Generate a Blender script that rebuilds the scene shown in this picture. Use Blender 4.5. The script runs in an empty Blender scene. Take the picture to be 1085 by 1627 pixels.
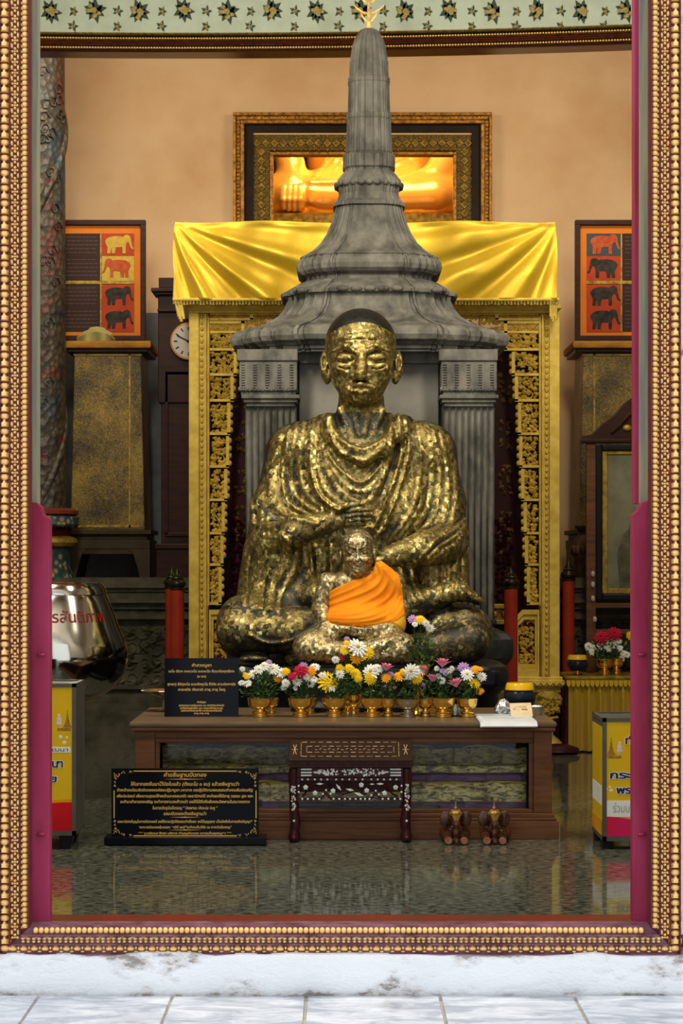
import bpy, bmesh, math, random
import numpy as np
from mathutils import Vector, Matrix

C = bpy.context.scene.collection
F_PX = 3400.0
CX, HY, CAMH = 542.5, 889.0, 1.2
PI = math.pi
rnd = random.Random(7)

# ------------------------------------------------------------------ camera, world, lights, exposure
scene = bpy.context.scene
cam_data = bpy.data.cameras.new('camera')
cam_data.sensor_fit = 'VERTICAL'
cam_data.sensor_height = 36.0
cam_data.lens = F_PX / 1627 * 36.0
cam_data.shift_y = (HY - 813.5) / 1627
cam_data.clip_end = 100
cam = bpy.data.objects.new('camera', cam_data)
cam.location = (0, 0, CAMH)
cam.rotation_euler = (PI / 2, 0, 0)
C.objects.link(cam)
scene.camera = cam
scene.view_settings.view_transform = 'Standard'
scene.view_settings.look = 'None'
scene.view_settings.gamma = 1.0
scene.view_settings.use_curve_mapping = False
scene.view_settings.exposure = 0.5

world = bpy.data.worlds.new('world')
scene.world = world
world.use_nodes = True
world.node_tree.nodes['Background'].inputs[0].default_value = (0.93, 0.97, 1.0, 1)
world.node_tree.nodes['Background'].inputs[1].default_value = 0.95


def area(name, loc, target, sx, sy, power, color):
    l = bpy.data.lights.new(name, 'AREA')
    l.shape = 'RECTANGLE'
    l.size, l.size_y, l.energy, l.color = sx, sy, power, color
    o = bpy.data.objects.new(name, l)
    o.location = loc
    o.rotation_euler = (Vector(target) - Vector(loc)).to_track_quat('-Z', 'Y').to_euler()
    C.objects.link(o)
    return o


# warm unseen fill lights added at ceiling height to brighten the hall; one lamp in the chamber behind the wall opening
area('ceiling_fill_light', (-1.3, 8.2, 4.7), (0, 10.6, 1.4), 0.5, 1.6, 105, (1.0, 0.90, 0.72))
area('ceiling_fill_light', (1.6, 8.4, 4.7), (0.2, 10.6, 1.4), 0.5, 1.6, 80, (1.0, 0.90, 0.72))
area('ceiling_fill_light', (-1.6, 12.9, 4.6), (-1.0, 15.2, 2.8), 1.2, 0.4, 27, (1.0, 0.84, 0.62))
area('ceiling_fill_light', (1.7, 12.9, 4.6), (1.0, 15.2, 2.8), 1.2, 0.4, 27, (1.0, 0.84, 0.62))
area('chamber_lamp_light', (0.2, 16.0, 5.2), (0.3, 17.2, 3.6), 1.2, 0.6, 48, (1.0, 0.72, 0.38))


# ------------------------------------------------------------------ helpers
def W(px, py, d):
    return Vector(((px - CX) * d / F_PX, d, CAMH - (py - HY) * d / F_PX))


def X(px, d):
    return (px - CX) * d / F_PX


def Z(py, d):
    return CAMH - (py - HY) * d / F_PX


ORIGIN = {}


def worigin(o):
    return ORIGIN.get(o.name, Vector((0, 0, 0))) if o else Vector((0, 0, 0))


class MB:
    """collects shapes; build() links them as one mesh object"""

    def __init__(s):
        s.v, s.f, s.m = [], [], []

    def add(s, vs, fs, mi=0):
        b = len(s.v)
        s.v += [tuple(p) for p in vs]
        s.f += [tuple(b + i for i in f) for f in fs]
        s.m += [mi] * len(fs)
        return s

    def box(s, x0, x1, y0, y1, z0, z1, mi=0):
        vs = [(x, y, z) for x in (x0, x1) for y in (y0, y1) for z in (z0, z1)]
        return s.add(vs, [(0, 1, 3, 2), (4, 6, 7, 5), (0, 4, 5, 1), (2, 3, 7, 6), (0, 2, 6, 4), (1, 5, 7, 3)], mi)

    def pbox(s, p0, q0, p1, q1, d0, d1, mi=0):
        """box whose front face at depth d0 covers pixels p0..p1, q0..q1"""
        return s.box(X(p0, d0), X(p1, d0), d0, d1, Z(q1, d0), Z(q0, d0), mi)

    def loft(s, rings, cap0=True, cap1=True, mi=0, closed=True):
        n = len(rings[0])
        vs = [p for r in rings for p in r]
        fs = []
        for i in range(len(rings) - 1):
            for j in range(n if closed else n - 1):
                k = (j + 1) % n
                fs.append((i * n + j, i * n + k, (i + 1) * n + k, (i + 1) * n + j))
        if cap0: fs.append(tuple(range(n - 1, -1, -1)))
        if cap1: fs.append(tuple((len(rings) - 1) * n + j for j in range(n)))
        return s.add(vs, fs, mi)

    def lathe(s, prof, cx=0, cy=0, cz=0, n=24, sx=1, sy=1, mi=0, caps=True):
        rings = [[(cx + r * sx * math.cos(2 * PI * j / n), cy + r * sy * math.sin(2 * PI * j / n), cz + z) for j in range(n)] for r, z in prof]
        return s.loft(rings, caps, caps, mi)

    def prism(s, poly, y0, y1, mi=0):
        """poly in (x, z), extruded along y"""
        a = sum(poly[i][0] * poly[(i + 1) % len(poly)][1] - poly[(i + 1) % len(poly)][0] * poly[i][1] for i in range(len(poly)))
        if a < 0: poly = poly[::-1]
        return s.loft([[(x, y1, z) for x, z in poly][::-1], [(x, y0, z) for x, z in poly][::-1]], mi=mi)

    def pprism(s, pix, d0, d1, mi=0):
        return s.prism([(X(a, d0), Z(b, d0)) for a, b in pix], d0, d1, mi)

    def tube(s, pts, r, n=8, mi=0):
        pts = [Vector(p) for p in pts]
        rr = r if isinstance(r, (list, tuple)) else [r] * len(pts)
        rings = []
        up = Vector((0, 0, 1))
        t0 = (pts[1] - pts[0]).normalized()
        a = t0.cross(up) if abs(t0.z) < .9 else t0.cross(Vector((1, 0, 0)))
        a.normalize()
        for i, p in enumerate(pts):
            t = (pts[min(i + 1, len(pts) - 1)] - pts[max(i - 1, 0)]).normalized()
            a = (a - t * a.dot(t)).normalized()
            b = t.cross(a)
            rings.append([p + (a * math.cos(2 * PI * j / n) + b * math.sin(2 * PI * j / n)) * rr[i] for j in range(n)])
        return s.loft(rings, mi=mi)

    def ell(s, c, r, nu=10, nv=6, mi=0):
        c = Vector(c)
        r = (r, r, r) if isinstance(r, (int, float)) else r
        rings = []
        for i in range(1, nv):
            t = -PI / 2 + PI * i / nv
            rings.append([(c.x + r[0] * math.cos(t) * math.cos(2 * PI * j / nu), c.y + r[1] * math.cos(t) * math.sin(2 * PI * j / nu), c.z + r[2] * math.sin(t)) for j in range(nu)])
        n = nu
        vs = [p for q in rings for p in q] + [(c.x, c.y, c.z - r[2]), (c.x, c.y, c.z + r[2])]
        fs = [(i * n + j, i * n + (j + 1) % n, (i + 1) * n + (j + 1) % n, (i + 1) * n + j) for i in range(len(rings) - 1) for j in range(n)]
        b, t = len(vs) - 2, len(vs) - 1
        fs += [(b, (j + 1) % n, j) for j in range(n)] + [(t, (len(rings) - 1) * n + j, (len(rings) - 1) * n + (j + 1) % n) for j in range(n)]
        return s.add(vs, fs, mi)

    def transform(s, M, start=0):
        for i in range(start, len(s.v)):
            s.v[i] = tuple(M @ Vector(s.v[i]))
        return s

    def mesh(s, name, mat, off=Vector((0, 0, 0)), bevel=0, smooth=None):
        me = bpy.data.meshes.new(name)
        o = (off.x, off.y, off.z)
        me.from_pydata([(a - o[0], b - o[1], c - o[2]) for a, b, c in s.v], [], s.f)
        for m in (mat if isinstance(mat, (list, tuple)) else [mat]):
            me.materials.append(m)
        if any(s.m): me.polygons.foreach_set('material_index', s.m)
        if bevel:
            bm = bmesh.new(); bm.from_mesh(me)
            es = [e for e in bm.edges if len(e.link_faces) == 2 and e.calc_face_angle(0) > .5]
            bmesh.ops.bevel(bm, geom=es, offset=bevel, segments=2, profile=.6, affect='EDGES', clamp_overlap=True)
            bm.to_mesh(me); bm.free()
        if smooth:
            me.polygons.foreach_set('use_smooth', [True] * len(me.polygons))
            me.set_sharp_from_angle(angle=math.radians(smooth))
        me.update()
        return me

    def build(s, name, mat, parent=None, bevel=0, smooth=None):
        return link(name, s.mesh(name, mat, worigin(parent), bevel, smooth), parent)


def link(name, data, parent=None):
    o = bpy.data.objects.new(name, data)
    C.objects.link(o)
    if parent:
        o.parent = parent
    ORIGIN[o.name] = worigin(parent).copy()
    return o


def tag(o, label, cat, group=None):
    o['label'] = label
    o['category'] = cat
    if group: o['group'] = group
    return o


def thing(name, loc, label, cat, group=None):
    o = bpy.data.objects.new(name, None)
    C.objects.link(o)
    o.empty_display_size = .05
    o.location = loc
    ORIGIN[o.name] = Vector(loc)
    return tag(o, label, cat, group)


def struct(name, mb, mat, **k):
    o = mb.build(name, mat, None, **k)
    o['kind'] = 'structure'
    return o


def stuff(o):
    o['kind'] = 'stuff'
    return o


def copy_tree(o, parent=None):
    kids = list(o.children)
    c = o.copy()
    C.objects.link(c)
    if parent: c.parent = parent
    ORIGIN[c.name] = Vector((0, 0, 0))
    for k in kids: copy_tree(k, c)
    return c


# ------------------------------------------------------------------ materials
def nodes(name):
    m = bpy.data.materials.new(name)
    m.use_nodes = True
    nt = m.node_tree
    return m, nt, nt.nodes['Principled BSDF']


def N(nt, typ, **k):
    n = nt.nodes.new(typ)
    for a, b in k.items():
        if a.startswith('_'):
            n.inputs[a[1:].replace('_', ' ')].default_value = b
        else:
            setattr(n, a, b)
    return n


def ramp(nt, fac, stops, interp='LINEAR'):
    r = nt.nodes.new('ShaderNodeValToRGB')
    r.color_ramp.interpolation = interp
    e = r.color_ramp.elements
    e[0].position, e[0].color = stops[0][0], (*stops[0][1], 1)
    e[1].position, e[1].color = stops[-1][0], (*stops[-1][1], 1)
    for p, c in stops[1:-1]:
        x = e.new(p); x.color = (*c, 1)
    nt.links.new(fac, r.inputs[0])
    return r.outputs[0]


def coords(nt, scale=(1, 1, 1), kind='Object'):
    t = nt.nodes.new('ShaderNodeTexCoord')
    mp = nt.nodes.new('ShaderNodeMapping')
    mp.inputs['Scale'].default_value = scale
    nt.links.new(t.outputs[kind], mp.inputs[0])
    return mp.outputs[0]


def noise(nt, vec, scale, detail=4, rough=.6, dist=0):
    n = N(nt, 'ShaderNodeTexNoise')
    n.inputs['Scale'].default_value = scale
    n.inputs['Detail'].default_value = detail
    n.inputs['Roughness'].default_value = rough
    n.inputs['Distortion'].default_value = dist
    nt.links.new(vec, n.inputs['Vector'])
    return n.outputs[0]


def mixc(nt, fac, a, b, mode='MIX'):
    n = nt.nodes.new('ShaderNodeMix')
    n.data_type = 'RGBA'; n.blend_type = mode
    for s, v in ((0, fac), (6, a), (7, b)):
        if isinstance(v, (int, float)): n.inputs[s].default_value = v
        elif isinstance(v, tuple): n.inputs[s].default_value = (*v, 1)
        else: nt.links.new(v, n.inputs[s])
    return n.outputs[2]


def math_(nt, op, a, b=0.0, c=None):
    n = nt.nodes.new('ShaderNodeMath'); n.operation = op
    for i, v in enumerate((a, b) if c is None else (a, b, c)):
        if isinstance(v, (int, float)): n.inputs[i].default_value = v
        else: nt.links.new(v, n.inputs[i])
    return n.outputs[0]


def bump(nt, bs, h, strength=.3, dist=.01):
    b = nt.nodes.new('ShaderNodeBump')
    b.inputs['Strength'].default_value = strength
    b.inputs['Distance'].default_value = dist
    nt.links.new(h, b.inputs['Height'])
    nt.links.new(b.outputs[0], bs.inputs['Normal'])


def mat(name, c1, c2=None, scale=8, rough=.5, metal=0.0, bmp=0.0, bdist=.004, stretch=(1, 1, 1), lo=.35, hi=.65, coat=0.0, detail=5, spec=.14):
    m, nt, bs = nodes(name)
    bs.inputs['Roughness'].default_value = rough
    bs.inputs['Metallic'].default_value = metal
    bs.inputs['Coat Weight'].default_value = coat
    bs.inputs['Specular IOR Level'].default_value = spec
    if c2 is None: c2 = tuple(x * .75 for x in c1)
    v = coords(nt, stretch)
    n = noise(nt, v, scale, detail)
    nt.links.new(ramp(nt, n, [(lo, c1), (hi, c2)]), bs.inputs['Base Color'])
    if bmp: bump(nt, bs, noise(nt, v, scale * 2.5, 6, .7), bmp, bdist)
    return m


M = {}
M['plaster_tan'] = mat('plaster_tan', (.68, .49, .29), (.57, .37, .19), 1.5, .85, bmp=.2, lo=.42, hi=.70, detail=12)
M['plaster_grey'] = mat('plaster_grey', (.16, .18, .19), (.10, .12, .13), 5, .8)
M['plaster_dim'] = mat('plaster_dim', (.30, .26, .22), (.25, .2, .17), 3, .9)
M['ceiling'] = mat('ceiling_paint', (.35, .10, .05), (.25, .06, .03), 3, .7)
M['stone'] = mat('grey_stone', (.20, .195, .165), (.062, .063, .054), 7, .62, bmp=.8, bdist=.006, detail=10, lo=.34, hi=.66, stretch=(1.6, 1.6, .8))
M['slab'] = mat('pale_slab', (.27, .26, .225), (.20, .195, .17), 5, .75, bmp=.3, detail=8)
M['darkstone'] = mat('dark_stone', (.035, .035, .032), (.012, .014, .014), 10, .4, bmp=.4, bdist=.004)
M['plinthstone'] = mat('plinth_stone', (.10, .095, .06), (.035, .035, .022), 7, .55, bmp=.5, bdist=.004)
M['bronze_dark'] = mat('dark_bronze', (.02, .018, .012), (.05, .04, .02), 20, .35, metal=.7)
M['wood'] = mat('brown_wood', (.165, .072, .032), (.085, .034, .015), 5, .42, bmp=.15, stretch=(1, 1, 8), lo=.3, hi=.7)
M['woodh'] = mat('brown_wood_horizontal', (.165, .072, .032), (.085, .034, .015), 5, .38, bmp=.15, stretch=(1, 8, 14), lo=.3, hi=.7)
M['woodtop'] = mat('dull_table_top_wood', (.15, .105, .06), (.10, .065, .035), 5, .35, stretch=(1, 8, 8))
M['darkwood'] = mat('dark_red_wood', (.040, .013, .008), (.02, .007, .005), 6, .4, stretch=(1, 1, 6))
M['rosewood'] = mat('rosewood', (.050, .011, .010), (.022, .005, .006), 9, .25, stretch=(6, 6, 1), coat=.06)
M['maroon'] = mat('maroon_lacquer', (.045, .006, .007), (.025, .004, .005), 9, .45)
M['red'] = mat('red_lacquer', (.34, .035, .014), (.26, .025, .01), 9, .4)
M['magenta'] = mat('worn_magenta_paint', (.38, .04, .105), (.25, .016, .045), 6, .42, bmp=.3, stretch=(1, 1, .3))
M['sillred'] = mat('worn_red_sill_paint', (.22, .02, .012), (.10, .035, .015), 12, .35, bmp=.3, stretch=(.4, 1, 1))
M['greywood'] = mat('weathered_grey_green_wood', (.36, .32, .17), (.19, .21, .18), 14, .65, stretch=(3, 1, .15), bmp=.3)
M['gilt_bright'] = mat('bright_gilt', (1.0, .74, .28), (.92, .54, .15), 40, .32, metal=.0, bmp=.2, spec=.6)
M['gilt_bg'] = mat('gilt_red_ground', (.16, .03, .018), (.10, .018, .03), 20, .5)
M['giltpurple'] = mat('worn_purple_ground', (.26, .12, .17), (.12, .04, .06), 15, .5)
M['throne_gold'] = mat('throne_gold_paint', (.80, .60, .12), (.60, .41, .06), 14, .40, metal=.15, bmp=.4, bdist=.003)
M['dull_gold'] = mat('dull_gold', (.42, .28, .05), (.16, .10, .02), 25, .45, metal=.5, bmp=.4)
M['frame_gold'] = mat('window_frame_gold', (.46, .24, .04), (.16, .06, .012), 40, .4, metal=.4, bmp=.5)
M['cornice_gold'] = mat('cornice_gold', (.50, .33, .08), (.16, .09, .02), 50, .35, metal=.4)
M['recess_shadow'] = mat('recess_shadow_black', (.02, .014, .008), (.012, .008, .005), 9, .6)  # black for the shadow strip inside the window frame
M['satin'] = None
M['brass'] = mat('polished_brass', (1.0, .72, .20), (.90, .58, .12), 6, .2, metal=1.0)
M['silver'] = mat('dull_silver', (.62, .58, .50), (.5, .46, .38), 9, .25, metal=1.0)
M['foil'] = mat('bright_foil', (.75, .8, .8), (.6, .65, .66), 30, .2, metal=.9, bmp=.6)
M['leaf'] = mat('leaf_green', (.05, .12, .03), (.025, .06, .02), 30, .5)
M['leaf2'] = mat('pale_leaf_green', (.18, .28, .07), (.10, .17, .05), 30, .5)
M['black_gloss'] = mat('glossy_black', (.004, .005, .009), (.003, .004, .007), 4, .12, spec=.10)
M['bowl_black'] = mat('black_lacquer', (.015, .02, .03), (.01, .014, .022), 4, .25)
M['gold_text'] = mat('gold_lettering', (.75, .48, .12), (.7, .42, .1), 4, .4, metal=.2)
M['paper'] = mat('white_paper', (.60, .65, .68), (.54, .58, .62), 12, .7)
M['paper_print'] = mat('grey_print', (.35, .4, .42), None, 12, .7)
M['note'] = mat('beige_paper', (.68, .56, .36), (.6, .46, .28), 25, .8)
M['yellow_print'] = mat('yellow_print', (.72, .47, .015), (.66, .42, .012), 5, .3)
M['red_print'] = mat('red_print', (.60, .012, .02), None, 5, .3)
M['pink_print'] = mat('pink_print', (.60, .02, .14), (.60, .012, .04), 5, .3)
M['orange_print'] = mat('orange_print', (.78, .34, .01), None, 5, .3)
M['white_print'] = mat('white_print', (.8, .8, .75), (.7, .7, .66), 5, .4)
M['navy_print'] = mat('navy_print', (.012, .02, .10), None, 5, .4)
M['grey_steel'] = mat('grey_box_steel', (.12, .12, .10), (.09, .09, .075), 9, .4, metal=.3)
M['blackplastic'] = mat('black_foot', (.01, .01, .011), None, 5, .4)
M['pearl'] = mat('mother_of_pearl', (.85, .84, .76), (.60, .66, .66), 60, .2)
M['marbleA'] = None


# ------------------------------------------------------------------ special materials
def gold_leaf(name, dark, gold, cell=38, gold_rough=.36, bright=1.0, lo=.42, hi=.58):
    """lacquer with patches of pasted gold leaf; attribute 'cover' says where the leaf was pasted"""
    m, nt, bs = nodes(name)
    v = coords(nt)
    at = N(nt, 'ShaderNodeAttribute', attribute_name='cover')
    vor = N(nt, 'ShaderNodeTexVoronoi', distance='CHEBYCHEV')
    vor.inputs['Scale'].default_value = cell
    wob = N(nt, 'ShaderNodeVectorMath', operation='ADD')
    nz = N(nt, 'ShaderNodeTexNoise'); nz.inputs['Scale'].default_value = 30
    nt.links.new(v, nz.inputs['Vector'])
    sc_ = N(nt, 'ShaderNodeVectorMath', operation='SCALE'); sc_.inputs[3].default_value = .012
    nt.links.new(nz.outputs[1], sc_.inputs[0])
    nt.links.new(v, wob.inputs[0]); nt.links.new(sc_.outputs[0], wob.inputs[1])
    geo = N(nt, 'ShaderNodeNewGeometry')
    nt.links.new(wob.outputs[0], vor.inputs['Vector'])
    sep = N(nt, 'ShaderNodeSeparateColor'); nt.links.new(vor.outputs['Color'], sep.inputs[0])
    n1 = noise(nt, v, 7, 3, .6)
    n2 = math_(nt, 'ADD', math_(nt, 'MULTIPLY', noise(nt, v, 55, 6, .75), .6), math_(nt, 'MULTIPLY', noise(nt, v, 170, 3, .8), .4))
    a = math_(nt, 'MULTIPLY', n1, .50)
    b = math_(nt, 'MULTIPLY', n2, 1.25)
    c = math_(nt, 'MULTIPLY', sep.outputs[0], .16)
    s = math_(nt, 'ADD', math_(nt, 'ADD', a, b), c)
    s = math_(nt, 'ADD', s, math_(nt, 'SUBTRACT', at.outputs['Fac'], .80))
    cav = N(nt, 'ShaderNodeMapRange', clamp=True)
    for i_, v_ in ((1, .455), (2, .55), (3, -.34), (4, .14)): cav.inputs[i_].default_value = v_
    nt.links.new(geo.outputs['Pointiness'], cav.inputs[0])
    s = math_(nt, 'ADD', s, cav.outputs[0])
    mask = N(nt, 'ShaderNodeMapRange', clamp=True)
    mask.inputs[1].default_value, mask.inputs[2].default_value = lo, hi
    nt.links.new(s, mask.inputs[0])
    mk = mask.outputs[0]
    goldc = ramp(nt, sep.outputs[1], [(0, tuple(x * .22 for x in gold)), (.6, tuple(x * .5 for x in gold)), (.86, tuple(x * .8 for x in gold)), (.9, tuple(min(1, x * 1.5 + .06) for x in gold))])
    wr = N(nt, 'ShaderNodeMapRange', clamp=True); wr.inputs[1].default_value, wr.inputs[2].default_value, wr.inputs[4].default_value = .46, .56, .88
    nt.links.new(n2, wr.inputs[0])
    worn = mixc(nt, wr.outputs[0], goldc, tuple(x * .12 for x in gold))
    col = mixc(nt, mk, dark, worn)
    nt.links.new(col, bs.inputs['Base Color'])
    nt.links.new(math_(nt, 'MULTIPLY_ADD', mk, .5, .35), bs.inputs['Metallic'])
    rg = math_(nt, 'MULTIPLY_ADD', sep.outputs[2], .22, gold_rough - .1)
    nt.links.new(rg, bs.inputs['Roughness'])
    # each flake lies at its own small tilt
    sub = N(nt, 'ShaderNodeVectorMath', operation='SUBTRACT'); sub.inputs[1].default_value = (.5, .5, .5)
    nt.links.new(vor.outputs['Color'], sub.inputs[0])
    scl = N(nt, 'ShaderNodeVectorMath', operation='SCALE')
    nt.links.new(sub.outputs[0], scl.inputs[0]); nt.links.new(math_(nt, 'MULTIPLY', mk, .55), scl.inputs[3])
    bp = N(nt, 'ShaderNodeBump'); bp.inputs['Strength'].default_value = .55; bp.inputs['Distance'].default_value = .006
    nt.links.new(n2, bp.inputs['Height'])
    add = N(nt, 'ShaderNodeVectorMath', operation='ADD')
    nt.links.new(bp.outputs[0], add.inputs[0]); nt.links.new(scl.outputs[0], add.inputs[1])
    nm = N(nt, 'ShaderNodeVectorMath', operation='NORMALIZE'); nt.links.new(add.outputs[0], nm.inputs[0])
    nt.links.new(nm.outputs[0], bs.inputs['Normal'])
    return m


M['leafed'] = gold_leaf('gold_leaf_on_dark_bronze', (.014, .015, .011), (.88, .68, .22), cell=50, lo=.59, hi=.73)
M['leafed_small'] = gold_leaf('gold_leaf_on_small_statue', (.04, .032, .018), (.98, .78, .38), cell=75, lo=.44, hi=.62)
M['leafed_base'] = gold_leaf('gold_flecks_on_black_pedestal', (.008, .009, .012), (.5, .36, .1), cell=60)


def floor_mat():
    m, nt, bs = nodes('polished_grey_green_granite')
    v = coords(nt, (.55, 1, 1))
    a = noise(nt, v, 55, 6, .75)
    v2 = coords(nt, (.6, 2, 1))
    b = noise(nt, v2, 2.2, 4)
    c = mixc(nt, b, ramp(nt, a, [(.42, (.004, .008, .007)), (.60, (.22, .235, .17))]), ramp(nt, a, [(.42, (.006, .008, .006)), (.60, (.13, .135, .10))]))
    nt.links.new(c, bs.inputs['Base Color'])
    bs.inputs['Roughness'].default_value = .075
    bs.inputs['IOR'].default_value = 1.6
    bump(nt, bs, noise(nt, v, 24, 4, .6), .04, .0012)
    return m


def marble_mat():
    m, nt, bs = nodes('pale_veined_marble')
    v = coords(nt, (1, 2.2, 1), 'Object')
    a = noise(nt, v, 5, 8, .65, .8)
    nt.links.new(ramp(nt, a, [(.36, (.80, .82, .85)), (.48, (.60, .63, .69)), (.60, (.34, .37, .44))]), bs.inputs['Base Color'])
    bs.inputs['Roughness'].default_value = .12
    return m


def white_plaster():
    m, nt, bs = nodes('flaking_white_plaster')
    v = coords(nt, (1, 1, 2.2))
    a = noise(nt, v, 3.5, 9, .72)
    sx = N(nt, 'ShaderNodeSeparateXYZ'); t2 = N(nt, 'ShaderNodeTexCoord'); nt.links.new(t2.outputs['Object'], sx.inputs[0])
    ed_ = math_(nt, 'ABSOLUTE', math_(nt, 'DIVIDE', math_(nt, 'ADD', sx.outputs[2], .117), .061))
    ed2 = math_(nt, 'MINIMUM', math_(nt, 'POWER', ed_, 5), 1.0)
    lowm = math_(nt, 'LESS_THAN', sx.outputs[2], -.04)
    a = math_(nt, 'ADD', a, math_(nt, 'MULTIPLY', math_(nt, 'MULTIPLY', ed2, lowm), .075))
    c1 = ramp(nt, a, [(.53, (.90, .92, .95)), (.59, (.76, .75, .76)), (.64, (.34, .30, .27))])
    nt.links.new(c1, bs.inputs['Base Color'])
    bs.inputs['Roughness'].default_value = .85
    bump(nt, bs, math_(nt, 'MULTIPLY', a, -1), .8, .02)
    return m


def satin_mat(name, c1, c2, rough=.38):
    m, nt, bs = nodes(name)
    v = coords(nt, (1, 1, 6))
    n = noise(nt, v, 60, 4)
    nt.links.new(ramp(nt, n, [(.3, c1), (.7, c2)]), bs.inputs['Base Color'])
    bs.inputs['Roughness'].default_value = rough
    bs.inputs['Metallic'].default_value = .35
    bs.inputs['Sheen Weight'].default_value = .3
    bump(nt, bs, n, .15, .002)
    return m


def dragon_mat():
    m, nt, bs = nodes('faded_painted_relief_column')
    v = coords(nt, (1, 1, .8))
    big = noise(nt, v, 3.2, 2, .5, 1.2)
    vor = N(nt, 'ShaderNodeTexVoronoi'); vor.inputs['Scale'].default_value = 26
    nt.links.new(v, vor.inputs['Vector'])
    base = ramp(nt, big, [(.36, (.03, .06, .085)), (.43, (.06, .05, .035)), (.50, (.10, .075, .045)), (.56, (.055, .045, .03)), (.60, (.17, .022, .012)), (.66, (.09, .06, .04))], 'LINEAR')
    col = mixc(nt, vor.outputs['Distance'], base, (.015, .012, .008))
    nt.links.new(col, bs.inputs['Base Color'])
    bs.inputs['Roughness'].default_value = .5
    bump(nt, bs, vor.outputs['Distance'], .9, .012)
    return m


def lacquer_cabinet_mat():
    m, nt, bs = nodes('black_lacquer_with_gold_scrollwork')
    v = coords(nt)
    a = noise(nt, v, 75, 5, .7, 2.5)
    b = noise(nt, v, 3.2, 4)
    s = math_(nt, 'ADD', math_(nt, 'MULTIPLY', a, .8), math_(nt, 'MULTIPLY', b, .45))
    nt.links.new(ramp(nt, s, [(.55, (.012, .010, .006)), (.62, (.10, .065, .010)), (.74, (.34, .22, .03))]), bs.inputs['Base Color'])
    bs.inputs['Roughness'].default_value = .4
    bs.inputs['Metallic'].default_value = .3
    return m


def floral_ground():
    return mat('pale_celadon_paint', (.42, .50, .40), (.36, .43, .34), 9, .7, bmp=.15)


M['floor'] = floor_mat()
M['marble'] = marble_mat()
M['white'] = white_plaster()
M['satin'] = satin_mat('yellow_satin', (.80, .54, .012), (.68, .43, .008), .36)
M['pleat'] = satin_mat('dark_yellow_satin', (.62, .42, .02), (.50, .32, .012), .40)
M['robe'] = mat('saffron_cloth', (.86, .28, .008), (.80, .23, .006), 8, .75, bmp=.1)
M['underrobe'] = mat('yellow_lining_cloth', (.72, .42, .03), (.62, .34, .02), 8, .75)
M['dragon'] = dragon_mat()
M['lacquer'] = lacquer_cabinet_mat()
M['celadon'] = floral_ground()
M['grout'] = mat('cream_grout', (.62, .58, .50), (.45, .42, .38), 30, .9)
M['buddha'] = mat('glowing_gilt_skin', (1.0, .50, .09), (.95, .40, .05), 3, .25, metal=.45, spec=.6)
M['brocade'] = None


def brocade_mat(name, a, b, sc=40):
    m, nt, bs = nodes(name)
    v = coords(nt, (1, 1, 3))
    n = noise(nt, v, sc, 5, .7, 1)
    nt.links.new(ramp(nt, n, [(.42, a), (.56, b)]), bs.inputs['Base Color'])
    bs.inputs['Roughness'].default_value = .45
    bs.inputs['Metallic'].default_value = .25
    return m


M['brocade_gold'] = brocade_mat('gold_brocade', (.16, .11, .05), (.95, .74, .30), 22)
M['brocade_olive'] = brocade_mat('olive_brocade', (.08, .065, .035), (.50, .38, .14), 26)
M['brocade_purple'] = brocade_mat('purple_cloth', (.17, .08, .20), (.26, .13, .26), 12)
M['brocade_green'] = brocade_mat('deep_green_cloth', (.015, .06, .045), (.02, .09, .07), 12)


def glass_mat():
    m, nt, bs = nodes('clear_glass')
    tr_ = nt.nodes.new('ShaderNodeBsdfTransparent'); tr_.inputs[0].default_value = (.92, .95, .94, 1)
    gl_ = nt.nodes.new('ShaderNodeBsdfGlossy'); gl_.inputs['Roughness'].default_value = .03
    fr_ = nt.nodes.new('ShaderNodeFresnel'); fr_.inputs[0].default_value = 1.25
    mx_ = nt.nodes.new('ShaderNodeMixShader')
    nt.links.new(fr_.outputs[0], mx_.inputs[0]); nt.links.new(tr_.outputs[0], mx_.inputs[1]); nt.links.new(gl_.outputs[0], mx_.inputs[2])
    nt.links.new(mx_.outputs[0], nt.nodes['Material Output'].inputs[0])
    return m


M['glass'] = glass_mat()
M['bowlsteel'] = mat('polished_steel', (.60, .58, .50), (.50, .50, .44), 3, .11, metal=1.0)

# ------------------------------------------------------------------ the setting
flo = MB(); flo.box(-3.4, 3.4, 6.92, 18.6, -.3, 0)
struct('floor', flo, M['floor'])
w = MB(); w.box(-3.6, -3.4, 7.15, 15.2, 0, 5.2); struct('wall_left', w, M['plaster_dim'])
w = MB(); w.box(3.4, 3.6, 7.15, 15.2, 0, 5.2); struct('wall_right', w, M['plaster_dim'])
# back wall with the opening into the chamber behind
ox0, ox1, oz0, oz1 = X(402, 15.2), X(751, 15.2), 3.15, Z(214, 15.2)
w = MB()
w.box(-3.4, ox0, 15.2, 15.5, 0, 5.2).box(ox1, 3.4, 15.2, 15.5, 0, 5.2).box(ox0, ox1, 15.2, 15.5, oz1, 5.2).box(ox0, ox1, 15.2, 15.5, 0, oz0)
struct('wall_back', w, M['plaster_tan'])
w = MB(); w.box(-3.4, X(300, 15.2), 15.19, 15.2, 0, Z(497, 15.19)); struct('baseboard_back', w, M['plaster_grey'])
w = MB(); w.box(-3.6, 3.6, 7.15, 15.5, 5.2, 5.35); struct('ceiling', w, M['ceiling'])
# chamber behind
w = MB(); w.box(-2.2, -2.0, 15.5, 18.6, 0, 5.6).box(2.4, 2.6, 15.5, 18.6, 0, 5.6).box(-2.2, 2.6, 18.6, 18.8, 0, 5.6).box(-2.2, 2.6, 15.5, 18.8, 5.6, 5.7)
struct('wall_chamber', w, mat('chamber_painted_wall', (.42, .28, .12), (.14, .12, .12), 9, .6, lo=.4, hi=.6))

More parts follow.
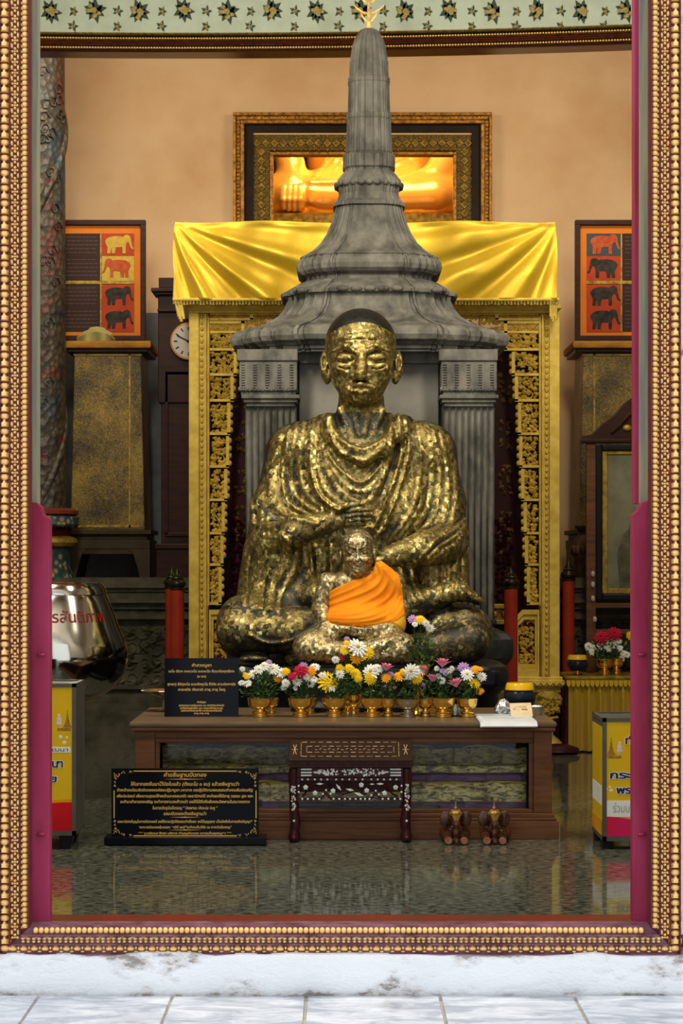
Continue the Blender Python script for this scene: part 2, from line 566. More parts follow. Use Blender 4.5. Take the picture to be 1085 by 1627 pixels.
# front wall and doorway
dx0, dx1 = X(22, 6.85), X(1060, 6.85)
w = MB()
w.box(-3.6, dx0, 6.85, 7.15, 0, 5.3).box(dx1, 3.6, 6.85, 7.15, 0, 5.3).box(dx0, dx1, 6.85, 7.15, 3.4, 5.3)
struct('wall_front', w, M['white'])
w = MB()
zt = -.178
nx = 90
rnd.seed(3)
top = [(-3.6 + 7.2 * i / nx, Z(1517 + rnd.uniform(-3, 3), 6.78)) for i in range(nx + 1)]
rings = []
for x, z in top:
    yb = 6.775 + rnd.uniform(-.004, .004)
    rings.append([(x, 6.92, z), (x, yb, z), (x, yb - rnd.uniform(0, .006), (z + zt) / 2), (x, yb - .004, zt + .008 + rnd.uniform(0, .008)), (x, yb + .012, zt - .02), (x, 6.92, zt - .02)])
w.loft(rings)
struct('trim_1', w, M['white'], smooth=40)
o = MB().box(-3.6, 3.6, 6.35, 6.92, zt - .12, zt - .012)
terr = struct('floor_terrace', o.box(-3.6, 3.6, 3.0, 6.35, zt - .12, zt - .012), M['grout'])
# marble paving: the row against the wall and the rows towards the camera
pitch = .4225
x00 = X(62, 6.76)
for r, (ya, yb) in enumerate(((6.70, 6.762), (6.33, 6.694), (5.9, 6.324), (5.47, 5.894))):
    for k in range(-4, 9):
        off = 0 if r < 2 else .21
        xa = x00 + k * pitch + off
        j = rnd.uniform(-.003, .003)
        if r == 0 and k not in (0, 2, 3): ya_, yb_ = 6.70 - .006, yb
        else: ya_, yb_ = ya, yb
        t = MB(); t.box(xa + .004, xa + pitch - .006, ya_, yb_, zt - .03, zt + rnd.uniform(-.002, .001))
        t.build('marble_tile', M['marble'], terr, bevel=.003)

# red sill board
w = MB(); w.box(X(44, 6.9), X(1037, 6.9), 6.895, 7.2, -.02, .006); struct('trim_2', w, M['sillred'], bevel=.004)

# ------- gilded frame round the doorway: flat red grounds with moulded pieces on them
FD = 6.80


def flame_mesh(wd, h, dep, name, m):
    b = MB()
    pts = [(-.5, 0), (-.42, .25), (-.5, .45), (-.2, .62), (0, 1), (.2, .62), (.5, .45), (.42, .25), (.5, 0)]
    outer = [(x * wd, 0, z * h) for x, z in pts]
    inner = [(x * wd * .55, -dep, (z * .72 + .1) * h) for x, z in pts]
    b.loft([outer, inner], cap0=False)
    return b.mesh(name, m, smooth=50)


def dome_mesh(wd, h, dep, name, m):
    b = MB()
    rings = []
    for k, (s, y) in enumerate(((1, 0), (.85, -.6), (.45, -1))):
        rings.append([(wd / 2 * s * cx_, y * dep, h / 2 * s * cz_) for cx_, cz_ in ((1, .5), (.5, 1), (-.5, 1), (-1, .5), (-1, -.5), (-.5, -1), (.5, -1), (1, -.5))])
    b.loft([r[::-1] for r in rings], cap0=False)
    return b.mesh(name, m, smooth=60)


PX = FD / F_PX
fl_me = flame_mesh(14 * PX, 15 * PX, .012, 'gilded_flame', M['gilt_bright'])
bk_me = dome_mesh(14 * PX, 9.5 * PX, .010, 'gilded_block', M['gilt_bright'])
dm_me = dome_mesh(10 * PX, 7.8 * PX, .010, 'gilded_boss', M['gilt_bright'])
ds_me = dome_mesh(4.5 * PX, 6.5 * PX, .006, 'gilded_stud', M['gilt_bright'])


def put(name, me, parent, loc, rot=0.0, sc=None):
    o = bpy.data.objects.new(name, me)
    C.objects.link(o)
    o.parent = parent
    o.location = Vector(loc) - worigin(parent)
    if rot: o.rotation_euler = (0, rot, 0)
    if sc: o.scale = sc
    return o


for side in (-1, 1):
    # columns of pixels mirrored about the opening
    inner = 47 if side < 0 else 1033
    sg = -1 if side < 0 else 1
    def cxp(off): return inner + sg * off
    g = MB()
    a, b_ = sorted((cxp(0), cxp(49)))
    y0f = FD + .012
    zb, ztp = Z(1519, FD), 3.3
    pm = [(cxp(-.5), -120), (cxp(49), -120), (cxp(49), 1519), (cxp(-.5), 1472)]
    g.pprism(pm, y0f, 6.86)
    for off, wd, dep in ((2, 2, .014), (15.5, 2, .012), (32, 2.5, .012), (47.5, 2, .016)):   # thin fillets between the rows
        p, q = sorted((cxp(off - wd / 2), cxp(off + wd / 2)))
        g.box(X(p, FD), X(q, FD), y0f - dep, y0f, Z(1471 + off * .95, FD), ztp)
    tr = struct('trim_3' if side < 0 else 'trim_4', g, M['gilt_bg'])
    y = 1500.0
    # dome rows
    n = 0
    yy = 1472.0
    while yy > -8:
        put('gilded_boss', dm_me, tr, (X(cxp(8.2), FD), y0f, Z(yy, FD)))
        yy -= 8.6
    chain = MB()
    yy = 1474.0
    while yy > -10:
        chain.ell((X(cxp(13.2), FD), y0f, Z(yy, FD)), (2.1 * PX, .006, 3 * PX), 6, 4)
        yy -= 8.6
    yy = 1482.0
    while yy > -10:
        cxx = cxp(24)
        for dx, dy, rx, rz in ((0, -4.2, 2.7, 2.4), (0, 4.2, 2.7, 2.4), (-5.2, 0, 2.4, 4.6), (5.2, 0, 2.4, 4.6), (-4.2, 8.6, 2.4, 2.3), (4.2, 8.6, 2.4, 2.3), (0, 8.6, 2.8, 1.6)):
            chain.ell((X(cxx + dx, FD), y0f, Z(yy + dy, FD)), (rx * PX, .009, rz * PX), 6, 4)
        yy -= 17.2
    yy = 1500.0
    while yy > -30:   # side leaves of the flame row
        for dx, dy, rx, rz, rt in ((-sg * 8.6, -4, 2.6, 6, 0), (-sg * 8.4, 8, 2.3, 3.6, 0), (sg * 8.2, -4, 2.2, 5.5, 0), (0, -15.5, 5.5, 1.7, 0)):
            chain.ell((X(cxp(41) + dx, FD), y0f, Z(yy + dy, FD)), (rx * PX, .008, rz * PX), 6, 4)
        yy -= 24.2
    stuff(chain.build('gilded_chain', M['gilt_bright'], tr, smooth=60))
    yy = 1500.0
    while yy > -30:
        put('gilded_flame', fl_me, tr, (X(cxp(41), FD), y0f, Z(yy + 1, FD)))
        put('gilded_block', bk_me, tr, (X(cxp(41), FD), y0f, Z(yy + 8, FD)))
        yy -= 24.2
# bottom rail
g = MB()
g.pprism([(46.5, 1471.5), (1033.5, 1471.5), (1082, 1519), (-2, 1519)], 6.812, 6.86)
g.box(X(20, FD), X(1060, FD), 6.86, 6.9, Z(1500, FD), Z(1472, FD))
for q, wd, dep in ((1486.5, 3, .016), (1501, 2, .012), (1517, 3, .016)):
    g.box(X(47 - (q - 1472) + 1, FD), X(1033 + (q - 1472) - 1, FD), 6.812 - dep, 6.812, Z(q + wd / 2, FD), Z(q - wd / 2, FD))
tr = struct('trim_5', g, M['giltpurple'])
xx = 56.0
while xx < 1026:
    put('gilded_boss', dm_me, tr, (X(xx, FD), 6.812, Z(1479.5, FD)), PI / 2)
    xx += 8.6
ch = MB()
xx = 40.0
while xx < 1044:
    for dx, dy, rx, rz in ((-4, -2, 3.8, 2.8), (4, -2, 3.8, 2.8), (0, -4.6, 3.4, 1.6), (-4, 3.2, 3, 2.2), (4, 3.2, 3, 2.2)):
        ch.ell((X(xx + dx, FD), 6.812, Z(1494 + dy, FD)), (rx * PX, .008, rz * PX), 6, 4)
    xx += 17.0
xx = 20.0
while xx < 1066:
    for dx, dy, rx, rz in ((8.5, -2, 2.2, 3), (8.5, 4, 3.5, 1.6), (0, -5, 4, 1.4)):
        ch.ell((X(xx + dx, FD), 6.812, Z(1509 + dy, FD)), (rx * PX, .009, rz * PX), 6, 4)
    xx += 17.0
stuff(ch.build('gilded_chain', M['gilt_bright'], tr, smooth=60))
xx = 20.0
bl_me = dome_mesh(11 * PX, 6.5 * PX, .011, 'gilded_rosette', M['gilt_bright'])
while xx < 1066:
    put('gilded_rosette', bl_me, tr, (X(xx, FD), 6.812, Z(1508.5, FD)))
    xx += 17.0

# the open doors: tall grey-green boards and the lower magenta boards with their fittings
for side in (-1, 1):
    root = MB()
    if side < 0:
        root.pbox(45, -200, 60, 1466, 6.97, 7.03)
        nm = 'door_1'
    else:
        root.pbox(1015.5, -200, 1034, 1466, 6.97, 7.03)
        nm = 'door_2'
    d = struct(nm, root, M['greywood'], bevel=.003)
    if side < 0:
        p = [(49, 1467), (49, 797), (59, 799), (66, 806), (69, 818), (79, 824), (79, 1467)]
        q = [(55, 801), (60, 803), (66, 812)]
    else:
        p = [(1036, 1465), (1036, 792), (1029, 796), (1020, 798), (1013, 811), (1005, 818), (1005, 1465)]
        s_ = MB(); s_.pbox(1008, -200, 1016, 800, 6.98, 7.05)
        s_.build('edge_strip', M['magenta'], d, bevel=.002)
    b = MB(); b.pprism(p, 6.90, 6.96)
    lo = b.build('lower_board', M['magenta'], d, bevel=.004)
    for qy in ((1040, 1325)):
        h = MB()
        cx_ = 66 if side < 0 else 1019
        h.ell((X(cx_, 6.9), 6.895, Z(qy, 6.9)), (.014, .014, .006), 10, 6)
        h.tube([(X(cx_ - 6, 6.9), 6.896, Z(qy + 2, 6.9)), (X(cx_ + 6, 6.9), 6.896, Z(qy + 2, 6.9))], .004, 6)
        h.build('latch_knob', M['magenta'], lo, smooth=50)

# ------- curved cornice and painted frieze above
def arc_loft(prof, mi=0, x0=-3.3, x1=3.3, n=40):
    rings = []
    for i in range(n + 1):
        x = x0 + (x1 - x0) * i / n
        yb = 12.3 - .031 * (x + .88) ** 2
        rings.append([(x, yb + a, z) for a, z in prof])
    return rings


zc = Z(79, 12.3)
z1, z2 = Z(50, 12.3), 5.2
b = MB(); b.loft(arc_loft([(0.05, zc), (.22, zc), (.22, z2), (.05, z2)]))
beam = struct('trim_6', b, mat('cornice_red_wood', (.15, .035, .012), (.10, .025, .01), 8, .22, stretch=(.5, 1, 1)), smooth=30)
b = MB(); b.loft(arc_loft([(0.03, z1), (.05, z1), (.05, z2), (.03, z2)]))
frieze = b.build('painted_frieze', M['celadon'], beam, smooth=30)
for k, (za, zb_, pr, mm) in enumerate(((51, 55.5, .045, 'cornice_gold'), (56, 58.5, .03, 'bronze_dark'), (59, 63, .035, 'cornice_gold'), (63.5, 68, .02, 'gilt_bg'), (68.5, 70.5, .03, 'cornice_gold'), (71, 74, .016, 'gilt_bg'), (74.5, 77.5, .026, 'cornice_gold'), (77.5, 80, .012, 'gilt_bg'))):
    za_, zb2 = Z(za, 12.3), Z(zb_, 12.3)
    zm = (za_ + zb2) / 2
    b = MB(); b.loft(arc_loft([(0.05, zb2), (.05 - pr, zb2 + (za_ - zb2) * .1), (.05 - pr - .012, zm), (.05 - pr, za_ - (za_ - zb2) * .1), (.05, za_)]))
    b.build('cornice_moulding', M[mm], beam, smooth=40)
bd = MB()
for row in (61, 76):
    x = -2.1
    while x < 2.1:
        bd.ell((x, 12.3 - .031 * (x + .88) ** 2 - .0, Z(row, 12.3)), (.007, .01, .005), 5, 4)
        x += .016
stuff(bd.build('cornice_bead_row', M['gilt_bright'], beam))


def painted_flower(sz, seed, big):
    r = random.Random(seed)
    b = MB()
    for k in range(9 if big else 5):
        a = PI * 2 * k / (9 if big else 5) + r.uniform(-.2, .2)
        l = sz * (.62 if big else .6) * r.uniform(.8, 1.1)
        c, s = math.cos(a), math.sin(a)
        wd = sz * .16
        p = [(0, 0), (c * l * .5 - s * wd, s * l * .5 + c * wd), (c * l, s * l * 1.1), (c * l * .5 + s * wd, s * l * .5 - c * wd)]
        b.loft([[(x, 0, z) for x, z in p], [(x, -.002, z) for x, z in p]], mi=0)
    for k in range(12 if big else 5):
        a = r.uniform(0, 6.3); l = sz * r.uniform(0, .36)
        b.ell((math.cos(a) * l, -.001, math.sin(a) * l), (sz * .15, .003, sz * .12), 6, 4, mi=1)
    return b.mesh('painted_flower', [M['fl_dark'], M['fl_gold']])


M['fl_dark'] = mat('painted_dark_green', (.025, .06, .045), (.05, .05, .02), 30, .6)
M['fl_gold'] = mat('painted_ochre', (.36, .30, .10), (.2, .16, .05), 60, .5)
PB = 12.3 / F_PX
big = [painted_flower(17 * PB * 1.75, s, True) for s in (1, 2, 3)]
sml = [painted_flower(10 * PB * 1.5, s, False) for s in (4, 5)]


def on_frieze(me, px, py):
    x = X(px, 12.3)
    for _ in range(3):
        yb = 12.3 - .031 * (x + .88) ** 2 + .028
        x = X(px, yb)
    put('painted_flower', me, frieze, (x, yb, Z(py, yb)))


for k in range(-2, 17):
    px = 80 + 70.4 * k
    on_frieze(big[k % 3], px, 16 + (0 if k % 2 else 2))
    on_frieze(sml[k % 2], px + 37, 18)
    on_frieze(sml[(k + 1) % 2], px + 36, 42)
    on_frieze(sml[k % 2], px + 3, -10)


# ------------------------------------------------------------------ sculpting: one continuous surface out of a distance field
def seg_axis(parts):
    """non-uniform axis: [(from, to, step), ...]"""
    out = []
    for a, b, s in parts:
        n = max(1, int(round((b - a) / s)))
        out += list(np.linspace(a, b, n, endpoint=False))
    out.append(parts[-1][1])
    return np.array(out, dtype=np.float32)


class Sdf:
    def __init__(s, xs, ys, zs):
        s.ax = (xs, ys, zs)
        s.F = np.full((len(xs), len(ys), len(zs)), .2, np.float32)
        s.H = np.zeros((len(xs), len(zs)), np.float32)

    def view(s, lo, hi):
        sl = []
        for a, l, h in zip(s.ax, lo, hi):
            i = max(0, np.searchsorted(a, l) - 1); j = min(len(a), np.searchsorted(a, h) + 1)
            if j <= i: return None
            sl.append(slice(i, j))
        X_ = s.ax[0][sl[0]][:, None, None]; Y_ = s.ax[1][sl[1]][None, :, None]; Z_ = s.ax[2][sl[2]][None, None, :]
        return tuple(sl), X_, Y_, Z_

    def put(s, lo, hi, fn, k=.02, op='u'):
        m = k + .02
        v = s.view([a - m for a in lo], [a + m for a in hi])
        if v is None: return s
        sl, x, y, z = v
        d = fn(x, y, z)
        A = s.F[sl]
        if op == 'u':
            h = np.maximum(k - np.abs(A - d), 0) / k
            s.F[sl] = np.minimum(A, d) - h * h * k * .25
        elif op == 's':
            d = -d
            h = np.maximum(k - np.abs(A - d), 0) / k
            s.F[sl] = np.maximum(A, d) + h * h * k * .25
        return s

    def cap(s, a, b, ra, rb=None, k=.02, op='u', sq=(1, 1, 1)):
        rb = ra if rb is None else rb
        a = np.array(a, float); b = np.array(b, float); q = np.array(sq, float)
        r = max(ra, rb)
        A_, B_ = a / q, b / q
        ab = B_ - A_
        L = float(ab @ ab) + 1e-9
        mq = float(min(q))

        def fn(x, y, z):
            px, py, pz = x / q[0] - A_[0], y / q[1] - A_[1], z / q[2] - A_[2]
            t = np.clip((px * ab[0] + py * ab[1] + pz * ab[2]) / L, 0, 1)
            return (np.sqrt((px - t * ab[0]) ** 2 + (py - t * ab[1]) ** 2 + (pz - t * ab[2]) ** 2) - (ra + (rb - ra) * t)) * mq
        return s.put(np.minimum(a, b) - r * q, np.maximum(a, b) + r * q, fn, k, op)

    def chain(s, pts, rs, k=.02, op='u', sq=(1, 1, 1)):
        for i in range(len(pts) - 1):
            s.cap(pts[i], pts[i + 1], rs[i], rs[i + 1], k, op, sq)
        return s

    def ell(s, c, r, k=.02, op='u', rot=None):
        c = np.array(c, float); r = np.array(r, float)
        R_ = np.array(rot.to_3x3()) if rot is not None else None
        e = float(max(r)) if rot is not None else r

        def fn(x, y, z):
            p = [x - c[0], y - c[1], z - c[2]]
            if R_ is not None:
                p = [R_[0, i] * p[0] + R_[1, i] * p[1] + R_[2, i] * p[2] for i in range(3)]
            k0 = np.sqrt((p[0] / r[0]) ** 2 + (p[1] / r[1]) ** 2 + (p[2] / r[2]) ** 2)
            k1 = np.sqrt((p[0] / r[0] ** 2) ** 2 + (p[1] / r[1] ** 2) ** 2 + (p[2] / r[2] ** 2) ** 2) + 1e-6
            return k0 * (k0 - 1) / k1
        return s.put(c - e, c + e, fn, k, op)

    def ridge(s, pts, amp, wd, y0, y1, closed=False):
        """raise (amp > 0) or cut (amp < 0) a fold along a front-view polyline of (x, z)"""
        P_ = np.array(pts, float)
        v = s.view([P_[:, 0].min() - wd * 2.2, y0, P_[:, 1].min() - wd * 2.2], [P_[:, 0].max() + wd * 2.2, y1, P_[:, 1].max() + wd * 2.2])
        if v is None: return s
        sl, x, y, z = v
        x2 = x[:, 0, :]; z2 = z[0]
        best = np.full((x2.shape[0], z2.shape[1]), 9.0)
        for i in range(len(P_) - 1):
            a, b = P_[i], P_[i + 1]
            ab = b - a
            t = np.clip(((x2 - a[0]) * ab[0] + (z2 - a[1]) * ab[1]) / (ab @ ab + 1e-9), 0, 1)
            dd = (x2 - a[0] - t * ab[0]) ** 2 + (z2 - a[1] - t * ab[1]) ** 2
            # folds fade out towards their ends
            best = np.minimum(best, dd)
        e = amp * np.exp(-best / wd ** 2)
        s.F[sl] -= e[:, None, :].astype(np.float32)
        s.H[sl[0], sl[2]] += e.astype(np.float32)
        return s

    def mesh(s, name, m, parent, cover=None, mats=None):
        F = s.F
        xs, ys, zs = s.ax
        S = F < 0
        c = np.zeros(tuple(n - 1 for n in F.shape), np.uint8)
        for i in (0, 1):
            for j in (0, 1):
                for k in (0, 1):
                    c += S[i:F.shape[0] - 1 + i, j:F.shape[1] - 1 + j, k:F.shape[2] - 1 + k]
        cells = np.argwhere((c > 0) & (c < 8))
        idx = np.full(c.shape, -1, np.int32)
        idx[cells[:, 0], cells[:, 1], cells[:, 2]] = np.arange(len(cells))
        acc = np.zeros((len(cells), 3)); cnt = np.zeros(len(cells))
        corners = [(i, j, k) for i in (0, 1) for j in (0, 1) for k in (0, 1)]
        val = {q: F[cells[:, 0] + q[0], cells[:, 1] + q[1], cells[:, 2] + q[2]].astype(float) for q in corners}
        for a in corners:
            for ax_ in range(3):
                if a[ax_] == 0:
                    b = list(a); b[ax_] = 1; b = tuple(b)
                    va, vb = val[a], val[b]
                    mk = (va < 0) != (vb < 0)
                    t = np.where(mk, va / np.where(mk, va - vb, 1), 0)
                    p = np.array(a, float)[None, :] + np.zeros((len(cells), 3))
                    p[:, ax_] = t
                    acc += p * mk[:, None]; cnt += mk
        vp = cells + acc / cnt[:, None]
        V = np.stack([np.interp(vp[:, i], np.arange(len(s.ax[i])), s.ax[i]) for i in range(3)], 1)
        quads = []
        for ax_ in range(3):
            o = [0, 1, 2]; o.remove(ax_)
            u, w_ = o
            sh = list(F.shape)
            lo = [slice(1, sh[i] - 1) for i in range(3)]; hi = [slice(1, sh[i] - 1) for i in range(3)]
            lo[ax_] = slice(0, sh[ax_] - 1); hi[ax_] = slice(1, sh[ax_])
            A, B = S[tuple(lo)], S[tuple(hi)]
            e = np.argwhere(A != B)
            inside_first = A[e[:, 0], e[:, 1], e[:, 2]]
            base = e.copy()
            for i in range(3):
                if i != ax_: base[:, i] += 1
            def cell(du, dw):
                q = base.copy(); q[:, u] -= du; q[:, w_] -= dw
                return idx[q[:, 0], q[:, 1], q[:, 2]]
            q = np.stack([cell(1, 1), cell(0, 1), cell(0, 0), cell(1, 0)], 1)
            flip = inside_first if ax_ != 1 else ~inside_first
            q[~flip] = q[~flip][:, ::-1]
            quads.append(q)
        Q = np.concatenate(quads)
        Q = Q[(Q >= 0).all(1)]
        o = worigin(parent)
        me = bpy.data.meshes.new(name)
        V2 = V - np.array([o.x, o.y, o.z])
        me.vertices.add(len(V2)); me.vertices.foreach_set('co', V2.astype(np.float32).ravel())
        me.loops.add(len(Q) * 4); me.loops.foreach_set('vertex_index', Q.astype(np.int32).ravel())
        me.polygons.add(len(Q)); me.polygons.foreach_set('loop_start', np.arange(0, len(Q) * 4, 4, dtype=np.int32))
        me.polygons.foreach_set('use_smooth', np.ones(len(Q), bool))
        me.materials.append(m)
        me.update(calc_edges=True)
        if cover is not None:
            at = me.attributes.new('cover', 'FLOAT', 'POINT')
            at.data.foreach_set('value', cover(V).astype(np.float32))
        return link(name, me, parent)


def pxc(V):
    """front-view picture coordinates of points on a statue (for painting the gold cover and its highlight)"""
    return CX + V[:, 0] * F_PX / V[:, 1], HY + (CAMH - V[:, 2]) * F_PX / V[:, 1]


# ------------------------------------------------------------------ the large seated figure
st = thing('monk_statue', (X(568, 10.6), 10.6, Z(1062, 10.3)), 'large dark bronze statue of a seated monk patched with gold leaf', 'statue')
xs = seg_axis([(X(338, 10.5), X(498, 10.6), .0058), (X(498, 10.6), X(650, 10.6), .0036), (X(650, 10.6), X(792, 10.5), .0058)])
zs = seg_axis([(Z(1068, 10.3), Z(655, 10.6), .0056), (Z(655, 10.6), Z(484, 10.6), .0036)])
ys = seg_axis([(10.12, 10.72, .0052), (10.72, 11.02, .011)])
G = Sdf(xs, ys, zs)
w3 = lambda px, py, d: tuple(W(px, py, d))
U = 10.6 / F_PX   # metres per pixel at the figure
# torso
G.ell(w3(572, 905, 10.70), (116 * U, .21, 105 * U), .05)
G.ell(w3(573, 800, 10.69), (122 * U, .23, 120 * U), .08)
G.ell(w3(573, 725, 10.72), (128 * U, .19, 62 * U), .08)
G.ell(w3(486, 716, 10.71), (58 * U, .16, 48 * U), .05)
G.ell(w3(668, 716, 10.71), (52 * U, .16, 48 * U), .05)
G.cap(w3(572, 700, 10.70), w3(574, 640, 10.68), .145, .115, .05)
G.ell(w3(640, 820, 10.58), (34 * U, .10, 52 * U), .06)   # the hanging cloth over the left breast
# cowl of the robe rising round the neck
for r_, dz in ((.024, 0), (.020, 9)):
    G.chain([w3(648 + dz * .6, 668 + dz, 10.74), w3(637 + dz * .5, 676 + dz, 10.56), w3(612, 706 + dz, 10.475), w3(576, 722 + dz, 10.455), w3(544, 706 + dz, 10.475), w3(523 - dz * .3, 676 + dz, 10.55), w3(512 - dz * .5, 668 + dz, 10.74)], [r_] * 7, .02)
# upper arms under the robe
G.chain([w3(462, 722, 10.72), w3(440, 800, 10.66), w3(432, 862, 10.56)], [.125, .108, .090], .05)
G.chain([w3(686, 722, 10.72), w3(702, 800, 10.68), w3(706, 858, 10.58)], [.12, .112, .10], .05)
# forearms
G.chain([w3(432, 858, 10.50), w3(470, 845, 10.37), w3(528, 830, 10.335)], [.088, .070, .046], .018)
G.chain([w3(710, 862, 10.52), w3(672, 872, 10.37), w3(618, 884, 10.31)], [.092, .078, .052], .02)
# right hand: palm, four fingers that point across the chest, thumb
G.ell(w3(545, 823, 10.32), (22 * U, .030, 15 * U), .02)
for i, (y0_, y1_, x1_) in enumerate(((812, 809, 586), (820, 816, 590), (828, 824, 587), (834, 832, 579))):
    G.chain([w3(552, y0_, 10.298), w3(570, (y0_ + y1_) / 2 - 1, 10.28), w3(x1_, y1_ + 1, 10.31)], [.0142, .0130, .0105], .004)
G.chain([w3(538, 812, 10.305), w3(552, 803, 10.29), w3(567, 802, 10.30)], [.016, .015, .012], .008)
# left hand, palm up on the lap behind the small statue
G.ell(w3(600, 890, 10.29), (24 * U, .05, 11 * U), .02)
for i in range(4):
    G.chain([w3(590, 886 + 4 * i, 10.27), w3(574, 887 + 4 * i, 10.25), w3(562, 886 + 4 * i, 10.26)], [.014, .013, .011], .006)
G.chain([w3(606, 882, 10.27), w3(594, 876, 10.25), w3(584, 874, 10.25)], [.016, .014, .012], .008)
# sleeves that hang from the forearms
for a in ((405, 870, 392, 958, 10.56, .055), (420, 866, 412, 965, 10.50, .055), (440, 866, 436, 968, 10.46, .05), (460, 872, 452, 968, 10.44, .045), (420, 800, 408, 880, 10.62, .06), (480, 866, 476, 950, 10.47, .035)):
    G.cap(w3(a[0], a[1], a[4]), w3(a[2], a[3], a[4]), a[5], a[5] * 1.05, .03)
for a in ((728, 850, 728, 935, 10.60, .055), (712, 868, 716, 948, 10.55, .05), (696, 876, 702, 950, 10.52, .042), (682, 880, 690, 950, 10.5, .036), (718, 800, 720, 860, 10.64, .06)):
    G.cap(w3(a[0], a[1], a[4]), w3(a[2], a[3], a[4]), a[5], a[5] * .9, .025)
# lap cloth
G.ell(w3(568, 950, 10.50), (120 * U, .20, 42 * U), .05)
# folded legs
G.chain([w3(500, 985, 10.66), w3(430, 985, 10.46), w3(396, 988, 10.38)], [.16, .145, .135], .05, sq=(1, 1, .92))
G.chain([w3(640, 1000, 10.66), w3(700, 1002, 10.48), w3(738, 1005, 10.40)], [.15, .145, .137], .05)
G.chain([w3(386, 1003, 10.30), w3(470, 1003, 10.24), w3(560, 990, 10.27), w3(650, 965, 10.34), w3(700, 948, 10.36)], [.115, .105, .085, .068, .055], .03)
G.ell(w3(380, 996, 10.35), (34 * U, .13, 46 * U), .05)
G.chain([w3(745, 1020, 10.30), w3(660, 1038, 10.22), w3(560, 1045, 10.22), w3(470, 1046, 10.25)], [.10, .085, .07, .055], .03)
# the upper foot, sole turned out, heel and toes
G.chain([w3(700, 946, 10.35), w3(728, 940, 10.33), w3(748, 948, 10.33)], [.055, .048, .034], .02, sq=(1, 1, .9))
for i in range(5):
    G.chain([w3(740 + i * 1.0, 942 + i * 2.2, 10.30 + i * .012), w3(754 + i * .6, 948 + i * 1.8, 10.295 + i * .012), w3(765 - i * 1.2, 955 + i * .7, 10.30 + i * .012)], [.018, .016, .0125], .006)
G.ell(w3(405, 1046, 10.24), (24 * U, .06, 8 * U), .015)
# ------ folds of the robe
K = 10.45
def q(pts): return [(X(a, K), Z(b, K)) for a, b in pts]
def smooth_pts(pts, n=5):
    out = []
    P_ = [pts[0]] + list(pts) + [pts[-1]]
    for i in range(1, len(P_) - 2):
        p0, p1, p2, p3 = (np.array(P_[i + k], float) for k in (-1, 0, 1, 2))
        for j in range(n):
            t = j / n
            out.append(tuple(.5 * (2 * p1 + (p2 - p0) * t + (2 * p0 - 5 * p1 + 4 * p2 - p3) * t * t + (3 * p1 - p0 - 3 * p2 + p3) * t ** 3)))
    out.append(tuple(pts[-1]))
    return out
def fold(pts, amp=.010, wd=4.2, y0=10.1, y1=10.8):
    G.ridge(q(smooth_pts(pts)), amp, wd * U, y0, y1)
def family(A_, B_, n, amp=.010, wd=4.0, y0=10.1, y1=10.8):
    A2, B2 = np.array(smooth_pts(A_), float), np.array(smooth_pts(B_), float)
    for i in range(n):
        t = i / (n - 1)
        wob = rnd.uniform(-.3, .3) / n
        G.ridge(q(A2 * (1 - t - wob) + B2 * (t + wob)), .85 * amp * rnd.uniform(.5, 1.2), wd * U * rnd.uniform(.85, 1.15), y0, y1)
rnd.seed(5)
# cowl round the neck: nested loops
family([(528, 655), (534, 690), (572, 712), (612, 690), (620, 652)], [(514, 650), (518, 745), (576, 800), (618, 735), (640, 655)], 6, .013, 4.2)
# long band over the left shoulder
fold([(634, 652), (638, 720), (616, 790), (594, 838)], .016, 4.5)
fold([(644, 652), (650, 720), (626, 800), (600, 852)], .014, 4.0)
fold([(626, 660), (628, 720), (604, 788)], -.010, 3.5)
# right breast: folds sweeping from the shoulder down to the hand
family([(505, 655), (500, 720), (512, 775), (545, 806)], [(438, 690), (425, 760), (440, 812), (500, 835)], 7, .012, 4.4)
fold([(500, 660), (494, 730), (506, 786), (536, 812)], .014, 4.2)
# left breast and sleeve
family([(660, 665), (668, 730), (655, 800), (618, 860)], [(716, 690), (728, 760), (720, 830), (690, 850)], 6, .009, 4.0)
# sleeve of the left arm gathers over the elbow
family([(742, 826), (716, 846), (690, 862), (668, 888)], [(738, 850), (728, 870), (712, 880), (692, 892)], 4, .011, 3.8)
family([(690, 880), (694, 915), (690, 952)], [(736, 862), (738, 905), (732, 948)], 5, .012, 3.8)
# right sleeve hangs in long pleats
family([(398, 800), (404, 850), (392, 905), (394, 958)], [(474, 868), (470, 905), (448, 940), (444, 968)], 7, .013, 4.2)
fold([(400, 830), (430, 838), (462, 862)], .010, 4)
# belly pleats between the arms
family([(484, 868), (490, 905), (500, 955)], [(566, 870), (560, 915), (548, 960)], 5, .013, 4.5)
family([(640, 900), (648, 930), (660, 955)], [(676, 890), (672, 925), (676, 945)], 3, .010, 4)
# edge of the cloth across the shin
fold([(402, 1006), (430, 1018), (470, 1012), (520, 985), (560, 968)], .012, 3.5)
fold([(410, 960), (460, 966), (520, 972)], .006, 5)

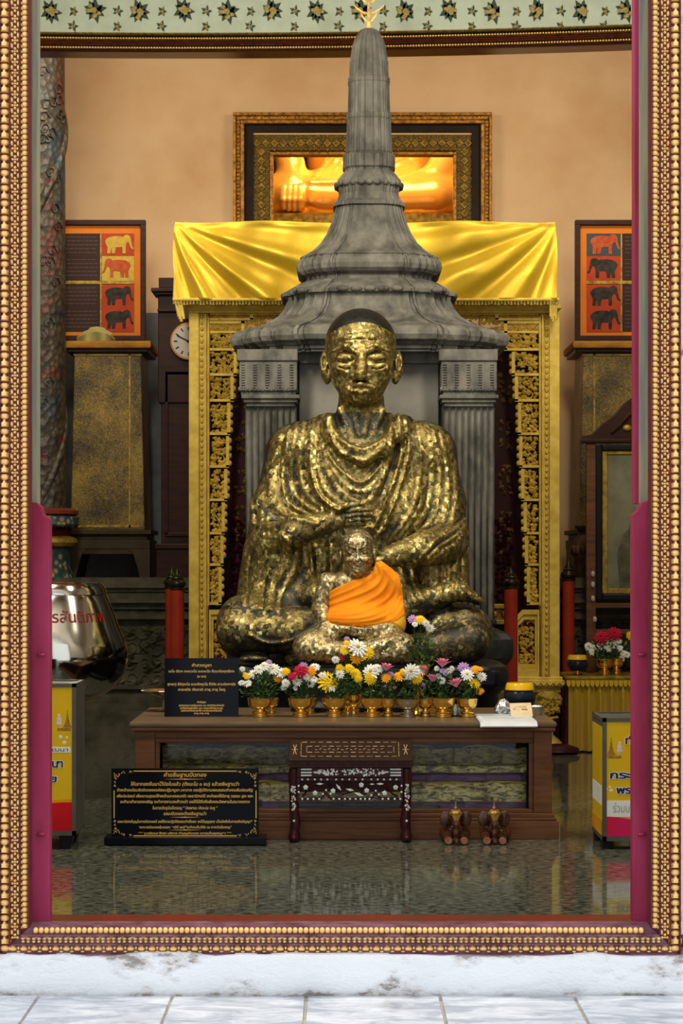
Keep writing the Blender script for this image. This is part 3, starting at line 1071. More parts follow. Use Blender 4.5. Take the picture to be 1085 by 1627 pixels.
# ------ head
hx = 575
G.ell(w3(573, 548, 10.655), (57 * U, .205, 58 * U), .03)                    # skull
G.ell(w3(573, 588, 10.585), (49 * U, .150, 50 * U), .05)                   # face
G.ell(w3(574, 622, 10.54), (33 * U, .105, 20 * U), .04)                    # jaw
G.ell(w3(574, 632, 10.485), (16 * U, .05, 9 * U), .03)                      # chin
for sx_ in (-1, 1):
    G.ell(w3(574 + sx_ * 33, 584, 10.485), (13 * U, .035, 9 * U), .03)       # cheek bones
    G.ell(w3(574 + sx_ * 25, 567, 10.43), (20 * U, .034, 11 * U), .010, 's')  # sockets
    G.ell(w3(574 + sx_ * 24, 569, 10.472), (16 * U, .036, 9.5 * U), .004)      # lidded eyes
    G.chain([w3(574 + sx_ * 9, 559, 10.446), w3(574 + sx_ * 24, 550, 10.434), w3(574 + sx_ * 44, 557, 10.47)], [.010, .015, .010], .010)   # brow ridges
    e0 = 574 + sx_ * 62
    e0 = 574 + sx_ * 59
    G.ell(w3(e0, 580, 10.66), (7.5 * U, .045, 22 * U), .012)                     # ears
    G.ell(w3(e0 - sx_ * 5, 600, 10.645), (6.5 * U, .028, 11 * U), .02)
    G.ell(w3(e0 + sx_ * 1, 574, 10.615), (4.2 * U, .022, 13 * U), .008, 's')
    G.chain([w3(574 + sx_ * 12, 603, 10.42), w3(574 + sx_ * 27, 614, 10.455), w3(574 + sx_ * 32, 630, 10.48)], [.004, .005, .004], .008, 's')
    G.chain([w3(574 + sx_ * 9, 652, 10.60), w3(574 + sx_ * 5, 690, 10.54)], [.016, .014], .015)
    G.chain([w3(574 + sx_ * 34, 650, 10.62), w3(574 + sx_ * 16, 694, 10.55)], [.014, .014], .015)
G.chain([w3(574, 558, 10.452), w3(573.5, 580, 10.425), w3(573, 595, 10.400)], [.019, .022, .030], .018)     # nose
for sx_ in (-1, 1): G.ell(w3(573 + sx_ * 11, 598, 10.42), (8 * U, .022, 6 * U), .008)
G.ell(w3(573, 616, 10.435), (24 * U, .03, 9 * U), .02)
G.chain([w3(551, 616, 10.432), w3(573, 610.5, 10.402), w3(596, 616, 10.432)], [.007, .012, .007], .006)
G.chain([w3(554, 621, 10.430), w3(573, 623, 10.402), w3(592, 621, 10.430)], [.007, .014, .007], .006)
G.chain([w3(547, 618.5, 10.42), w3(573, 616.5, 10.390), w3(600, 618.5, 10.42)], [.0045, .005, .0045], .004, 's')
for sx_ in (-1, 1):
    c0 = 574 + sx_ * 24
    G.chain([w3(c0 - 14, 571, 10.450), w3(c0, 575, 10.438), w3(c0 + 14, 571, 10.452)], [.004, .0052, .004], .004, 's')
    G.chain([w3(c0 - 12, 583, 10.455), w3(c0, 588, 10.447), w3(c0 + 14, 582, 10.46)], [.004, .005, .004], .006, 's')
for k, yy in enumerate((520, 529, 538)):
    G.chain([w3(548, yy + 3, 10.47), w3(573, yy, 10.452), w3(600, yy + 3, 10.47)], [.002, .003, .002], .006, 's')


def cover_big(V):
    px, py = pxc(V)
    c = np.full(len(V), .80)
    ix = np.clip(np.searchsorted(BIG.ax[0], V[:, 0]), 0, len(BIG.ax[0]) - 1); iz = np.clip(np.searchsorted(BIG.ax[2], V[:, 2]), 0, len(BIG.ax[2]) - 1)
    h = BIG.H[ix, iz]
    c += (np.clip(h / .010 - .55, -.55, .6) * .30) * (py > 655) * (py < 968) * (V[:, 1] < 10.75)  # more gold on the fold ridges, darker in the valleys
    c -= .19 * np.clip((py - 940) / 30, 0, 1) * (V[:, 1] < 10.6)
    c -= .16 * np.clip(1 - np.abs(py - 668) / 28, 0, 1) * (np.abs(px - 574) < 42)
    c -= .09 * np.clip((py - 985) / 40, 0, 1)
    c += .04 * ((py > 512) & (py < 642) & (np.abs(px - 574) < 60))
    c -= 1.0 * np.clip((514 + ((px - 574) / 60) ** 2 * 26 - py) / 8, 0, 1)
    c -= .25 * np.clip((V[:, 1] - 10.62) / .08, 0, 1) * (py > 512)
    c += .10 * np.exp(-(((px - 640) / 36) ** 2 + ((py - 745) / 70) ** 2))  # bright highlight on the chest, painted in as extra gold
    return c


G.put([-2, 10, .5], [2, 11.1, Z(1056, 10.28)], lambda x, y, z: z + 0 * x + 0 * y - Z(1056, 10.28) - .001, .004, 's')
BIG = G
G.mesh('body', M['leafed'], st, cover_big)

# ------------------------------------------------------------------ the small figure in front of it
sm = thing('small_monk_statue', (X(566, 9.95), 9.95, .705), 'small gilded statue of a seated old monk wrapped in an orange cloth', 'statue')
D = 9.95; u = D / F_PX
G = Sdf(seg_axis([(X(455, D), X(672, D), .0034)]), seg_axis([(9.72, 10.13, .0040)]), seg_axis([(Z(1062, 9.8), Z(832, D), .0032)]))
G.ell(w3(573, 960, 9.99), (48 * u, .085, 52 * u), .03)
G.ell(w3(572, 930, 9.995), (58 * u, .075, 26 * u), .03)
G.cap(w3(570, 915, 9.99), w3(568, 900, 9.98), 17 * u, 16 * u, .03)
G.chain([w3(520, 926, 10.0), w3(509, 968, 9.98), w3(520, 996, 9.90), w3(566, 1003, 9.83)], [17 * u, 13.5 * u, 12 * u, 8 * u], .015)
G.chain([w3(626, 926, 10.0), w3(636, 968, 9.98), w3(628, 994, 9.90), w3(580, 1003, 9.83)], [18 * u, 14 * u, 12 * u, 8 * u], .015)
for i in range(4):
    G.chain([w3(560, 998 + 3.2 * i, 9.815), w3(576, 1000 + 2.6 * i, 9.80), w3(590, 999 + 2.5 * i, 9.815)], [.010, .009, .007], .004)
G.chain([w3(596, 1010, 9.83), w3(572, 1012, 9.82)], [.016, .013], .008)
G.chain([w3(548, 1012, 9.96), w3(500, 1026, 9.86), w3(490, 1029, 9.84)], [24 * u, 25 * u, 25 * u], .03)
G.chain([w3(590, 1012, 9.96), w3(628, 1028, 9.86), w3(638, 1030, 9.84)], [24 * u, 24 * u, 24 * u], .03)
G.chain([w3(492, 1034, 9.82), w3(560, 1036, 9.79), w3(610, 1026, 9.80)], [19 * u, 16 * u, 12 * u], .018)
G.chain([w3(636, 1036, 9.83), w3(580, 1044, 9.80), w3(520, 1046, 9.81)], [18 * u, 14 * u, 9 * u], .018)
G.chain([w3(612, 1022, 9.80), w3(632, 1016, 9.80)], [10 * u, 6 * u], .01)
for i in range(5): G.chain([w3(624, 1014 + 2.4 * i, 9.79), w3(640, 1013 + 2.4 * i, 9.785)], [.007, .005], .003)
hc = 568
G.ell(w3(hc, 866, 9.985), (26 * u, .090, 26 * u), .02)
G.ell(w3(hc + 1, 890, 9.955), (23 * u, .068, 25 * u), .025)
G.ell(w3(hc + 1, 908, 9.93), (14 * u, .040, 9 * u), .02)
for s_ in (-1, 1):
    G.ell(w3(hc + s_ * 11, 877, 9.892), (7.5 * u, .012, 4.6 * u), .006, 's')
    G.ell(w3(hc + s_ * 11, 877.5, 9.905), (5.6 * u, .012, 3.4 * u), .003)
    G.chain([w3(hc + s_ * 4, 871, 9.888), w3(hc + s_ * 11, 868.5, 9.886), w3(hc + s_ * 19, 872, 9.90)], [.005, .006, .004], .006)
    G.ell(w3(hc + s_ * 14, 889, 9.895), (7 * u, .014, 5 * u), .008)
    G.ell(w3(hc + s_ * 27, 884, 9.985), (3.4 * u, .02, 10 * u), .004)
    G.chain([w3(hc + s_ * 6, 892, 9.882), w3(hc + s_ * 12, 897, 9.886), w3(hc + s_ * 14, 905, 9.90)], [.002, .0028, .002], .004, 's')
G.chain([w3(hc, 870, 9.888), w3(hc, 882, 9.876), w3(hc, 890, 9.868)], [.006, .007, .011], .006)
G.chain([w3(hc - 8, 899, 9.882), w3(hc, 897.5, 9.872), w3(hc + 9, 899, 9.882)], [.003, .0045, .003], .003)
G.chain([w3(hc - 7, 903, 9.882), w3(hc, 903.5, 9.872), w3(hc + 8, 903, 9.882)], [.003, .005, .003], .003)
G.chain([w3(hc - 9, 900.8, 9.874), w3(hc + 10, 900.8, 9.874)], [.0014, .0014], .002, 's')
for yy in (850, 856): G.chain([w3(hc - 13, yy + 1, 9.898), w3(hc, yy, 9.892), w3(hc + 13, yy + 1, 9.898)], [.001, .0015, .001], .003, 's')


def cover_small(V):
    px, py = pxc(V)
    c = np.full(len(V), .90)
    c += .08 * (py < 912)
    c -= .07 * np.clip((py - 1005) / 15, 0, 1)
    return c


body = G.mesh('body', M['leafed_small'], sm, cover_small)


def poly_sdf(x, z, P_):
    d = np.full(np.broadcast(x, z).shape, 9.0); s_ = np.ones(d.shape)
    n = len(P_)
    for i in range(n):
        a = np.array(P_[i]); b = np.array(P_[i - 1])
        e = b - a
        wx, wz = x - a[0], z - a[1]
        t = np.clip((wx * e[0] + wz * e[1]) / (e @ e), 0, 1)
        d = np.minimum(d, (wx - e[0] * t) ** 2 + (wz - e[1] * t) ** 2)
        c1, c2, c3 = z >= a[1], z < b[1], e[0] * wz > e[1] * wx
        s_ = np.where((c1 & c2 & c3) | (~c1 & ~c2 & ~c3), -s_, s_)
    return s_ * np.sqrt(d)


def cloth(name, m, poly, inflate, folds, cut_extra=None):
    R = Sdf(seg_axis([(X(503, D), X(654, D), .0030)]), seg_axis([(9.76, 10.13, .0042)]), seg_axis([(Z(1020, D), Z(885, D), .0030)]))
    i = inflate
    R.ell(w3(573, 960, 9.99), (50 * u + i, .088 + i, 54 * u + i), .03)
    R.ell(w3(572, 930, 9.995), (60 * u + i, .078 + i, 28 * u + i), .03)
    R.chain([w3(606, 906, 9.98), w3(628, 926, 9.995)], [17 * u + i, 19 * u + i], .03)
    R.chain([w3(626, 926, 10.0), w3(632, 968, 9.98), w3(630, 992, 9.90)], [18 * u + i, 15 * u + i, 13 * u + i], .03)
    R.ell(w3(570, 985, 9.92), (52 * u + i, .09 + i, 22 * u + i), .03)
    R.ell(w3(630, 985, 9.93), (14 * u + i, .06 + i, 22 * u + i), .03)
    for f, a, wd in folds:
        R.ridge([(X(p, D), Z(r_, D)) for p, r_ in smooth_pts(f)], a * .6, wd * u, 9.7, 10.14)
    x = R.ax[0][:, None]; z = R.ax[2][None, :]
    pd = poly_sdf(x, z, [(X(a, D), Z(b, D)) for a, b in poly])
    k = .006
    A = R.F; d = pd[:, None, :].astype(np.float32) + np.zeros_like(A)
    h = np.maximum(k - np.abs(A - d), 0) / k
    R.F = np.maximum(A, d) + h * h * k * .25
    return R.mesh(name, m, sm)


cloth('orange_robe', M['robe'], [(597, 893), (606, 891), (622, 903), (634, 914), (640, 940), (643, 976), (620, 992), (596, 999), (560, 994), (520, 993), (517, 975), (514, 948), (530, 936), (560, 922), (584, 916), (592, 908)], .006,
      [([(600, 896), (606, 915), (590, 935), (540, 955), (518, 962)], .009, 3.0), ([(606, 898), (616, 920), (600, 945), (550, 966), (518, 970)], .008, 3.0),
       ([(614, 905), (626, 930), (610, 955), (560, 974), (520, 976)], .007, 3.0), ([(628, 920), (632, 945), (610, 968), (570, 981), (520, 981)], .007, 2.6),
       ([(636, 950), (620, 972), (580, 986), (520, 986)], .006, 2.5), ([(594, 912), (570, 930), (530, 948), (516, 955)], .006, 2.6), ([(640, 962), (626, 980), (596, 991), (540, 990)], .005, 2.4),
       ([(598, 900), (600, 915), (590, 925)], -.006, 3)])
cloth('yellow_under_robe', M['underrobe'], [(516, 984), (560, 988), (600, 990), (641, 966), (645, 990), (643, 1003), (633, 1001), (618, 993), (598, 1001), (560, 999), (518, 996)], .003,
      [([(520, 990), (560, 994), (596, 996)], .004, 2), ([(620, 985), (634, 992), (641, 1000)], .004, 2.5)])

# ------------------------------------------------------------------ the golden figure in the lit chamber behind the wall
DB = 17.1; ub = DB / F_PX
bu = thing('golden_seated_buddha', (X(590, DB), DB, 3.15), 'shining golden seated figure glimpsed through the framed wall opening', 'statue')
ob = MB(); ob.box(X(380, DB), X(800, DB), 16.5, 17.7, 0, 3.15 + .03); ob.box(X(395, DB), X(785, DB), 16.45, 17.6, 3.15 + .03, Z(350, 16.8))
pb_ = ob.build('pedestal', M['dull_gold'], bu)
G = Sdf(seg_axis([(X(385, DB), X(430, DB), .018), (X(430, DB), X(510, DB), .007), (X(510, DB), X(800, DB), .018)]), seg_axis([(16.3, 16.8, .010), (16.8, 17.7, .025)]), seg_axis([(Z(356, 16.8), Z(240, 16.8), .008), (Z(240, 16.8), 5.95, .022)]))
G.ell(w3(590, 250, 17.25), (.52, .34, .62), .1)
G.ell(w3(590, 140, 17.3), (.62, .32, .36), .1)
G.cap(w3(590, 70, 17.3), w3(590, 40, 17.3), .17, .16, .08)
G.ell((X(590, DB), 17.25, 5.56), (.24, .27, .31), .04)
G.ell((X(590, DB), 17.3, 5.83), (.12, .13, .1), .04)
G.ell((X(590, DB), 16.98, 5.52), (.04, .06, .08), .03)
for s_ in (-1, 1): G.ell((X(590, DB) + s_ * .25, 17.27, 5.5), (.03, .06, .16), .02)
G.chain([w3(480, 130, 17.2), w3(450, 215, 17.0), w3(462, 262, 16.75), w3(466, 285, 16.62)], [.17, .14, .10, .075], .05)
G.ell(w3(464, 300, 16.56), (.10, .06, .10), .04)
for i in range(4):
    px_ = 451 + i * 8.5
    G.chain([w3(px_, 300, 16.50), w3(px_ - 1, 318, 16.46), w3(px_ - 1, 334 - abs(i - 1.5) * 2, 16.47)], [.026, .023, .018], .008)
G.chain([w3(486, 296, 16.54), w3(494, 306, 16.50), w3(494, 320, 16.48)], [.03, .026, .02], .01)
G.chain([w3(700, 130, 17.2), w3(735, 220, 17.0), w3(690, 285, 16.7), w3(630, 300, 16.6)], [.17, .15, .11, .08], .05)
G.chain([w3(560, 316, 17.1), w3(450, 316, 16.75)], [.26, .20], .08)
G.chain([w3(620, 316, 17.1), w3(745, 318, 16.75)], [.26, .20], .08)
G.chain([w3(450, 318, 16.66), w3(560, 322, 16.60), w3(690, 318, 16.62), w3(730, 316, 16.7)], [.17, .17, .17, .14], .06)
G.chain([w3(742, 345, 16.72), w3(600, 348, 16.6), w3(482, 346, 16.56)], [.08, .07, .055], .03)
for i in range(8):
    t = i / 7
    G.ridge([(X(520 + 16 * i, 16.8), Z(240, 16.8)), (X(495 + 9 * i, 16.8), Z(300, 16.8))], .02, .025, 16.4, 17.2)
G.mesh('body', M['buddha'], bu)


# ------------------------------------------------------------------ stone stupa behind the statue
DC = 11.75
cxs = X(588.5, 11.1)
ch = thing('stone_stupa', (cxs, DC, 0), 'tall grey stone stupa with flared tiers and a ribbed spire behind the statue', 'stupa')
OUT = [(0, 1), (.46, 1), (.47, .955), (.50, .955), (.51, .985), (.535, .985), (.535, .91), (.60, .915), (.665, .91), (.67, .87), (.69, .87), (.70, .84), (.77, .84), (.785, .785)]


SPIRE = [(0, 1), (.16, 1), (.17, .95), (.21, .95), (.22, 1), (.40, 1), (.41, .94), (.46, .94), (.47, .98), (.50, .98), (.51, .90), (.60, .91), (.665, .90), (.67, .86), (.70, .84), (.77, .84), (.785, .785)]


def redent(h, z, round_=0.0, cx=cxs, cy=DC, outl=OUT):
    q1 = [(a, b) for a, b in outl] + [(b, a) for a, b in outl[-2::-1]]
    pts = []
    for k in range(4):
        c, s = [(1, 0), (0, 1), (-1, 0), (0, -1)][k]
        for a, b in q1[:-1]:
            x, y = b, -a   # quarter turn start so that rings wind the same way
            x, y = a, b
            pts.append((cx + h * (c * x + s * y), cy + h * (-s * x + c * y), z))
    return pts


def hpx(half, d=11.1):
    return half * d / F_PX


def tiers(name, rows, m=M['stone'], outl=OUT, smooth=35, parent=ch):
    """rows of (half width in pixels, picture y); the front face of a ring lies h before the axis"""
    b = MB()
    rings = []
    for half, py in rows:
        h = half * DC / (F_PX + half)          # the front face stands nearer by h
        d = DC - h
        rings.append(redent(h, Z(py, d), outl=outl))
    rings = rings[::-1]
    b.loft(rings)
    return b.build(name, m, parent, smooth=18)


tiers('spire', [(6, 44), (14, 46), (22, 56), (27, 70), (30, 92), (31, 94), (31.5, 118), (33.5, 120), (33.5, 126), (32.5, 128), (34, 176), (36, 178), (36, 184), (35, 186), (37.5, 238), (36.5, 240), (42, 243), (42, 262), (39, 265), (38, 270)], outl=SPIRE)
tiers('lotus_collar', [(38, 268), (50, 280), (53, 288), (49, 293), (47.5, 304), (51, 314), (57, 318), (57.5, 323), (53, 324)])
tiers('bell', [(53, 323), (56, 335), (61, 350), (68, 366), (78, 380), (92, 392), (104, 398), (112, 401), (110, 404)])
tiers('torus_moulding', [(110, 403), (116, 408), (118, 416), (116, 424), (110, 430), (104, 431)])
tiers('neck', [(104, 430), (103, 433), (101, 434), (101, 440), (112, 443), (122, 448), (136, 455)])
tiers('flared_eave', [(136, 455), (141, 457), (140, 462), (134, 463), (133, 470), (138, 482), (150, 495), (170, 505), (195, 512), (222, 516), (222, 518)])
tiers('cornice_torus', [(222, 517), (229, 522), (230, 530), (226, 538), (216, 543), (214, 546), (210, 547), (210, 553), (206, 554), (206, 558)])
# scalloped petals along the edge of the small eave and the spire collar
for py, half, n, name in ((458, 140, 11, 'petal_row'), (288, 52, 7, 'petal_row')):
    h = half * DC / (F_PX + half)
    b = MB()
    z = Z(py, DC - h)
    for side in range(4):
        c, s = [(1, 0), (0, 1), (-1, 0), (0, -1)][side]
        for i in range(n):
            t = (i + .5) / n * 2 - 1
            e = 1.0 if abs(t) < .52 else (.925 if abs(t) < .66 else .85)
            x, y = t * h * .85, -h * e * 1.005
            ra_, rb_ = h * .80 / n, .014
            b.ell((cxs + c * x + s * y, DC - s * x + c * y, z), ((ra_, rb_, .016) if side % 2 == 0 else (rb_, ra_, .016)), 8, 5)
    stuff(b.build(name, M['stone'], ch, smooth=60))
# body: core with pale slab, four corner piers with fluted faces
hb = X(790, 11.1) - cxs
b = MB(); b.box(cxs - hb * .86, cxs + hb * .86, 11.30, DC + hb * .8, .3, Z(556, 11.2)); b.build('core', M['stone'], ch)
b = MB(); b.box(X(475, 11.25), X(697, 11.25), 11.25, 11.31, .7, Z(566, 11.25)); b.build('front_slab', M['slab'], ch, bevel=.01)
b = MB(); b.prism([(X(462, 11.2), Z(556, 11.2)), (X(714, 11.2), Z(556, 11.2)), (X(697, 11.2), Z(577, 11.2)), (X(478, 11.2), Z(577, 11.2))], 11.2, 11.32); b.build('lintel', M['stone'], ch)


def pier(pa, pb, qa, qb):
    """fluted pier whose shaft spans pixels pa..pb and whose capital spans qa..qb, front at 11.08"""
    d0 = 11.08
    xa, xb = X(pa, d0), X(pb, d0)
    zb_, ztp = Z(985, d0), Z(640, d0)
    for dy0, dy1 in ((d0, d0 + .27), (12.15, 12.42)):
        b = MB()
        n = 8
        prof = []
        wd = (xb - xa) / n
        for i in range(n):
            for j in range(5):
                t = j / 5
                prof.append((xa + wd * (i + t), dy0 - (.012 if j == 0 else -.010 * math.sin(PI * t))))
        prof.append((xb, dy0 - .012))
        m_ = 6
        for i in range(m_):
            for j in range(5):
                t = j / 5
                prof.append((xb - (.0 if j == 0 else .010 * math.sin(PI * t)), dy0 + (dy1 - dy0) * (i + t) / m_))
        prof += [(xb, dy1), (xa, dy1)]
        b.loft([[(x, y, zb_) for x, y in prof], [(x, y, ztp) for x, y in prof]])
        b.build('fluted_pier', M['stone'], ch)
        ca, cb = X(qa, d0), X(qb, d0)
        b = MB()
        b.box(ca, cb, dy0 - .04, dy1 + .02, Z(574, d0), Z(556, d0))
        b.box(ca + .012, cb - .004, dy0 - .03, dy1 + .02, Z(622, d0), Z(574, d0))
        b.box(ca + .02, cb - .01, dy0 - .02, dy1 + .02, Z(628, d0), Z(622, d0))
        for k, (z0, z1, e) in enumerate(((628, 634, .02), (634, 640, .008), (640, 646, -.004))):
            b.box(xa - .0 - e, xb + e, dy0 - .02 - e, dy1 + .02, Z(z1, d0), Z(z0, d0))
        cap_ = b.build('capital', M['stone'], ch, bevel=.004)
        r = MB()
        for j in range(5):   # vertical bands of little carved leaves
            for i in range(11):
                r.ell((ca + (cb - ca) * (.1 + .2 * j), dy0 - .03, Z(580 + i * 4, d0)), (.012, .008, .006), 6, 4)
        for j in range(14):
            r.ell((ca + (cb - ca) * (j + .5) / 14, dy0 - .03, Z(619, d0)), (.007, .009, .012), 6, 4)
        stuff(r.build('carved_leaf_band', M['stone'], cap_, smooth=60))


pier(390, 470, 377, 473)
pier(704, 785, 697, 790)
tiers('base_moulding', [(198, 978), (202, 982), (208, 988), (209, 994), (203, 1000), (206, 1004), (222, 1008), (228, 1012), (236, 1020), (238, 1036), (236, 1050), (226, 1062), (205, 1076), (192, 1086), (190, 1100), (196, 1112), (218, 1124), (226, 1140), (226, 1158), (236, 1170), (236, 1268)], M['darkstone'])
fin = MB()
fin.lathe([(.018, 0), (.026, .01), (.014, .03), (.012, .05), (.010, .09), (.007, .18), (.003, .30), (0.0005, .36)], cxs, DC, Z(46, 11.68), 12)
for k, (zz, rr) in enumerate(((.055, .045), (.10, .085), (.16, .06), (.22, .045))):
    for a in range(4):
        aa = PI / 2 * a
        pts = [(cxs + math.cos(aa) * rr * t, DC + math.sin(aa) * rr * t, Z(46, 11.68) + zz + .05 * t * t) for t in (0, .4, .8, 1.0)]
        fin.tube(pts, [.006, .006, .005, .002], 6)
fin.build('gilded_finial', M['gilt_bright'], ch, smooth=50)

# pedestal of the large statue
sp = thing('statue_pedestal', (X(572, 10.6), 10.6, 0), 'black stone pedestal with rounded corners beneath the large statue', 'pedestal')


def rrect(x0, x1, y0, y1, r, z, n=5):
    pts = []
    for cx_, cy_, a0 in ((x1 - r, y1 - r, 0), (x0 + r, y1 - r, 90), (x0 + r, y0 + r, 180), (x1 - r, y0 + r, 270)):
        for i in range(n + 1):
            a = math.radians(a0 + 90 * i / n)
            pts.append((cx_ + r * math.cos(a), cy_ + r * math.sin(a), z))
    return pts


b = MB()
xa, xb = X(352, 10.25), X(800, 10.25)
zt0 = Z(1056, 10.28)
rings = []
for z, e in ((0, .0), (.12, 0), (.14, -.05), (.34, -.07), (.36, -.01), (zt0 - .15, -.02), (zt0 - .13, .0), (zt0 - .10, .025), (zt0 - .05, .03), (zt0 - .01, .02), (zt0, -.01)):
    rings.append(rrect(xa - e, xb + e, 10.22 - e * .5, 10.93, .12, z))
b.loft(rings)
b.build('seat_block', M['leafed_base'], sp, smooth=50)
b = MB()
for i in range(17):
    b.ell((xa + .06 + (xb - xa - .12) * i / 16, 10.20, .43), (.046, .03, .055), 8, 6)
stuff(b.build('petal_band', M['leafed_base'], sp, smooth=60))
b = MB()
rings = [rrect(X(640, 10.2), X(796, 10.2), 10.13, 10.4, .05, z) for z in (.30, .50)]
b.box(X(600, 10.16), X(792, 10.16), 10.13, 10.25, Z(1094, 10.14), Z(1066, 10.14))
b.build('front_step', M['black_gloss'], sp, bevel=.02)

# ------------------------------------------------------------------ carved gold throne frame
DT = 13.5
th = thing('carved_throne', (X(594, DT), DT, 0), 'carved gold-painted throne frame with pierced leafwork standing behind the stupa', 'throne')


def mirror(px, s):
    return px if s < 0 else 2 * 594.5 - px


def leaf_blob(b, x, y, z, r, rng):
    a0 = rng.uniform(0, 6.28)
    k = rng.choice((3, 4, 5))
    for i in range(k):
        a = a0 + i * (PI * 2 / k) * rng.uniform(.75, 1)
        l = r * rng.uniform(.7, 1.15)
        dx, dz = math.cos(a) * l, math.sin(a) * l
        nx_, nz_ = -dz * .62, dx * .62
        ya = y - rng.uniform(.3, .8) * r
        b.add([(x, ya - r * .3, z), (x + dx * .6 + nx_, y, z + dz * .6 + nz_), (x + dx * 1.2, y - r * .25, z + dz * 1.2), (x + dx * .6 - nx_, y, z + dz * .6 - nz_), (x + dx * .5, ya - r * .25, z + dz * .5), (x + dx * .3, y + r * .4, z + dz * .3)],
              [(0, 1, 4), (1, 2, 4), (2, 3, 4), (3, 0, 4), (0, 5, 1), (1, 5, 2), (2, 5, 3), (3, 5, 0)])


def carving(name, parent, x0, x1, z0, z1, y, r, m, rng, skip=None, gap=1.25, scroll=True, dep=.02):
    b = MB()
    nx_ = max(1, int((x1 - x0) / (r * gap * 1.55))); nz_ = max(1, int((z1 - z0) / (r * gap * 1.55)))
    for i in range(nx_):
        for j in range(nz_):
            x = x0 + (x1 - x0) * (i + .5 + rng.uniform(-.28, .28)) / nx_
            z = z0 + (z1 - z0) * (j + .5 + rng.uniform(-.28, .28)) / nz_
            if skip and skip(x, z): continue
            leaf_blob(b, x, y, z, r * rng.uniform(.75, 1.15), rng)
    if scroll:
        n = max(2, int((z1 - z0) / (r * 3.2)))
        pts = []
        for i in range(n * 4 + 1):
            t = i / (n * 4)
            pts.append(((x0 + x1) / 2 + (x1 - x0) * .3 * math.sin(t * n * PI), y + .004, z0 + (z1 - z0) * t))
        b.tube(pts, r * .22, 5)
    o = b.build(name, m, parent)
    return stuff(o)


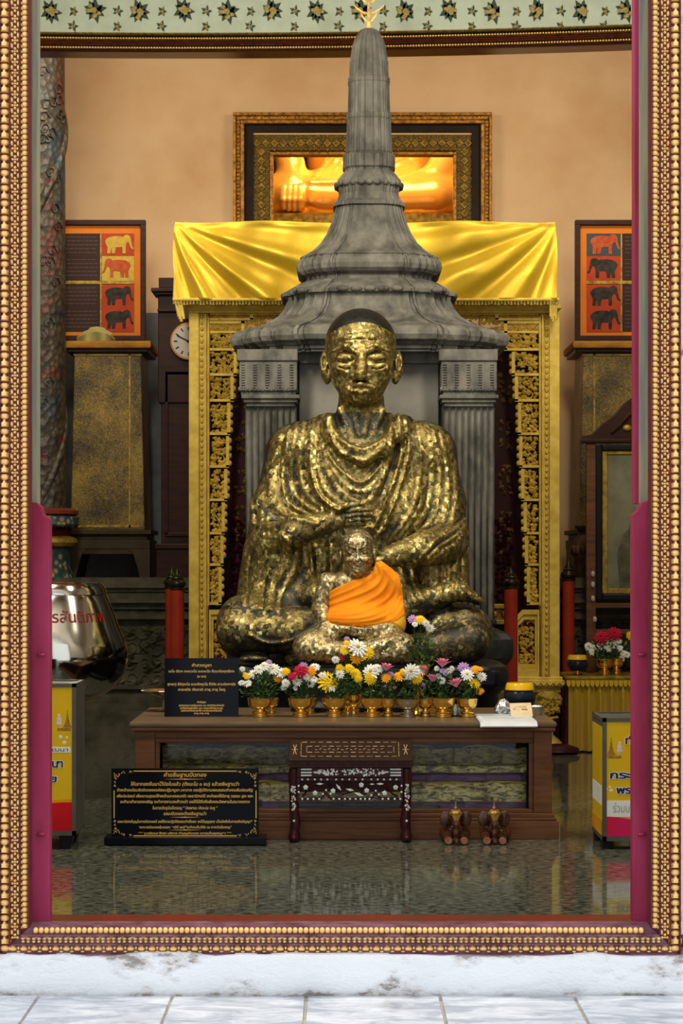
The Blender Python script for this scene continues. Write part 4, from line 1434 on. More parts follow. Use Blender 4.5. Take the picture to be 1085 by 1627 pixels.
rng = random.Random(11)
for s_ in (-1, 1):
    def bx(a, c, q0, q1, d0, d1, name, m=M['throne_gold'], bev=.004):
        p0, p1 = sorted((mirror(a, s_), mirror(c, s_)))
        b = MB(); b.pbox(p0, q0, p1, q1, d0, d1)
        return b.build(name, m, th, bevel=bev)
    p0, p1 = sorted((mirror(300, s_), mirror(316, s_)))
    post = bx(300, 330, 497, 1078, DT + .01, DT + .14, 'corner_post', bev=0)
    b = MB(); b.pbox(p0, 497, p1, 1078, DT - .03, DT + .02)
    p2, p3 = sorted((mirror(325, s_), mirror(328, s_)))
    b.pbox(p2, 500, p3, 1076, DT - .02, DT + .02)
    p2, p3 = sorted((mirror(330, s_), mirror(332.5, s_)))
    b.pbox(p2, 503, p3, 962, DT - .006, DT + .05)
    b.build('moulded_strip', M['throne_gold'], post, bevel=.003)
    b = MB()
    py = 503
    while py < 1074:
        b.ell((X(mirror(320.5, s_), DT), DT + .006, Z(py, DT)), (.010, .012, .014), 6, 4)
        py += 9.8
    stuff(b.build('bead_row', M['throne_gold'], post, smooth=60))
    # pierced side panels, stepping inwards
    steps = [(500, 508, 402), (510, 556, 388), (559, 596, 376), (598, 637, 371), (640, 690, 366), (693, 742, 364), (745, 795, 361), (798, 848, 357), (851, 898, 355), (901, 960, 352)]
    for q0, q1, e in steps:
        a, c = sorted((mirror(333, s_), mirror(e, s_)))
        bd = MB()
        # stepped border bar with small cusps
        ia, ib = sorted((mirror(e - 5, s_), mirror(e, s_)))
        bd.pbox(ia, q0, ib, q1, DT + .0, DT + .04)
        bd.pbox(a, q1 - 3, c, q1 + 1, DT + .0, DT + .04)
        if q0 == 510:
            bd.pbox(a, q0, c, q0 + 4, DT, DT + .04)
        for k in range(max(1, int((q1 - q0) / 12))):
            bd.ell((X(mirror(e + .5, s_), DT), DT + .02, Z(q0 + 7 + k * 12, DT)), (.016, .02, .02), 8, 5)
        seg = bd.build('pierced_panel', M['throne_gold'], th, smooth=40)
        carving('carved_leafwork', seg, X(a + 2, DT), X(c - 2, DT), Z(q1 - 1, DT), Z(q0 + 1, DT), DT + .02, .021, M['throne_gold'], rng, gap=.86)
    # lower side panel with chamfered corner
    out = [(332, 969), (358, 969), (372, 984), (372, 1076), (332, 1076)] if s_ < 0 else [(1189 - 332, 969), (1189 - 358, 969), (1189 - 372, 984), (1189 - 372, 1076), (1189 - 332, 1076)]
    def ringpoly(poly, f):
        cx_ = sum(p[0] for p in poly) / len(poly); cy_ = sum(p[1] for p in poly) / len(poly)
        return [(cx_ + (x - cx_) * f, cy_ + (y - cy_) * f) for x, y in poly]
    b = MB()
    for f0, f1, d_ in ((1.0, .84, DT - .03), (.84, .66, DT - .01)):
        o1, o2 = ringpoly(out, f0), ringpoly(out, f1)
        for i in range(5):
            j = (i + 1) % 5
            quad = [o1[i], o1[j], o2[j], o2[i]]
            b.pprism(quad, d_, DT + .05)
    lp = b.build('lower_panel_frame', M['throne_gold'], th)
    b = MB(); b.pprism(ringpoly(out, .68), DT + .03, DT + .04); b.build('red_backing', mat('red_backing_paint', (.12, .012, .01), None, 6, .6), lp)
    pa, pb2 = sorted((out[0][0], out[2][0]))
    def sk(x, z):
        return False
    rp = ringpoly(out, .66)
    xs_ = [p[0] for p in rp]; ys_ = [p[1] for p in rp]
    carving('carved_leafwork', lp, X(min(xs_), DT), X(max(xs_), DT), Z(max(ys_), DT), Z(min(ys_), DT), DT + .02, .02, M['throne_gold'], rng, gap=1.1,
            skip=lambda x, z: (z > Z(986, DT) and abs(x - X(594.5, DT)) < abs(X(362, DT) - X(594.5, DT))))
    # lion leg: bulging knee carved with scrolls, slim shank, claw foot
    cx_ = mirror(318, s_)
    prof = [((0, 1098), 42), ((0, 1104), 44), ((2, 1114), 42), ((6, 1126), 36), ((8, 1136), 28), ((6, 1146), 24), ((3, 1158), 20), ((1, 1168), 20), ((-2, 1174), 28), ((-5, 1180), 36), ((-6, 1186), 36), ((-6, 1188), 34)]
    b = MB()
    rings = []
    for (ox, py), wd in prof:
        c0 = cx_ + (ox if s_ < 0 else -ox)
        hw = wd / 2
        rings.append([(X(c0 + hw * math.cos(t), DT), DT + .03 + .07 * math.sin(t) * wd / 40, Z(py, DT)) for t in [2 * PI * k / 14 for k in range(14)]])
    b.loft(rings[::-1])
    leg = b.build('lion_leg', M['throne_gold'], th, smooth=50)
    b = MB()
    for k in range(4):
        b.ell((X(cx_ - 16 + k * 9 + (6 if s_ > 0 else -2), DT), DT - .06, Z(1184, DT)), (.016, .03, .018), 8, 5)
    b.build('claw_toes', M['throne_gold'], leg, smooth=60)
    carving('carved_leafwork', leg, X(cx_ - 18, DT), X(cx_ + 18, DT), Z(1134, DT), Z(1102, DT), DT - .045, .022, M['throne_gold'], rng, gap=1.0)
    b = MB(); b.tube([(X(cx_ - 14, DT), DT - .03, Z(1139, DT)), (X(cx_, DT), DT - .06, Z(1141, DT)), (X(cx_ + 14, DT), DT - .03, Z(1139, DT))], .010, 6); b.build('ankle_ring', M['throne_gold'], leg, smooth=60)
# header with leafwork, cornice, base rails
for (a, q0, c, q1, pr, nm) in ((294, 484, 892, 490, .07, 'cornice'), (297, 490, 889, 493, .05, 'cornice'), (300, 493, 887, 497, .035, 'cornice')):
    b = MB(); b.pbox(a, q0, c, q1, DT - pr, DT + .14); b.build(nm, M['throne_gold'], th, bevel=.003)
b = MB(); b.pbox(334, 497, 855, 500, DT, DT + .04); b.pbox(334, 526, 855, 529, DT, DT + .04); hd = b.build('header_rail', M['throne_gold'], th)
carving('carved_leafwork', hd, X(336, DT), X(853, DT), Z(526, DT), Z(500, DT), DT + .02, .020, M['throne_gold'], rng, scroll=False, gap=.85)
for (a, q0, c, q1, pr) in ((296, 1076, 894, 1081, .05), (292, 1081, 898, 1090, .07), (296, 1090, 894, 1093, .05), (298, 1093, 891, 1100, .03)):
    b = MB(); b.pbox(a, q0, c, q1, DT - pr, DT + .16); b.build('base_rail', M['throne_gold'], th, bevel=.003)
b = MB()
px_ = 297
while px_ < 894:
    b.tube([(X(px_, DT), DT - .075, Z(1083, DT)), (X(px_ + 5, DT), DT - .08, Z(1088, DT)), (X(px_ + 9, DT), DT - .075, Z(1083, DT))], .006, 5)
    px_ += 10
stuff(b.build('twisted_rope_band', M['throne_gold'], th))
# maroon inner screen with gilded sprigs, stopping short of the stupa axis
b = MB(); b.pbox(334, 528, 500, 1072, DT + .30, DT + .34); b.pbox(690, 528, 856, 1072, DT + .30, DT + .34); b.pbox(495, 500, 695, 1072, DT + .32, DT + .36)
scr = b.build('maroon_screen', M['maroon'], th)
for s_ in (-1, 1):
    a, c = sorted((mirror(368, s_), mirror(392, s_)))
    r3 = random.Random(31 + s_)
    carving('gilded_sprigs', scr, X(a, DT), X(c, DT), Z(880, DT), Z(560, DT), DT + .29, .017, M['dull_gold'], r3, scroll=False, gap=1.3, skip=lambda x, z: r3.random() < .25 or abs(math.sin(z * 11)) > .93)
    carving('carved_relief', scr, X(a - 6, DT), X(c, DT), Z(960, DT), Z(820, DT), DT + .29, .02, M['maroon'], r3, scroll=False, gap=1.1)
b = MB(); b.pbox(372, 960, 818, 967, DT + .1, DT + .3); b.pbox(376, 967, 812, 985, DT + .14, DT + .3); b.pbox(366, 985, 822, 992, DT + .06, DT + .3); b.build('seat_rail', M['dull_gold'], th, bevel=.004)
b = MB()
for k in range(30): b.ell((X(380 + k * 14.6, DT), DT + .13, Z(976, DT)), (.02, .015, .025), 7, 5)
stuff(b.build('seat_rail_rosettes', M['dull_gold'], th, smooth=60))
# plank top under the cloth
b = MB(); b.pbox(282, 474, 882, 484, 13.36, 14.15); b.build('top_board', M['throne_gold'], th, bevel=.004)
b = MB(); b.box(X(290, 13.36), X(870, 13.36), 13.42, 14.10, Z(474, 13.36), Z(352, 13.30) - .012); b.build('canopy_box', M['darkwood'], th)

# satin cloth over the top with folds fanning out from the middle
cl = MB()
NX, NZ = 240, 40
dc = 13.30
rings = []
zt_, zb2 = Z(352, dc), Z(476, dc)
for j in range(NZ + 1):
    t = j / NZ
    row = []
    for i in range(NX + 1):
        s = i / NX * 2 - 1
        px = 580 + s * (302 + 4 * t + 2 * math.sin(t * 5))
        # folds: hung up at the corners, sagging to the middle
        fan = s * 9 + (1 - t) * 5 * (1 if s > 0 else -1)
        ph = 26 * (abs(s) ** .8) - 8.0 * (1 - t) * (1.1 - abs(s))
        corner = max(0, 1 - abs(abs(s) - 1) * 8)
        ux, uz = (1.0 - abs(s)) * 300 + 6, t * 126 + 6
        th0 = math.atan2(uz, ux) / (PI / 2)
        rad_ = math.hypot(ux, uz)
        g = min(1, rad_ / 90) * (1 - .0 * t)
        sd_ = 0 if s < 0 else 1.7
        wv = .5 + .5 * math.sin(th0 ** .75 * 25 + sd_ + .004 * rad_)
        wv2 = math.sin(th0 ** .8 * 51 + 1.1 * sd_ + .01 * rad_)
        dp = (-.040 * wv ** 1.6 + .007 * wv2) * g * (.15 + .85 * min(1, t * 1.5)) + .006 * math.sin(s * 21 + 3 * t)
        sag = 4 * math.sin(abs(s) * 9) * (1 - t) * .4
        x = X(px, dc)
        z = zt_ + (zb2 - zt_) * t - sag * .004
        row.append((x, dc + .01 + dp * (1 if t > .03 else .3), z))
    rings.append(row)
back = [[(p[0], 14.15 - .25 * k, zt_ + .003) for p in rings[0]] for k in range(0, 3)]
allr = back + rings
thick = [[(x, y + .006, z - .004) for x, y, z in r] for r in allr]
cl.loft([r + th_[::-1] for r, th_ in zip(allr, thick)])
# side drops
cloth_o = cl.build('altar_cloth', M['satin'], None, smooth=70)
tag(cloth_o, 'bright yellow satin cloth draped over the top of the gold throne frame', 'cloth')
for s_ in (-1, 1):
    b = MB()
    rr = []
    for j in range(9):
        t = j / 8
        row = [(X(580 + s_ * 301.5, dc) + s_ * (.012 * math.sin(k * 1.7) * t + .012 * t), dc + .02 + .8 * k / 12, zt_ + (zb2 - zt_) * t) for k in range(13)]
        rr.append(row)
    b.loft([r + [(x - s_ * .005, y, z) for x, y, z in r][::-1] for r in rr])
    b.build('side_drop', M['satin'], cloth_o, smooth=60)
b = MB(); b.tube([(X(275, dc), dc - .012, Z(476, dc)), (X(580, dc), dc - .022, Z(477, dc)), (X(888, dc), dc - .012, Z(476, dc))], .010, 6); b.build('gold_braid', M['throne_gold'], cloth_o, smooth=60)
fr = MB()
px = 277.0
rng = random.Random(4)
while px < 887:
    L = rng.uniform(6, 8.5)
    fr.tube([(X(px, dc), dc - .012, Z(477, dc)), (X(px + rng.uniform(-.6, .6), dc), dc - .014, Z(477 + L, dc))], [.0045, .007], 5)
    px += 5.2
stuff(fr.build('tassel_fringe', mat('pale_tassel_thread', (.55, .42, .10), (.35, .25, .05), 30, .6), cloth_o))
for cxp_ in (283, 879):
    b = MB()
    for k in range(5): b.tube([(X(cxp_ - 5 + k * 2.5, dc), dc - .01 + .004 * k, Z(477, dc)), (X(cxp_ - 3 + k * 2 + (4 if cxp_ < 500 else -1), dc), dc, Z(503 + (k % 3) * 4, dc))], [.006, .011], 6)
    b.build('corner_tassel', M['throne_gold'], cloth_o, smooth=60)

# ------------------------------------------------------------------ carved stone plinth along the back of the hall
DP = 13.95
zp = Z(918, DP)
def plinth(name, xa, xb, seed):
    o = MB()
    rows = ((918, 934, 0), (934, 940, .03), (940, 952, .05), (952, 958, .02), (958, 968, .07), (968, 976, .10), (976, 984, .06), (984, 1090, .14), (1090, 1096, .06), (1096, 1104, .10), (1104, 1118, .04), (1118, 1130, .0), (1130, 1200, .03))
    for q0, q1, back in rows:
        o.box(xa, xb, DP + back - (.05 if q0 == 1130 else 0), 15.19, max(0, Z(q1, DP)), Z(q0, DP))
    s = struct(name, o, M['plinthstone'], bevel=0)
    r = random.Random(seed)
    b = MB()
    x = xa + .05
    while x < xb - .05:
        for k in range(4):
            z0 = Z(1085 - k * 25, DP)
            a0 = r.uniform(0, 6.3)
            pts = []
            for i in range(9):
                t = i / 8
                rad = .055 * (1 - t * .8)
                pts.append((x + rad * math.cos(a0 + t * 5.5), DP + .135, z0 + .02 + rad * math.sin(a0 + t * 5.5)))
            b.tube(pts, [.013 - .008 * i / 8 for i in range(9)], 5)
            leaf_blob(b, x + r.uniform(-.04, .04), DP + .14, z0 + r.uniform(-.02, .06), .04, r)
        x += .085
    stuff(b.build('carved_foliage', M['plinthstone'], s, smooth=50))
    return s
plinth('trim_7', -3.39, X(303, DP), 2)
plinth('trim_8', X(886, DP), 3.39, 3)

# ------------------------------------------------------------------ painted column at the left
DCo = 14.13
col = thing('dragon_column', (X(72, DCo), DCo, zp), 'round column painted with faded dragon scales and clouds at the left', 'column')
b = MB()
cx_, cr = X(66, DCo), 39 * DCo / F_PX
b.lathe([(cr, Z(808, DCo)), (cr * .99, Z(700, DCo)), (cr * .97, Z(400, DCo)), (cr * .93, Z(88, DCo) + .3)], cx_, DCo, 0, 40)
shaft = b.build('shaft', M['dragon'], col, smooth=40)
# raised dragon body winding round the shaft with clouds
b = MB()
pts = []
for i in range(90):
    t = i / 89
    a = -PI / 2 + t * 9.5
    pts.append((cx_ + math.cos(a) * cr * 1.0, DCo + math.sin(a) * cr * 1.0, Z(800 - t * 700, DCo)))
b.tube([(cx_ + (p[0] - cx_) * .9, DCo + (p[1] - DCo) * .9, p[2]) for p in pts], .03, 8)
b.build('dragon_relief', M['dragon'], shaft, smooth=60)
b = MB()
r = random.Random(9)
for i in range(60):
    a = -PI / 2 + r.uniform(-1.2, 1.2)
    z = Z(r.uniform(110, 800), DCo)
    c_ = Vector((cx_ + math.cos(a) * cr, DCo + math.sin(a) * cr, z))
    pts = []
    for k in range(8):
        a2 = a + .26 * (1 - k / 8) * math.cos(k)
        pts.append((cx_ + math.cos(a2) * cr * 1.0, DCo + math.sin(a2) * cr * 1.0, z + .05 * (1 - k / 8) * math.sin(k)))
    b.tube(pts, .007, 5)
stuff(b.build('cloud_scrolls', M['dragon'], shaft, smooth=60))
for nm, prof, m in (('red_ring', [(52, 808), (58, 812), (58, 817), (54, 820)], mat('dull_red_ring', (.16, .03, .02), None, 9, .5)),
                    ('floral_band', [(54, 820), (60, 822), (60, 834), (56, 838)], 'fb'), ('maroon_neck', [(48, 838), (46, 852)], M['maroon']),
                    ('gold_torus', [(46, 852), (56, 856), (58, 862), (54, 868), (46, 870)], M['dull_gold']), ('flower_drum', [(46, 870), (45, 900), (52, 919)], 'fb')):
    if m == 'fb':
        if 'floralband' not in M:
            m_, nt, bs = nodes('painted_flower_band')
            v = coords(nt); vo = N(nt, 'ShaderNodeTexVoronoi'); vo.inputs['Scale'].default_value = 22; nt.links.new(v, vo.inputs['Vector'])
            nt.links.new(ramp(nt, vo.outputs['Distance'], [(.12, (.35, .06, .04)), (.22, (.38, .28, .14)), (.34, (.05, .10, .09)), (.6, (.02, .035, .035))]), bs.inputs['Base Color'])
            M['floralband'] = m_
        m = M['floralband']
    b = MB(); b.lathe([(w_ * DCo / F_PX, Z(p_, DCo)) for w_, p_ in prof][::-1], cx_, DCo, 0, 36); b.build(nm, m, col, smooth=40)

# ------------------------------------------------------------------ lacquered cabinets with pictures on top
def picture_elephant(b, ox, oz, s, flip, y, y1, var):
    """a small elephant in profile, flat print"""
    body = [(-.46, .02), (-.50, .14), (-.44, .26), (-.30, .34), (-.1, .37), (.1, .36), (.2, .33), (.26, .40), (.36, .43), (.46, .38), (.50, .26), (.52, .10), (.56, -.08), (.62, -.16), (.58, -.21), (.50, -.14), (.45, .02), (.40, .12), (.34, .06), (.30, -.05), (.30, -.38), (.18, -.38), (.17, -.10), (-.08, -.12), (-.12, -.38), (-.24, -.38), (-.24, -.1), (-.30, -.38), (-.42, -.38), (-.40, -.1)]
    pts = [((-x if flip else x) * s + ox, z * s * .9 + oz) for x, z in body]
    b.prism(pts, y, y1)
    return b


def elephant_panel(name, pxa, pxb, label, left):
    d = 14.44
    r = thing(name, (X((pxa + pxb) / 2, d), d, Z(541, d)), label, 'picture')
    q0, q1 = 349, 541
    b = MB()
    for a, q, c, q_ in ((pxa, q0, pxb, q0 + 8), (pxa, q1 - 8, pxb, q1), (pxa, q0 + 8, pxa + 8, q1 - 8), (pxb - 8, q0 + 8, pxb, q1 - 8)):
        b.pbox(a, q, c, q_, d - .03, d + .03)
    b.build('frame', M['darkwood'], r, bevel=.004)
    b = MB(); b.pbox(pxa + 7, q0 + 7, pxb - 7, q1 - 7, d, d + .02); b.build('orange_mount', mat('orange_mount_paint', (.62, .18, .015), (.55, .15, .01), 4, .5), r)
    t0, t1 = (pxa + 18, pxb - 18)
    if left: tx0, tx1, ex0, ex1 = t0, 159, 162, t1
    else: ex0, ex1, tx0, tx1 = t0, 986, 989, t1
    b = MB(); b.pbox(t0, 371, t1, 527, d - .003, d); b.build('text_board', mat('brown_black_board_' + name, (.04, .018, .015), None, 4, .5), r)
    ycols = [(371, 407), (407, 446), (452, 489), (489, 527)]
    for k, (ya, yb) in enumerate(ycols):
        cc = {True: ['red_p', 'yel_p', 'red_p', 'red_p'], False: ['blu_p', 'red_p', 'red_p', 'red_p']}[left][k]
        b = MB(); b.pbox(ex0, ya, ex1, yb, d - .005, d - .002)
        pn = b.build('picture_square', M[cc], r)
        b = MB()
        s = (ex1 - ex0) * .80 * d / F_PX
        picture_elephant(b, X((ex0 + ex1) / 2, d), Z((ya + yb) / 2, d), s, (k == 1) if left else (k in (1,)), d - .0085, d - .005, k)
        b.build('elephant_print', M[['yel_p', 'red2_p', 'blk_p', 'blk_p'][k] if left else ['red2_p', 'blk_p', 'blk_p', 'blk_p'][k]], pn)
    b = MB(); b.pbox(t0, 446, t1, 451, d - .008, d - .002); b.pbox(159 if left else 986, 371, 161.5 if left else 988.5, 527, d - .007, d - .002); b.build('gold_divider', M['dull_gold'], r)
    b = MB()
    rr = random.Random(5)
    for ya, yb in ycols:
        for k in range(5):
            yy = ya + 5 + k * 6.2
            xa_ = tx0 + 4
            while xa_ < tx1 - 6:
                l = rr.uniform(4, 9)
                b.pbox(xa_, yy, min(xa_ + l, tx1 - 4), yy + 1.1, d - .0045, d - .003)
                xa_ += l + 1.5
    stuff(b.build('faded_lettering', mat('faded_brown_lettering_' + name, (.13, .08, .06), None, 4, .6), r))
    return r


M['red_p'] = mat('orange_red_print', (.42, .055, .015), (.34, .04, .012), 9, .55)
M['red2_p'] = mat('brick_red_print', (.38, .04, .012), (.42, .10, .03), 30, .55)
M['yel_p'] = mat('ochre_print', (.52, .38, .06), (.44, .28, .04), 30, .55)
M['blu_p'] = mat('slate_print', (.05, .07, .08), None, 9, .55)
M['blk_p'] = mat('black_print', (.012, .012, .012), (.05, .04, .03), 30, .55)


def cabinet(name, pa, pb, label, d, left):
    r = thing(name, (X((pa + pb) / 2, d), d, zp), label, 'cabinet')
    b = MB()
    b.prism([(X(pa, d), Z(842, d)), (X(pb, d), Z(842, d)), (X(pb - 6, d), Z(560, d)), (X(pa + 6, d), Z(560, d))], d, d + .5)
    body = b.build('body', M['lacquer'], r, bevel=.006)
    b = MB()
    xi = pb - 24 if left else pa + 24
    b.pbox(xi - 1.5, 562, xi + 1.5, 838, d - .012, d + .01)
    b.pbox(pa + 5, 562, pb - 5, 565, d - .012, d + .01)
    b.pbox(pa + 3, 834, pb - 3, 838, d - .012, d + .01)
    b.build('gilt_moulding', M['dull_gold'], body)
    b = MB()
    b.pbox(pa - 6, 552, pb + 6, 560, d - .05, d + .52); b.build('top_board', M['darkwood'], r, bevel=.008)
    b = MB()
    b.pbox(pa - 10, 541, pb + 10, 553, d - .09, d + .54); b.build('cloth_covered_top', mat('ochre_cover_' + name, (.42, .2, .03), (.28, .13, .02), 14, .7, bmp=.4), r, bevel=.016)
    b = MB()
    for q0, q1, e in ((842, 849, 10), (849, 858, 4), (858, 872, 8)):
        b.pbox(pa - e, q0, pb + e, q1, d - e * .006, d + .5)
    b.build('plinth_moulding', M['dull_wood'], r, bevel=.004)
    b = MB()
    for side in (0, 1):
        c0 = pa - 8 if side == 0 else pb + 8
        sg = 1 if side == 0 else -1
        b.pprism([(c0, 872), (c0 + sg * 34, 872), (c0 + sg * 26, 880), (c0 + sg * 20, 900), (c0 + sg * 16, 917.5), (c0, 917.5)], d - .05, d + .45)
    b.pbox(pa - 6, 872, pb + 6, 880, d - .04, d + .45)
    b.build('bracket_foot', M['dull_wood'], r)
    return r


M['dull_wood'] = mat('dull_dark_olive_wood', (.05, .038, .018), (.03, .02, .012), 8, .5)
cabinet('lacquered_cabinet', 112, 230, 'black and gold lacquered cabinet left of the tall clock', 14.40, True)
cabinet('lacquered_cabinet', 920, 1092, 'black and gold lacquered cabinet at the right behind the framed portrait', 14.40, False)
elephant_panel('elephant_picture', 52, 231, 'framed elephant picture panel on the left cabinet, one square yellow', True)
elephant_panel('elephant_picture', 914, 1090, 'framed elephant picture panel on the right cabinet, top square slate blue', False)
# crumpled pale cloth lying on the left cabinet
b = MB()
n = 16
rings = []
for i in range(n + 1):
    t = i / n
    px = 118 + 62 * t
    hgt = 3 + 21 * max(0, math.sin(PI * min(1, t * .75 + .12))) ** 1.5 * (1 if t < .93 else .5)
    rings.append([(X(px, 14.2), 14.34 + .02 * math.sin(i), Z(541, 14.3)), (X(px, 14.2), 14.325, Z(541 - hgt * .6, 14.3)), (X(px + 2 * math.sin(i * 1.9), 14.2), 14.36, Z(541 - hgt, 14.3)), (X(px, 14.2), 14.385, Z(541 - hgt * .5, 14.3)), (X(px, 14.2), 14.39, Z(541, 14.3))])
b.loft(rings)
tag(b.build('crumpled_cloth', mat('pale_green_yellow_cloth', (.36, .33, .12), (.28, .24, .08), 9, .8), smooth=35), 'crumpled pale yellow-green cloth lying on the left cabinet', 'cloth')

# ------------------------------------------------------------------ tall clock
dk = 14.25
ck = thing('grandfather_clock', (X(276, dk), dk, zp), 'dark wooden grandfather clock with a white dial beside the throne frame', 'clock')
b = MB()
b.pbox(251, 467, 310, 640, dk, dk + .28); b.build('hood', M['darkwood'], ck, bevel=.006)
b = MB(); b.pbox(240, 457, 322, 463, dk - .07, dk + .3); b.pbox(246, 463, 316, 468, dk - .04, dk + .3); b.pbox(252, 441, 310, 457, dk - .0, dk + .28); b.pbox(250, 490, 312, 495, dk - .03, dk + .28); b.build('cornice', M['darkwood'], ck, bevel=.004)
b = MB(); b.pbox(256, 586, 308, 868, dk + .02, dk + .26); b.build('trunk', M['darkwood'], ck, bevel=.006)
b = MB()
for a, q0, c, q1 in ((262, 594, 267, 850), (300, 594, 305, 850), (262, 590, 305, 596), (262, 846, 305, 852)): b.pbox(a, q0, c, q1, dk, dk + .03)
b.build('trunk_door', M['darkwood'], ck, bevel=.003)
b = MB(); b.pbox(248, 868, 316, 917.6, dk - .03, dk + .3); b.pbox(246, 864, 318, 872, dk - .05, dk + .3); b.build('base', M['darkwood'], ck, bevel=.005)
cxk, czk = X(300, dk), Z(543, dk)
def disc(b, r, y0, y1, cx_=cxk, cz_=czk, n=40):
    b.prism([(cx_ + r * math.cos(2 * PI * k / n), cz_ + r * math.sin(2 * PI * k / n)) for k in range(n)], y0, y1)
b = MB(); disc(b, .126, dk - .03, dk + .01); b.build('bezel', mat('clock_bezel_brass', (.25, .12, .04), None, 8, .3, metal=.8), ck, bevel=.006)
b = MB(); disc(b, .110, dk - .034, dk - .02); dial = b.build('dial', mat('clock_dial_enamel', (.55, .52, .46), (.48, .45, .4), 8, .35), ck)
b = MB()
for h_ in range(12):
    a = h_ * PI / 6
    b.add([], [])
    s0 = len(b.v)
    b.box(-.004, .004, dk - .036, dk - .034, .074, .098)
    b.transform(Matrix.Translation((cxk, 0, czk)) @ Matrix.Rotation(a, 4, 'Y'), s0)
for a, l, w_ in ((-1.1, .085, .004), (.55, .055, .006)):
    s0 = len(b.v)
    b.box(-w_, w_, dk - .038, dk - .036, -.01, l)
    b.transform(Matrix.Translation((cxk, 0, czk)) @ Matrix.Rotation(a, 4, 'Y'), s0)
b.build('hands_and_numerals', M['blackplastic'], dial)

# ------------------------------------------------------------------ window frame in the wall
wf = thing('gilded_window_frame', (X(577, 15.2), 15.17, Z(352, 15.2)), 'wide gilded carved frame round the opening in the tan wall', 'frame')
dw = 15.2
def rectframe(a, q0, c, q1, wd, d0, d1, name, m, bev=.004):
    for (p0, r0, p1, r1) in ((a, q0, c, q0 + wd), (a, q1 - wd, c, q1), (a, q0 + wd, a + wd, q1 - wd), (c - wd, q0 + wd, c, q1 - wd)):
        b = MB(); b.pbox(p0, r0, p1, r1, d0, d1); b.build(name, m, wf, bevel=bev)
rectframe(370, 178, 782, 480, 5, dw - .075, dw, 'outer_moulding', M['frame_gold'], .008)
rectframe(375, 183, 777, 476, 7, dw - .05, dw, 'bead_moulding', M['frame_gold'], .008)
rectframe(382, 190, 770, 470, 6, dw - .065, dw, 'inner_moulding', M['frame_gold'], .008)
rectframe(388, 196, 764, 466, 14, dw - .02, dw, 'recess_shadow_strip', M['recess_shadow'], 0)  # black strips stand in for the shadow inside the frame
rectframe(402, 212, 751, 460, 27, dw + .012, dw + .1, 'openwork_board', mat('black_and_gold_openwork', (.035, .024, .01), (.20, .13, .025), 90, .5), 0)
b = MB()
for side in ('t', 'l', 'r'):
    if side == 't': rngp = [(px, 227) for px in np.arange(408, 748, 14)]
    else: rngp = [(415 if side == 'l' else 738, py) for py in np.arange(241, 430, 14)]
    for px, py in rngp:
        for k in range(8):
            a = k * PI / 4
            rr = 7.4 if k % 2 == 0 else 5
            x0_, z0_ = X(px, dw), Z(py, dw)
            b.ell((x0_ + math.cos(a) * rr * .6 * dw / F_PX, dw + .008, z0_ + math.sin(a) * rr * .6 * dw / F_PX), (.011, .006, .011), 6, 4)
        b.ell((X(px, dw), dw + .006, Z(py, dw)), (.008, .01, .008), 6, 4)
        for du, dv in ((7, 9), (7, -9), (0, 11), (0, -11), (7, 5), (7, -5)) if side == 't' else ((9, 7), (-9, 7), (11, 0), (-11, 0), (5, 7), (-5, 7)):
            b.ell((X(px + du, dw), dw + .009, Z(py + dv, dw)), (.007, .006, .009), 6, 4)
stuff(b.build('diamond_leafwork', M['dull_gold'], wf, smooth=60))
rectframe(429, 241, 725, 440, 5, dw + .0, dw + .1, 'inner_gold_strip', M['frame_gold'], .004)
b = MB()
for px in np.arange(379, 776, 6): b.ell((X(px, dw), dw - .052, Z(186.5, dw)), (.009, .01, .010), 6, 4)
for py in np.arange(186, 360, 6):
    for px in (378.5, 773.5): b.ell((X(px, dw), dw - .052, Z(py, dw)), (.010, .01, .009), 6, 4)
stuff(b.build('bead_row', M['frame_gold'], wf, smooth=60))

# ------------------------------------------------------------------ red posts with turned finials
def post(px, ytop, d, label, ybase=None):
    r = thing('red_post', (X(px, d), d, 0), label, 'post', 'red lacquered posts round the altar')
    zt_ = Z(ytop + 30, d)
    b = MB(); b.lathe([(.040, 0), (.040, zt_)], X(px, d), d, 0, 20); b.build('shaft', M['red'], r, smooth=40)
    u_ = d / F_PX
    b = MB(); b.lathe([(.040, 0), (.048, 1 * u_), (.048, 3 * u_), (.040, 4 * u_), (.052, 8 * u_), (.050, 12 * u_), (.034, 16 * u_), (.038, 18 * u_), (.026, 21 * u_), (.028, 22 * u_), (.016, 26 * u_), (.016, 27 * u_), (.004, 33 * u_), (.001, 35 * u_)], X(px, d), d, zt_, 20)
    b.build('finial', M['bronze_dark'], r, smooth=50)
post(281.5, 907, 12.6, 'red post with dark finial left of the throne, above the small black plaque')
post(273, 905, 13.2, 'red post mostly hidden behind the nearer left post')
post(811.5, 905, 12.6, 'red post with dark finial right of the statue, against the throne frame')
post(903, 893, 13.88, 'red post with black finial right of the throne frame')

